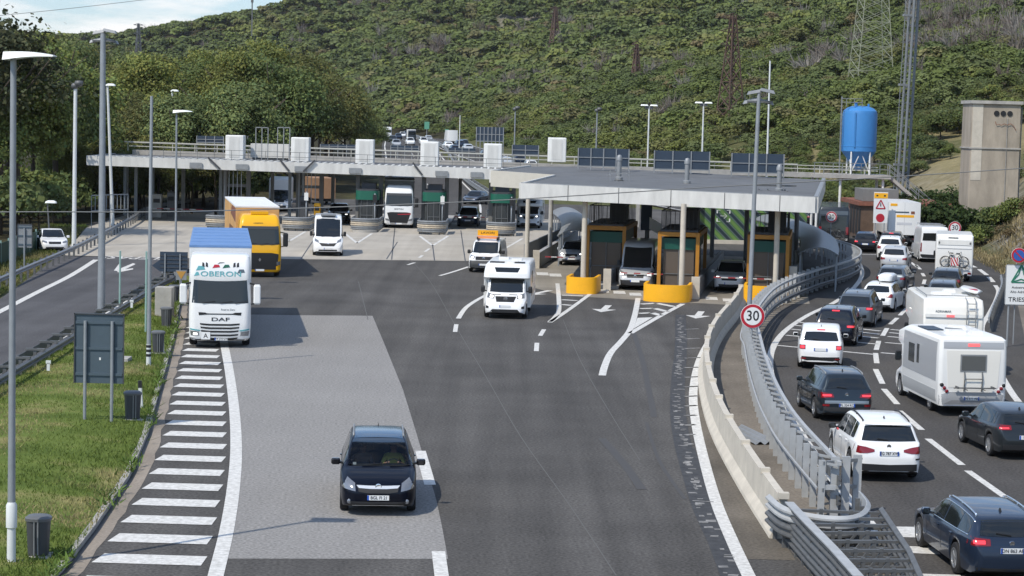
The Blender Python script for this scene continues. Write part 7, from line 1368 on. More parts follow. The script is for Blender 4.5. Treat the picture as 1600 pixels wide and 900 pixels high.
for sx in (-1, 1):
    for k in (0, 1): v.patch('emblem', 'front', [(sx * (.50 + .14 * k) , 3.26), (sx * (.60 + .14 * k), 3.28)], [(sx * (.52 + .14 * k), 3.42), (sx * (.59 + .14 * k), 3.45)], M_INK, 3, 2, .014)
v.patch('upper_grille', 'front', [(-.84, 1.33), (-.5, 1.36), (.5, 1.36), (.84, 1.33)], [(-.86, 1.45), (-.60, 1.44), (-.5, 1.40), (.5, 1.40), (.6, 1.44), (.86, 1.45)], M_BLACK, 20, 2, .012)
v.write('DAF', .20, 'front', .02, 1.16, M_INK, sx=2.0)
v.write('Road to Zero', .10, 'front', .32, 1.56, M_SBACK)
for k, zz in enumerate((.98, .84, .70, .55, .41)): v.patch('grille_slot', 'front', [(-.78 + .02 * k, zz - .035), (-.45, zz - .07), (.45, zz - .07), (.78 - .02 * k, zz - .035)], [(-.80 + .02 * k, zz + .03), (-.4, zz), (.4, zz), (.80 - .02 * k, zz + .03)], M_BLACK, 18, 2, .012)
for sg in (-1, 1):
    v.patch('headlamp', 'front', [(sg * .82, .50), (sg * 1.16, .50)], [(sg * .84, .66), (sg * 1.19, .70)], M_HEAD, 8, 4, .014); v.patch('lamp_trim', 'front', [(sg * .80, .685), (sg * 1.19, .73)], [(sg * .78, .73), (sg * 1.19, .79)], TEAL, 8, 2, .014)
v.patch('lit_lamp', 'front', [(-1.06, .53), (-.90, .53)], [(-1.06, .61), (-.90, .61)], M_HEADON, 4, 2, .022)
m_ = MB().m(M_PLATE); p = v.hit('front', -.58, .5); m_.box((-.56, p.y - .03, .50), (.36, .02, .30)); so = m_.build('letter_board', v.root); m_ = MB().m(M_INK); m_.text('A', .26, basis((-.56, p.y - .042, .49), (1, 0, 0), (0, 0, 1))); m_.build('lettering', so)
v.plate('front', .06, .37, 'FX 210 GW'); v.patch('bumper_lip', 'front', [(-1.1, .31), (1.1, .31)], [(-1.1, .35), (1.1, .35)], M_BLACK, 16, 2, .012)
f_ = G(405, 433); h = 10.5; d_ = Vector((math.sin(R(h)), -math.cos(R(h)), 0)); ORT = mat('trailer_orange', (0.58, 0.33, 0.12), .6, noise=.2, nscale=.6)
v, to = lorry('articulated_lorry', 'yellow cab lorry with a white roofed orange sided trailer', f_ - d_ * 1.1, h, PYT, ORT, roof=TARPW)
v.patch('grille', 'front', [(-1.02, .45), (1.02, .45)], [(-1.08, 1.35), (-.7, 1.42), (.7, 1.42), (1.08, 1.35)], M_BLACK, 16, 8, .012)
for sg in (-1, 1): v.patch('headlamp', 'front', [(sg * .98, .72), (sg * 1.18, .72)], [(sg * .96, .9), (sg * 1.2, .95)], M_HEAD, 6, 3, .02); v.patch('lamp_frame', 'front', [(sg * .95, .42), (sg * 1.16, .42)], [(sg * .94, .66), (sg * 1.18, .66)], PYT, 6, 3, .02)
v.plate('front', .0, .42, None); m_ = MB().m(M_CHROME); p = v.hit('front', 0, 1.02); m_.add([(0, p.y - .03, 1.14), (.08, p.y - .03, 1.02), (0, p.y - .03, .90), (-.08, p.y - .03, 1.02), (0, p.y, 1.14), (.08, p.y, 1.02), (0, p.y, .90), (-.08, p.y, 1.02)], [(3, 2, 1, 0), (0, 1, 5, 4), (1, 2, 6, 5), (2, 3, 7, 6), (3, 0, 4, 7)]); m_.build('badge', v.root)
v.patch('sun_visor', 'front', [(-1.04, 2.78), (1.04, 2.78)], [(-1.04, 2.95), (1.04, 2.95)], M_DARKG, 12, 2, .03); v.write('LOGISTICA', .11, 'front', -.1, 3.12, M_INK)
m_ = MB().m(PYT); m_.box((0, -.35, 3.70), (1.0, .8, .16)); m_.build('roof_spoiler', v.root)
for k, (y0, y1, z0, z1, mt) in enumerate(((1.4, 7, 3.0, 3.85, M_RUST), (4, 9.5, 1.4, 2.6, mat('print_brown', (0.16, 0.07, 0.03), .6)))):
    m_ = MB().m(mt); m_.plate([(-1.281, y0, z0), (-1.281, y1, z0 + .3), (-1.281, y1 - 1.2, z1), (-1.281, y0, z1)], (-.004, 0, 0)); m_.build('side_print', to)
f_ = G(623, 353); h = 3; d_ = Vector((math.sin(R(h)), -math.cos(R(h)), 0)); v, to = lorry('articulated_lorry', 'white lorry with a black grille passing under the toll canopy', f_ + d_ * 2.6, h, PW, TRG, roof=TARPW, hi=4.0)
v.patch('grille', 'front', [(-.70, .36), (.70, .36)], [(-1.0, 1.30), (-.7, 1.36), (.7, 1.36), (1.0, 1.30)], M_BLACK, 16, 8, .012); v.patch('red_stripe', 'front', [(-.1, 1.14), (1.0, 1.18)], [(-.1, 1.20), (1.0, 1.26)], M_RED, 8, 2, .02); v.write('BARTOLI', .16, 'front', 0, 1.62, M_INK, sx=1.2); v.plate('front', 0, .40, None)
v.patch('sun_visor', 'front', [(-1.04, 2.75), (1.04, 2.75)], [(-1.04, 2.95), (1.04, 2.95)], M_DARKG, 12, 2, .03)
for sg in (-1, 1): v.patch('headlamp', 'front', [(sg * .8, .62), (sg * 1.12, .66)], [(sg * .86, .78), (sg * 1.14, .84)], M_HEAD, 6, 3, .02)

# --- vans coming towards the camera
v = car('camper_van', 'white panel camper van driving over the pale concrete apron', 'ducato', (5.99, 2.05, 2.62, .34), G(512, 399), 5, PW, ws=(.16, .83), boxy=1, roofw=.88, cat='van', antenna=False, grille=[[(-.40, .255), (.40, .255)], [(-.58, .335), (-.2, .325), (.2, .325), (.58, .335)]], lamps=[[(.56, .33), (.86, .37)], [(.62, .385), (.86, .44)]], lower=[[(-.6, .13), (.6, .13)], [(-.6, .165), (.6, .165)]], plate=(.19, None), badge=.30, mirror_mat=M_BLACK, msize=(.20, .12, .32), mz=1.42)
m_ = MB().m(M_GALV); m_.box((0, -.6, 2.66), (1.0, .9, .10)); m_.box((0, 1.2, 2.65), (.6, .6, .08)); m_.build('roof_hatch', v.root)
v = car('works_van', 'white works van carrying a yellow sign board on its roof', 'van', (5.14, 1.93, 1.92, .33), G(757, 425), -6, PW, ws=(.165, .80), boxy=.7, roofw=.84, cat='van', antenna=False, grille=[[(-.50, .40), (.50, .40)], [(-.56, .50), (.56, .50)]], lamps=[[(.60, .43), (.92, .46)], [(.60, .50), (.90, .545)]], lit=(.68, .82, .45, .50), lower=[[(-.93, .10), (.93, .10)], [(-.95, .385), (.95, .385)]], lower_mat=TRIMG, plate=(.26, None), badge=.45, mirror_mat=M_BLACK, msize=(.2, .12, .24), mz=1.2)
m_ = MB().m(M_BLACK)
for x in (-.62, .62): m_.box((x, -.15, 2.0), (.06, 1.2, .18))
m_.build('roof_bar', v.root); m_ = MB().m(M_YEL); m_.box((-.0, -.35, 2.34), (1.28, .10, .34)); m_.m(mat('lamp_orange', (0.85, 0.30, 0.12), .3)); m_.box((0, -.42, 2.06), (1.30, .3, .13)); bo = m_.build('sign_board', v.root)
m_ = MB().m(M_INK); m_.text('LAVORI', .2, basis((0, -.404, 2.34), (1, 0, 0), (0, 0, 1)) @ Matrix.Diagonal((1.3, 1, 1, 1))); m_.build('lettering', bo)
v = car('panel_van', 'silver grey high roof van waiting at the barrier between the yellow booths', 'ducato', (6.6, 2.0, 2.65, .34), G(994, 452), -8, PSIL, ws=(.16, .80), boxy=1, roofw=.86, cat='van', antenna=False, screen=(.165, .30), grille=[[(-.45, .27), (.45, .27)], [(-.5, .335), (.5, .335)]], lamps=[[(.60, .31), (.93, .33)], [(.62, .37), (.93, .41)]], lit=(.66, .88, .325, .37), lower=[[(-.8, .10), (.8, .10)], [(-.85, .22), (.85, .22)]], plate=(.2, None), badge=.30, mirror_mat=M_BLACK, msize=(.18, .12, .30), mz=1.45)
# --- cars at the booths
car('waiting_car', 'white compact SUV waiting at the rightmost booth barrier', 'suv', (4.48, 1.85, 1.64, .34), G(1140, 455), -9, PW, lamps=[[(.55, .47), (.93, .50)], [(.58, .53), (.9, .575)]], lit=(.62, .80, .50, .535), plate=(.30, None), grille=[[(-.45, .40), (.45, .40)], [(-.5, .48), (.5, .48)]])
car('waiting_car', 'dark car with silver bonnet half hidden behind the concrete wall of the toll lane', 'hatch', (4.3, 1.8, 1.5, .32), G(894, 414), -8, PSIL, lit=(.60, .78, .48, .53), plate=(.30, None))
car('waiting_car', 'black car standing nose first in the left toll lane behind the camper van', 'suv', (4.9, 1.95, 1.72, .36), G(529, 349), 3, PBLK, plate=(.34, None), lit=(.6, .8, .47, .5))
car('leaving_car', 'dark blue estate car leaving the toll lane under the canopy', 'suv', (4.7, 1.88, 1.66, .34), G(731, 354), -2, PDKB, plate=(.34, None), lit=(.6, .82, .47, .51))
car('following_car', 'small dark car on the bend seen through the canopy gap', 'hatch', (4.3, 1.8, 1.5, .32), G(737, 320), -18, PDKB)
v = car('small_truck', 'white box van standing in the toll lane behind the yellow lorry', 'ducato', (5.5, 2.0, 2.2, .34), G(437, 330), 4, PW, ws=(.17, .80), boxy=1, roofw=.86, cat='van', antenna=False, plate=None, mirror_mat=M_BLACK)
m_ = MB().m(PMH); V, F = vloft([(.75, 1.1, -.9, 3.2, .1, .05), (2.0, 1.1, -1.0, 3.2, .1, .05), (3.0, 1.1, -1.1, 3.2, .2, .05), (3.2, 1.02, -.8, 3.1, .2, .05)]); m_.add(V, F); m_.build('box_body', v.root)
car('parked_car', 'white car parked at the edge of the wood left of the ramp', 'hatch', (4.2, 1.8, 1.5, .32), G(84, 393) , 18, PW, cat='car', z=-.05)

t_ = thing('parked_trailer', 'orange brown box trailer seen under the canopy beyond the camper van', 'trailer', (At(500, 285, 222).x, 222, 0), .25); m_ = MB().m(mat('trailer_tan', (.30, .17, .09), .7, noise=.1)); m_.box((0, 0, 1.75), (2.3, 6, 2.1)); m_.build('box_body', t_); m_ = MB().m(M_BLACK); m_.box((0, 0, .55), (1.6, 5.6, .3))
for sx in (-1, 1): m_.lathe([(.001, -.12), (.4, -.12), (.4, .12), (.001, .12)], (sx * .9, 1.2, .4), 12, 'X')
m_.build('chassis', t_)
# --- motorhomes
def motorhome_front(name, label, place, head):
    v = Veh(name, label, 'motorhome', (place[0], place[1], .012), head); L = 5.6
    V, F, MI, pr = shell('ducato', L, 2.02, 2.42, .35, (.165, .9), boxy=.8, roofw=.86, cut=2.1); off = -(L / 2) + .165 * L
    V = [(x, y - off - L / 2 + L / 2, z_) for x, y, z_ in V]; sh = -off
    v.body(V, F, MI, [PW, M_BLACK], 'cab')
    Vb, Fb = vloft([(.42, 1.13, .95, 6.0, .05, .12), (.9, 1.15, .95, 6.05, .05, .12), (1.80, 1.13, .55, 6.05, .1, .12), (1.88, 1.13, .25, 6.05, .25, .12), (2.08, 1.12, .28, 6.05, .3, .12), (2.44, 1.08, .75, 6.0, .35, .12), (2.52, 1.0, 1.0, 5.9, .3, .2)], 6)
    cabV, cabF, cabB = v.V, v.F, v.bvh
    y0 = lambda s_: s_ * L - L / 2 - off
    A = [(x * .90, y0(.178) + .05 * x * x) for x in np.linspace(-1, 1, 9)]; B = [(x * .80, y0(.30) + .05 * x * x) for x in np.linspace(-1, 1, 9)]; v.patch('windscreen', 'top', A, B, M_GLASS, 14, 8, .008)
    v.patch('grille', 'front', [(-.42, .80), (.42, .80)], [(-.50, 1.02), (.50, 1.02)], M_BLACK, 12, 4, .014); v.patch('headlamp', 'front', [(.55, .93), (.90, .96)], [(.55, 1.05), (.88, 1.18)], M_HEAD, 8, 4, .014, mirror=True); v.patch('lit_lamp', 'front', [(.60, .97), (.76, .97)], [(.60, 1.05), (.76, 1.07)], M_HEADON, 4, 2, .022, mirror=True)
    v.patch('lower_intake', 'front', [(-.75, .30), (.75, .30)], [(-.6, .46), (.6, .46)], M_BLACK, 12, 3, .012); v.plate('front', 0, .60, None); v.patch('fog_lamp', 'front', [(.78, .50), (.92, .50)], [(.78, .60), (.92, .62)], M_BLACK, 5, 3, .014, mirror=True)
    m_ = MB().m(M_CHROME); p = v.hit('front', 0, .91); m_.lathe([(.001, -.03), (.10, -.03), (.11, -.01), (.11, .03)], (p.x, p.y, p.z), 14, 'Y'); m_.build('badge', v.root)
    for d in ('left', 'right'): v.patch('side_window', d, [(y0(.21), 1.22), (y0(.34), 1.22)], [(y0(.235), 1.42), (y0(.285), 1.78), (y0(.34), 1.82)], M_GLASS, 6, 4, .01)
    for x in (-.45, .35): v.rect('bonnet_vent', 'top', x - .2, x + .2, y0(.155), y0(.162), M_BLACK, nu=4, nv=1)
    v.mirrors(1.0, y0(.22), 1.32, M_BLACK, (.20, .13, .32))
    v.wheels([0, 3.75], 1.02, .35, .22)
    bo = v.body(Vb, Fb, [0] * len(Fb), [PMH], 'living_body')
    v.patch('skylight', 'front', [(-.52, 2.14), (.52, 2.14)], [(-.62, 2.35), (.62, 2.35)], M_GLASS, 10, 3, .012); 
    for d in ('left', 'right'): v.rect('habitation_window', d, 2.0, 3.0, 1.5, 2.1, M_GLASS, off=.012); v.rect('side_stripe', d, 1.2, 5.9, .95, 1.15, PMHG, off=.008)
    m_ = MB().m(M_WHITEM)
    for x, y, sx, sy, sz in ((0, 1.9, .9, .6, .1), (.3, 3.6, .5, .5, .12), (-.4, 4.6, .5, .5, .1)): m_.box((x, y, 2.54), (sx, sy, sz))
    m_.build('roof_hatches', v.root); m_ = MB().m(M_BLACK); m_.box((-.55, 1.5, 2.54), (.7, .5, .06)); m_.box((.55, 1.5, 2.54), (.5, .5, .06)); m_.build('solar_panel', v.root)
    return v
motorhome_front('motorhome', 'white coachbuilt motorhome steering out of the toll lanes towards the camera', G(790, 496), -3)
motorhome_front('motorhome', 'white motorhome half hidden behind the canopy column at the far right booth', G(826, 356), -3)
def motorhome_back(name, label, place, head, H=2.85, W=2.3, L=6.6, style='flat', body=PMH, side=None):
    """place: ground point of the middle of the rear axle; local front -Y, rear bumper at y = 1.5."""
    v = Veh(name, label, 'motorhome', (place[0], place[1], .012), head); h_ = W / 2; yr = 1.55
    yc = -3.9
    V, F, MI, pr = shell('ducato', 5.6, 2.02, 2.4, .35, (.165, .9), boxy=.8, roofw=.86, cut=2.2); V = [(x, y + 2.8 - (5.0), z_) for x, y, z_ in V]
    v.body(V, F, MI, [PW, M_BLACK], 'cab'); v.mirrors(1.0, -5.0 + 1.25, 1.45, M_BLACK, (.22, .13, .34))
    if style == 'flat': lv = [(.36, h_ - .06, -3.1, yr - .04, .06, .14), (.62, h_, -3.15, yr, .06, .16), (1.9, h_, -3.3, yr - .02, .06, .16), (2.0, h_, -3.9, yr - .02, .2, .16), (2.35, h_ - .01, -4.0, yr - .04, .3, .16), (H - .10, h_ - .03, -3.2, yr - .07, .3, .14), (H, h_ - .14, -2.9, yr - .22, .3, .1)]
    elif style == 'alcove': lv = [(.40, h_ - .05, -3.1, yr - .04, .06, .10), (.62, h_, -3.15, yr, .06, .10), (1.85, h_, -3.2, yr, .06, .10), (1.98, h_, -4.6, yr, .3, .10), (2.7, h_, -4.7, yr - .05, .35, .10), (H - .06, h_ - .02, -4.4, yr - .22, .35, .12), (H, h_ - .12, -4.2, yr - .34, .3, .1)]
    else: lv = [(.40, h_ - .05, -3.1, yr - .04, .06, .10), (.62, h_, -3.15, yr, .06, .10), (1.9, h_, -3.3, yr, .06, .10), (2.0, h_, -4.0, yr, .2, .10), (H - .10, h_ - .01, -3.6, yr - .02, .3, .10), (H, h_ - .1, -3.4, yr - .1, .3, .1)]
    Vb, Fb = vloft(lv, 6); v.body(Vb, Fb, [0] * len(Fb), [body], 'living_body')
    v.wheels([0, -3.9], 1.02, .35, .22)
    m_ = MB().m(M_BLACK); m_.box((0, -.6, .45), (1.9, 4.0, .3)); m_.build('chassis', v.root)
    return v
v = motorhome_back('motorhome', 'large white motorhome with an empty bike rack and grey rear window', G(1497, 642) , 184.5, 2.66, 2.32, style='flat', body=PMH)
v.patch('rear_panel', 'rear', [(-.84, .98), (.84, .98)], [(-.92, 2.22), (.92, 2.22)], PMHC, 12, 6, .010)
v.patch('rear_window', 'rear', [(-.40, 1.56), (.40, 1.56)], [(-.40, 2.04), (.40, 2.04)], mat('grey_window', (0.10, 0.105, 0.105), .15), 8, 4, .03); v.patch('window_frame', 'rear', [(-.45, 1.51), (.45, 1.51)], [(-.45, 2.09), (.45, 2.09)], M_GALV, 8, 4, .022)
v.rect('upper_band', 'rear', -1.02, 1.02, 2.28, 2.50, PMHG, nu=12, nv=3, off=.008); v.rect('brake_light', 'rear', -.20, .20, 2.36, 2.45, mat('camper_brake', (0.85, .12, .12), .3, emit=(1, .1, .1, .7)), nu=6, nv=2, off=.022)
v.patch('rear_bumper', 'rear', [(-1.10, .40), (1.10, .40)], [(-1.14, .72), (-.8, .84), (.8, .84), (1.14, .72)], PMHG, 18, 5, .016); v.plate('rear', .03, .62, 'FS 611 AB'); v.patch('bumper_vent', 'rear', [(-.95, .44), (.95, .44)], [(-.72, .56), (.72, .56)], mat('bumper_dark', (0.25, .25, .255), .5), 12, 2, .022)
for sg in (-1, 1):
    v.patch('lamp_cluster', 'rear', [(sg * .80, .74), (sg * 1.08, .96)], [(sg * .86, .92), (sg * 1.10, 1.18)], PW, 8, 4, .02)
    for k in range(3):
        p = v.hit('rear', sg * (.88 + .085 * k), .86 + .105 * k); m_ = MB().m(M_TAIL if k < 2 else M_BLACK); m_.lathe([(.001, .05), (.055, .048), (.062, .03), (.062, -.02)], (p.x, p.y, p.z), 14, 'Y'); m_.build('round_lamp', v.root, smooth=True)
rk = MB().m(M_GALVD); yb = v.hit('rear', 0, 1.2).y
for sg in (-.30, .30): rk.tube([(sg, yb + .02, .86), (sg, yb + .08, 1.28), (sg, yb + .02, 1.52)], .018, 6); rk.tube([(sg, yb + .05, .95), (sg, yb + .42, .95)], .016, 6)
for k in range(3): rk.bar((-.68, yb + .14 + .12 * k, .98 + .02 * k), (.68, yb + .14 + .12 * k, .98 + .02 * k), .05, .03)
rk.tube([(-.30, yb + .08, 1.28), (.30, yb + .08, 1.28)], .016, 6)
for sx in (-.6, .6):
    for k in range(3): rk.box((sx, yb + .14 + .12 * k, 1.02), (.05, .07, .07))
rk.build('bike_rack', v.root)
for d in ('left', 'right'): v.rect('habitation_window', d, -2.3, -1.55, 1.45, 2.1, M_GLASSL, off=.014); v.rect('small_window', d, -1.25, -.95, 1.5, 2.15, M_GLASSL, off=.014); v.rect('side_panel', d, -3.0, 1.2, 1.15, 2.45, PMHG, nu=10, nv=6, off=.008); v.rect('side_skirt', d, -3.0, 1.2, .46, .86, mat('skirt_grey', (.36, .37, .37), .5), nu=10, nv=3, off=.008)
m_ = MB().m(M_WHITEM)
for x, y, sx, sy in ((.25, .2, .6, .55), (-.25, -1.4, .55, .5), (-.4, .3, .4, .5)): m_.box((x, y, 2.72), (sx, sy, .12), taper=.85)
m_.build('roof_hatches', v.root); m_ = MB().m(M_PANEL); m_.box((.70, -1.3, 2.685), (.55, 1.3, .035)); m_.build('solar_panel', v.root); m_ = MB().m(M_GALV); m_.tube([(-.2, -.6, 2.72), (.4, -.6, 2.76)], .03, 6); m_.build('roof_rail', v.root)
v = motorhome_back('motorhome', 'cream alcove motorhome with a rear ladder in front of the large white motorhome', G(1478, 584), 176, 3.05, 2.3, style='alcove', body=PMHC)
ld = MB().m(M_GALV)
for x in (-.82, -.48): ld.tube([(x, 1.62, .9), (x, 1.66, 2.6), (x, 1.45, 3.02), (x, 1.1, 3.08)], .02, 6)
for zz in np.arange(1.0, 2.9, .27): ld.bar((-.82, 1.64, zz), (-.48, 1.64, zz), .03)
ld.build('ladder', v.root); v.rect('rear_window', 'rear', -.28, .62, 1.55, 1.98, M_GLASS, off=.015); v.rect('upper_ridge', 'rear', -1.08, 1.08, 2.34, 2.46, M_WHITEM, off=.06, nu=10, nv=2); v.rect('brake_light', 'rear', -.02, .28, 2.36, 2.44, mat('camper_brake', (0.85, .12, .12), .3), off=.075, nu=4, nv=2)
v.write('ADRIAMAR', .12, 'rear', .4, 2.56, M_SBACK); v.rect('rear_bumper', 'rear', -1.12, 1.12, .42, .75, PMHG, off=.014); v.patch('tail_lamp', 'rear', [(.86, .85), (1.06, .85)], [(.86, 1.25), (1.06, 1.25)], M_TAIL, 4, 4, .016, mirror=True)
m_ = MB().m(M_WHITEM)
for x, y, sx, sy in ((-.4, .3, .6, .5), (.2, -.9, .8, .7), (-.3, -2.3, .5, .5)): m_.box((x, y, 3.06), (sx, sy, .14), taper=.85)
m_.m(M_GALV).tube([(-1.0, 1.0, 3.02), (-1.0, 1.0, 3.14), (-1.0, -2.8, 3.16)], .02, 6); m_.tube([(1.0, 1.0, 3.02), (1.0, 1.0, 3.14), (1.0, -2.8, 3.16)], .02, 6); m_.tube([(-1.0, 1.0, 3.14), (1.0, 1.0, 3.14)], .02, 6); m_.build('roof_hatches', v.root)
bd_ = Veh('paddle_board', 'white and red board lying on the roof of the cream alcove motorhome', 'paddle board', tuple(local_at(v, (-.95, -.9, 3.25))), 178); m_ = MB().m(M_WHITE); V, F = [], []
m_.loft([[(x * w_ * .38, y, z_) for x, z_ in ((-1, 0), (-.6, .06), (.6, .06), (1, 0), (.6, -.05), (-.6, -.05))] for y, w_ in zip(np.linspace(-1.5, 1.5, 11), (.05, .5, .75, .92, 1, 1, 1, .95, .8, .5, .05))]); m_.m(M_RED).loft([[(x * w_ * .25, y, z_ + .012) for x, z_ in ((-1, .02), (-.5, .055), (.5, .055), (1, .02))] for y, w_ in zip(np.linspace(.4, 1.3, 5), (1, 1, .85, .65, .3))], closed=False); m_.build('board_body', bd_.root, smooth=True)
v = motorhome_back('motorhome', 'white motorhome carrying bicycles on its rear wall', G(1489, 438), 169, 2.95, 2.3, style='plain', body=PMH)
v.rect('rear_bumper', 'rear', -1.1, 1.1, .42, .78, PW, off=.02); v.rect('garage_line', 'rear', -1.05, 1.05, 2.05, 2.10, PMHG, off=.012); v.rect('upper_ridge', 'rear', -1.02, 1.02, 2.30, 2.62, M_WHITEM, off=.03); v.rect('vent', 'rear', -.2, .4, 2.72, 2.78, M_BLACK, off=.012); v.patch('tail_lamp', 'rear', [(.85, .5), (1.05, .5)], [(.85, .62), (1.05, .62)], M_TAIL, 4, 2, .03, mirror=True); v.plate('rear', 0, .55, None)
for sg in (-1, 1): v.rect('marker_lamp', 'rear', sg * .9, sg * 1.0, 2.36, 2.5, M_GALVD, off=.04)
rk = MB().m(M_GALV)
for k in range(2): rk.bar((-.9, 1.72 + .18 * k, .92), (.9, 1.72 + .18 * k, .92), .05, .03)
for sx in (-.35, .35): rk.bar((sx, 1.55, .90), (sx, 1.98, .90), .03); rk.tube([(sx, 1.58, .9), (sx, 1.62, 1.7)], .015, 6)
rk.build('bike_rack', v.root)
def bicycle(label, base, head, col):
    b_ = Veh('bicycle', label, 'bicycle', tuple(base), head, 'bicycles on the motorhome rack'); fm = MB().m(col); pts = dict(bb=(0, 0, .28), st=(-.15, 0, .82), hd=(.38, 0, .80), rw=(-.52, 0, .34), fw=(.54, 0, .34), hb=(.42, 0, .90))
    for a, c in (('bb', 'st'), ('bb', 'hd'), ('st', 'hd'), ('bb', 'rw'), ('st', 'rw'), ('hd', 'fw')): fm.tube([pts[a], pts[c]], .022, 6)
    fm.build('frame', b_.root, smooth=True); m_ = MB().m(M_BLACK); m_.tube([(.42, -.28, .98), (.40, 0, .92), (.42, .28, .98)], .016, 6); m_.build('handlebar', b_.root); m_ = MB().m(M_BLACK); m_.box((-.17, 0, .88), (.24, .12, .05)); m_.build('saddle', b_.root)
    for k in ('rw', 'fw'):
        m_ = MB().m(M_RUBBER); c = Vector(pts[k]); m_.tube([c + Vector((.335 * math.cos(a), 0, .335 * math.sin(a))) for a in np.linspace(0, 2 * math.pi, 25)], .022, 6); wo = m_.build('wheel', b_.root, smooth=True)
        m_ = MB().m(M_GALV)
        for j in range(10): a = 2 * math.pi * j / 10; m_.bar(c, c + Vector((.32 * math.cos(a), 0, .32 * math.sin(a))), .008)
        m_.build('spokes', wo)
    return b_
bicycle('black bicycle nearest to the motorhome wall on the rack', local_at(v, (.02, 1.72, .93)), 167 + 180, M_BLACK); bicycle('light framed bicycle outermost on the motorhome rack', local_at(v, (-.05, 1.92, .93)), 167, M_WHITEM)
wp = Veh('warning_plate', 'red and white striped load plate hung on the bicycles', 'warning plate', tuple(local_at(v, (-.02, 2.05, 1.05))), 167); m_ = MB().m(M_PLATE); m_.box((0, 0, .25), (.5, .012, .5)); m_.m(M_RED)
for k in range(-1, 3): a = k * .18 - .25; poly_ = [(max(-.25, min(.25, x)), z_) for x, z_ in ((a, 0), (a + .09, 0), (a + .34, .5), (a + .25, .5))]; m_.plate([(x, .008, z_) for x, z_ in poly_], (0, .004, 0))
m_.build('plate', wp.root)

# --- queue on the right, seen from behind
v = car('estate_car', 'dark blue estate car nearest the camera with an elbow out of its window', 'estate', (4.93, 1.86, 1.46, .34), G(1497, 896) + Vector((.80, .03, 0)), 184.5, PDKB, ws=(.185, .765), near=True, chrome=True, rails=M_CHROME, tail=[[(.50, .565), (.95, .56)], [(.50, .655), (.93, .68)]], tail_lit=((.62, .59), (.88, .64)), plate=(.50, 'DN 863 AE'), badge=.60, spokes=5, rwin=(1.0, 1.32), mirror_mat=PDKB, trim=(0.130, .235, M_BLACK))
person('person', 'driver of the dark blue estate car resting an arm on the window edge', local_at(v, (.36, -.35, .50)), R(184.5), M_SHIRTB, 'elbow')
car('hatchback', 'dark grey hatchback at the right edge behind the large motorhome', 'hatch', (4.26, 1.80, 1.46, .32), G(1548, 712) + Vector((.78, .05, 0)), 186, PDKG, near=True, tail=[[(.52, .60), (.95, .60)], [(.52, .685), (.94, .70)]], tail_lit=((.60, .62), (.90, .65)), plate=(.46, 'FA 722'), badge=.62, spokes=5, trim=(0.160, .30, M_BLACK), rwin=(1.02, 1.31))
v = car('suv_car', 'white SUV with dark red lamps beside the end of the steel barrier', 'suv', (4.71, 1.89, 1.66, .37), G(1377, 745), 181, PW, ws=(.185, .79), near=True, rails=M_BLACK, tail=[[(.42, .50), (.62, .475), (.97, .47)], [(.42, .535), (.66, .575), (.94, .60)]], plate=(.475, 'EG 787 XW'), badge=.585, trim=(0.135, .29, M_BLACK), mirror_mat=M_BLACK, rwin=(1.10, 1.50), rww=(.78, .66))
for sg in (-1, 1): v.rect('bumper_vent', 'rear', sg * .72, sg * .90, .62, .66, M_BLACK, nu=4, nv=1, off=.014)
v.rect('spoiler', 'rear', -.62, .62, 1.52, 1.58, PW, off=.10, nu=10, nv=2, thick=.12)
person('person', 'driver of the white SUV with a bare arm out of the window', local_at(v, (.40, -.35, .66)), R(181), mat('shirt_red', (.5, .06, .07), .8), 'elbow')
v = car('crossover_car', 'dark petrol crossover with lit red lamps in front of the white SUV', 'suv', (4.45, 1.84, 1.61, .35), G(1313, 654), 183, PPET, near=True, rails=M_GALV, tail=[[(.45, .50), (.95, .48)], [(.50, .57), (.94, .60)]], tail_lit=((.55, .52), (.86, .555)), plate=(.345, 'FL 324 KC'), badge=.555, trim=(0.120, .29, TRIMG), refl=(.32, .36), rwin=(1.06, 1.40), rww=(.72, .56), roofw=.68)
v.rect('bumper_chrome', 'rear', -.72, .72, .60, .70, mat('satin_silver', (.3, .34, .37), .35, .6), off=.014)
v = car('small_suv', 'white boxy small SUV with square red lamps in the left queue lane', 'suv', (4.24, 1.80, 1.68, .34), G(1281, 574), 172, PW, ws=(.19, .79), tail=[[(.66, .47), (.92, .47)], [(.66, .57), (.92, .57)]], tail_lit=((.70, .49), (.88, .55)), plate=(.47, None), trim=(0.110, .29, M_BLACK), refl=(.24, .27), rwin=(1.12, 1.47), rww=(.76, .66), roofw=.82, third=True)
car('suv_car', 'dark navy SUV with lit brake lamps ahead of the white boxy SUV', 'suv', (4.6, 1.86, 1.66, .35), G(1306, 538), 166, PNAVY, tail=[[(.55, .50), (.95, .50)], [(.55, .56), (.93, .58)]], tail_lit=((.60, .505), (.92, .55)), third=True, plate=(.36, None), trim=(0.110, .27, M_BLACK))
car('estate_car', 'grey estate car between the navy SUV and the white hatchback', 'estate', (4.7, 1.84, 1.68, .33), G(1338, 509), 164, PGRY, tail=[[(.58, .50), (.95, .50)], [(.58, .58), (.93, .60)]], tail_lit=((.62, .52), (.90, .565)), plate=(.50, None), rails=M_GALV, rwin=(.98, 1.54), rww=(.80, .68))
v = car('hatchback', 'white hatchback with swept red lamps carrying a white roof box', 'hatch', (4.2, 1.78, 1.50, .33), G(1373, 486), 160, PW, tail=[[(.55, .54), (.95, .50)], [(.62, .60), (.92, .66)]], plate=(.40, None), trim=(0.110, .25, M_BLACK), rwin=(1.02, 1.34))
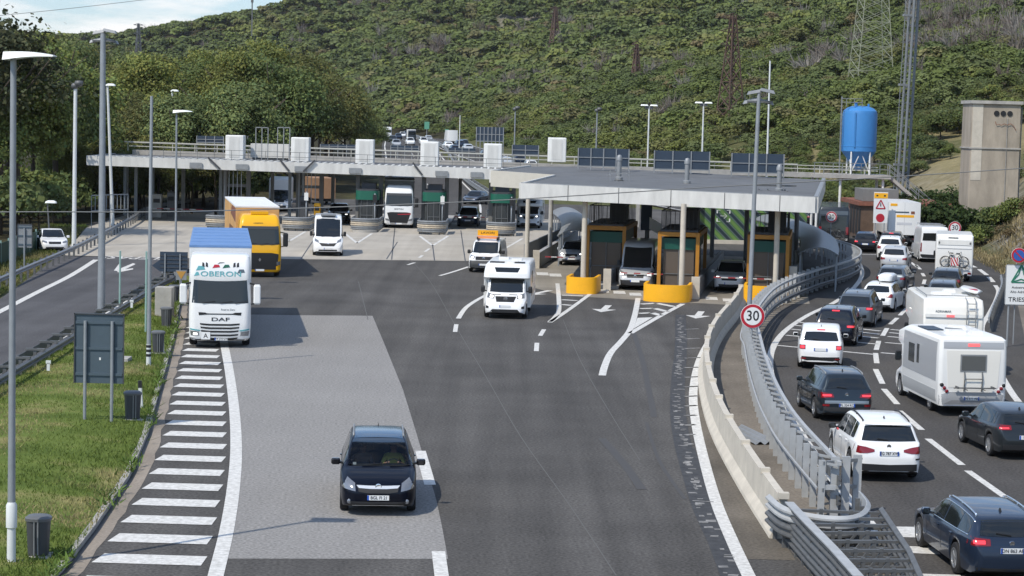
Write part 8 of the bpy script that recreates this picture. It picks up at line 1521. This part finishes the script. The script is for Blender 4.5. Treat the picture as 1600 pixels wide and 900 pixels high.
rb_ = Veh('roof_box', 'glossy white luggage box on the roof of the white hatchback', 'roof box', tuple(local_at(v, (-.22, .1, 1.545))), 160); m_ = MB().m(M_WHITE); V, F = vloft([(0, .34, -.9, .85, .25, .15), (.12, .38, -1.0, .9, .3, .2), (.28, .36, -.85, .88, .3, .2), (.37, .26, -.5, .7, .25, .2)]); m_.add(V, F); m_.build('box_shell', rb_.root, smooth=True, auto=50); m_ = MB().m(M_BLACK); m_.box((0, -.45, -.02), (.9, .05, .04)); m_.box((0, .45, -.02), (.9, .05, .04)); m_.build('cross_bars', rb_.root)
car('saloon_car', 'blue grey car ahead of the roof box', 'estate', (4.6, 1.82, 1.5, .33), G(1394, 455), 162, PGRY, plate=(.45, None))
car('suv_car', 'silver SUV close behind the white SUV at the upper rumble strips', 'suv', (4.6, 1.88, 1.72, .35), G(1397, 425), 166, PSIL, plate=(.48, None), trim=(0.110, .32, M_BLACK))
v = car('suv_car', 'white SUV ahead of the silver SUV at the upper rumble strips', 'suv', (4.6, 1.9, 1.75, .36), G(1390, 407), 168, PW, tail=[[(.66, .5), (.93, .5)], [(.66, .62), (.92, .64)]], plate=(.45, None), trim=(0.110, .3, M_BLACK))
car('dark_car', 'dark car with a red lamp just left of the low white lorry', 'hatch', (4.3, 1.8, 1.5, .32), G(1392, 392), 165, PDKG, third=True)
car('hatchback', 'black hatchback with a white plate beside the barrier bend', 'hatch', (4.2, 1.8, 1.55, .32), G(1352, 394), 168, PBLK, plate=(.42, None), tail_lit=((.62, .52), (.88, .56)))
car('estate_car', 'dark red tinted car behind the bicycle motorhome', 'estate', (4.5, 1.80, 1.5, .32), G(1478, 460), 166, PDKG, tail=[[(.5, .52), (.95, .5)], [(.5, .6), (.93, .62)]])
car('estate_car', 'blue grey car hidden up to its roof behind the cream motorhome', 'estate', (4.5, 1.80, 1.5, .32), G(1472, 482), 166, PGRY)
v = car('panel_van', 'white panel van ahead of the motorhome with bicycles', 'ducato', (5.99, 2.05, 2.55, .34), G(1456, 409), 176, PW, ws=(.16, .80), boxy=1, roofw=.88, cat='van', antenna=False, rwin=(1.55, 2.1), rww=(.85, .8), rcv=0, tail=[[(.88, .30), (.99, .30)], [(.88, .55), (.99, .55)]], trim=(0.080, .22, M_BLACK), mirror_mat=M_BLACK, side=True)
v.rect('side_glazing', 'left', -.9, .4, 1.45, 2.1, M_GLASSL, off=.01); v.rect('side_glazing', 'left', .6, 2.2, 1.45, 2.1, M_GLASSL, off=.01); v.rect('lower_trim', 'left', -2.0, 2.6, .32, .55, M_BLACK, off=.01); m_ = MB().m(M_GALV)
for y in (-.8, .6, 2.0): m_.bar((-.85, y, 2.62), (.85, y, 2.62), .05)
m_.build('roof_rack', v.root)
# white demountable box lorry, dark coach
p0 = G(1407, 384); v = Veh('box_lorry', 'white box lorry turned across the lane with yellow print on its back doors', 'lorry', (p0.x, p0.y, .012), 178); m_ = MB().m(PW); V, F = vloft([(.95, 1.27, -6.2, 1.6, .04, .04), (3.55, 1.27, -6.2, 1.6, .04, .04)], 2); v.body(V, F, [0] * len(F), [PMH], 'box_body')
v.rect('door_line', 'rear', -.01, .01, 1.0, 3.5, PMHG, off=.006); v.rect('print_patch', 'rear', -.75, .65, 2.35, 2.55, M_YEL, off=.01); v.rect('print_patch', 'rear', -.35, .75, 2.70, 2.82, M_SBACK, off=.01); v.rect('print_patch', 'rear', -.8, -.5, 2.62, 2.85, M_RUST, off=.01); v.rect('print_patch', 'rear', .6, 1.15, 3.25, 3.45, M_YEL, off=.01); v.rect('print_lines', 'rear', -.6, .6, 1.75, 1.95, mat('pale_print', (.55, .56, .58), .6), off=.01); v.rect('side_door', 'left', -1.0, .6, 1.1, 3.4, mat('door_grey', (.5, .51, .52), .5), off=.01)
m_ = MB().m(M_BLACK); m_.box((0, -2.4, .72), (1.0, 7.6, .3)); m_.box((0, 1.5, .6), (2.3, .15, .18)); m_.build('chassis', v.root); v.wheels([0, -1.2, -5.0], 1.2, .42, .28, M_GALV, 8)
m_ = MB().m(M_TAIL)
for sg in (-1, 1): m_.box((sg * .9, 1.6, .62), (.35, .06, .12))
m_.build('tail_lamps', v.root); m_ = MB().m(PW); V, F = vloft([(.5, 1.2, -8.2, -6.4, .25, .05), (1.8, 1.2, -8.2, -6.4, .25, .05), (2.7, 1.1, -8.0, -6.4, .25, .05)]); m_.add(V, F); m_.build('cab', v.root)
p0 = G(1320, 392) + Vector((0, 6, 0)); v = Veh('coach', 'dark coach with bicycles stacked on its rear under the round speed sign', 'coach', (p0.x, p0.y, .012), 171); V, F = vloft([(.35, 1.2, -10, 1.5, .2, .12), (.9, 1.25, -10, 1.55, .2, .15), (2.9, 1.22, -10, 1.45, .2, .2), (3.15, 1.1, -9.8, 1.3, .2, .2)]); v.body(V, F, [0] * len(F), [PDKG], 'body'); v.rect('rear_window', 'rear', -1.0, 1.0, 1.3, 2.45, M_GLASS, off=.012); v.rect('roof_band', 'rear', -1.1, 1.1, 2.55, 2.85, PGRY, off=.012); v.wheels([0, -6], 1.2, .45, .3, M_GALV, 8); v.rect('bumper_line', 'rear', -1.1, 1.1, .55, .75, M_CHROME, off=.012); v.patch('tail_lamp', 'rear', [(.95, 1.0), (1.15, 1.0)], [(.95, 1.6), (1.15, 1.6)], M_TAIL, 3, 4, .014, mirror=True)
for k, (dx, dz, c_) in enumerate(((-.25, .55, M_GALVD), (.25, .62, M_BLACK))): b_ = bicycle(('grey' if k == 0 else 'black') + ' bicycle strapped upright to the back of the dark coach', local_at(v, (dx, 1.78 + .16 * k, dz)), 165 + 180 * k, c_); b_.root['group'] = 'bicycles on the coach'
car('hatchback', 'dark car ahead of the black hatchback beside the dark coach', 'hatch', (4.3, 1.8, 1.5, .32), G(1300, 366), 168, PDKB); car('hatchback', 'red lamped dark car left of the speed sign behind the covered walkway', 'hatch', (4.3, 1.8, 1.5, .32), G(1275, 352), 168, PBLK, third=True)
# --- far motorway
def far_pt(path, Y, off=0.0):
    x = float(np.interp(Y, [p.y for p in path], [p.x for p in path])); return Vector((x + off, Y, float(zfar(Y)) + .06))
def far_simple(name, label, cat, p, head, col, dims, kind='hatch', group='vehicles on the far motorway'):
    L, W, H = dims; v = Veh(name, label, cat, tuple(p), head, group)
    if kind == 'box':
        V, F = vloft([(.6, W / 2, -L / 2 + 1.8, L / 2, .05, .05), (H, W / 2, -L / 2 + 1.8, L / 2, .05, .05)], 2); v.body(V, F, [0] * len(F), [PMH], 'box_body'); m_ = MB().m(col); V, F = vloft([(.4, W / 2 - .05, -L / 2, -L / 2 + 1.75, .25, .05), (1.4, W / 2 - .05, -L / 2, -L / 2 + 1.75, .25, .05), (2.6, W / 2 - .12, -L / 2 + .4, -L / 2 + 1.75, .25, .05)]); m_.add(V, F); m_.build('cab', v.root, smooth=True, auto=40)
        m_ = MB().m(M_GLASS); m_.box((0, -L / 2 + .14, 1.85), (W * .8, .3, .75)); m_.build('windscreen', v.root); m_ = MB().m(M_BLACK)
        for y in (-L / 2 + .9, L / 2 - 1.2):
            for sg in (-1, 1): m_.lathe([(.001, -.12), (.42, -.12), (.42, .12), (.001, .12)], (sg * (W / 2 - .15), y, .42), 14, 'X')
        m_.build('wheels', v.root)
    else:
        V, F, MI, pr = shell(kind, L, W, H); v.pr = pr; v.body(V, F, MI, [col, M_BLACK]); Y = lambda s_: s_ * L - L / 2; w0, w1 = .27, .43; v.patch('windscreen', 'top', [(-W * .4, Y(w0)), (W * .4, Y(w0))], [(-W * .33, Y(w1)), (W * .33, Y(w1))], M_GLASS, 6, 4)
        for d in ('left', 'right'): v.rect('side_window', d, Y(.33), Y(.82), H * .68, H * .88, M_GLASS, nu=8, nv=2)
        v.rect('rear_window', 'rear', -W * .34, W * .34, H * .7, H * .88, M_GLASS, nu=6, nv=2); v.wheels([Y(.2), Y(.8)], W / 2 - .015, .33)
    return v
far_simple('box_lorry', 'white lorry farthest left on the distant carriageway by the wood', 'lorry', far_pt(PIN, 585, -3.6), 6, PW, (8, 2.1, 3.0), 'box'); far_simple('box_lorry', 'white box lorry in the middle of the distant inbound carriageway', 'lorry', far_pt(PIN, 535, 1.8), 6, PDKG, (7, 2.1, 2.8), 'box')
far_simple('distant_car', 'white car following in front of the distant middle lorry', 'car', far_pt(PIN, 455, .5), 8, PW, (4.5, 1.85, 1.7), 'suv'); far_simple('distant_car', 'white car right of the first white car on the distant carriageway', 'car', far_pt(PIN, 470, 3.6), 8, PW, (4.5, 1.85, 1.7), 'suv'); far_simple('distant_car', 'dark car beside the distant leftmost lorry', 'car', far_pt(PIN, 560, -1.0), 6, PDKB, (4.5, 1.85, 1.6), 'suv')
for Y_, o_, c_, l_ in ((500, -3.2, PDKG, 'grey car ahead of the distant leftmost lorry'), (430, -2.6, PSIL, 'silver car nearest on the distant inbound lane'), (610, 1.0, PW, 'tiny white car far up the inbound carriageway'), (650, 3.0, PDKB, 'tiny dark car far up the inbound carriageway')): far_simple('distant_car', l_, 'car', far_pt(PIN, Y_, o_), 7, c_, (4.4, 1.85, 1.55), 'suv')
far_simple('distant_motorhome', 'white motorhome on the far outbound carriageway above the canopy', 'motorhome', far_pt(POUT, 500, 1.0), 190, PW, (7, 2.3, 3.1), 'box')
for k, (Y_, o_, c_, l_) in enumerate(((420, -2.0, PW, 'small white car on the left side of the far queue'), (396, -2.4, PDKB, 'small dark car on the left side of the far queue'), (330, 1.4, PW, 'white car nearest the barred panel in the far queue'), (455, 3.2, PDKG, 'dark car right behind the far motorhome'), (520, -2.2, PSIL, 'silver car left of the far motorhome'), (440, 1.5, PDKB, 'dark car behind the far motorhome'), (405, 0.8, PSIL, 'silver car third in the far queue'), (385, 3.0, PW, 'white car in the right lane of the far queue'), (368, 0.2, PDKG, 'grey car fourth in the far queue'), (350, 3.2, PDKB, 'dark blue car at the near end of the far queue'), (340, -.6, PSIL, 'pale car beside the dark blue car in the far queue'))): far_simple('distant_car', l_, 'car', far_pt(POUT, Y_, o_ - 1.5), 190, c_, (4.4, 1.85, 1.55), ('hatch', 'suv', 'estate')[k % 3])
# ------------------------------------------------------------------ air
hzm = bpy.data.materials.new('haze'); hzm.use_nodes = True; t = hzm.node_tree; t.nodes.clear(); o_ = t.nodes.new('ShaderNodeOutputMaterial'); pv = t.nodes.new('ShaderNodeVolumePrincipled'); pv.inputs['Color'].default_value = (.95, .96, 1.0, 1); pv.inputs['Density'].default_value = 0.000035; pv.inputs['Anisotropy'].default_value = .2
t.links.new(pv.outputs[0], o_.inputs['Volume'])
m_ = MB().m(hzm); m_.box((-150, 1270, 163), (1700, 2660, 334)); struct(m_.build('haze'), 'stuff')
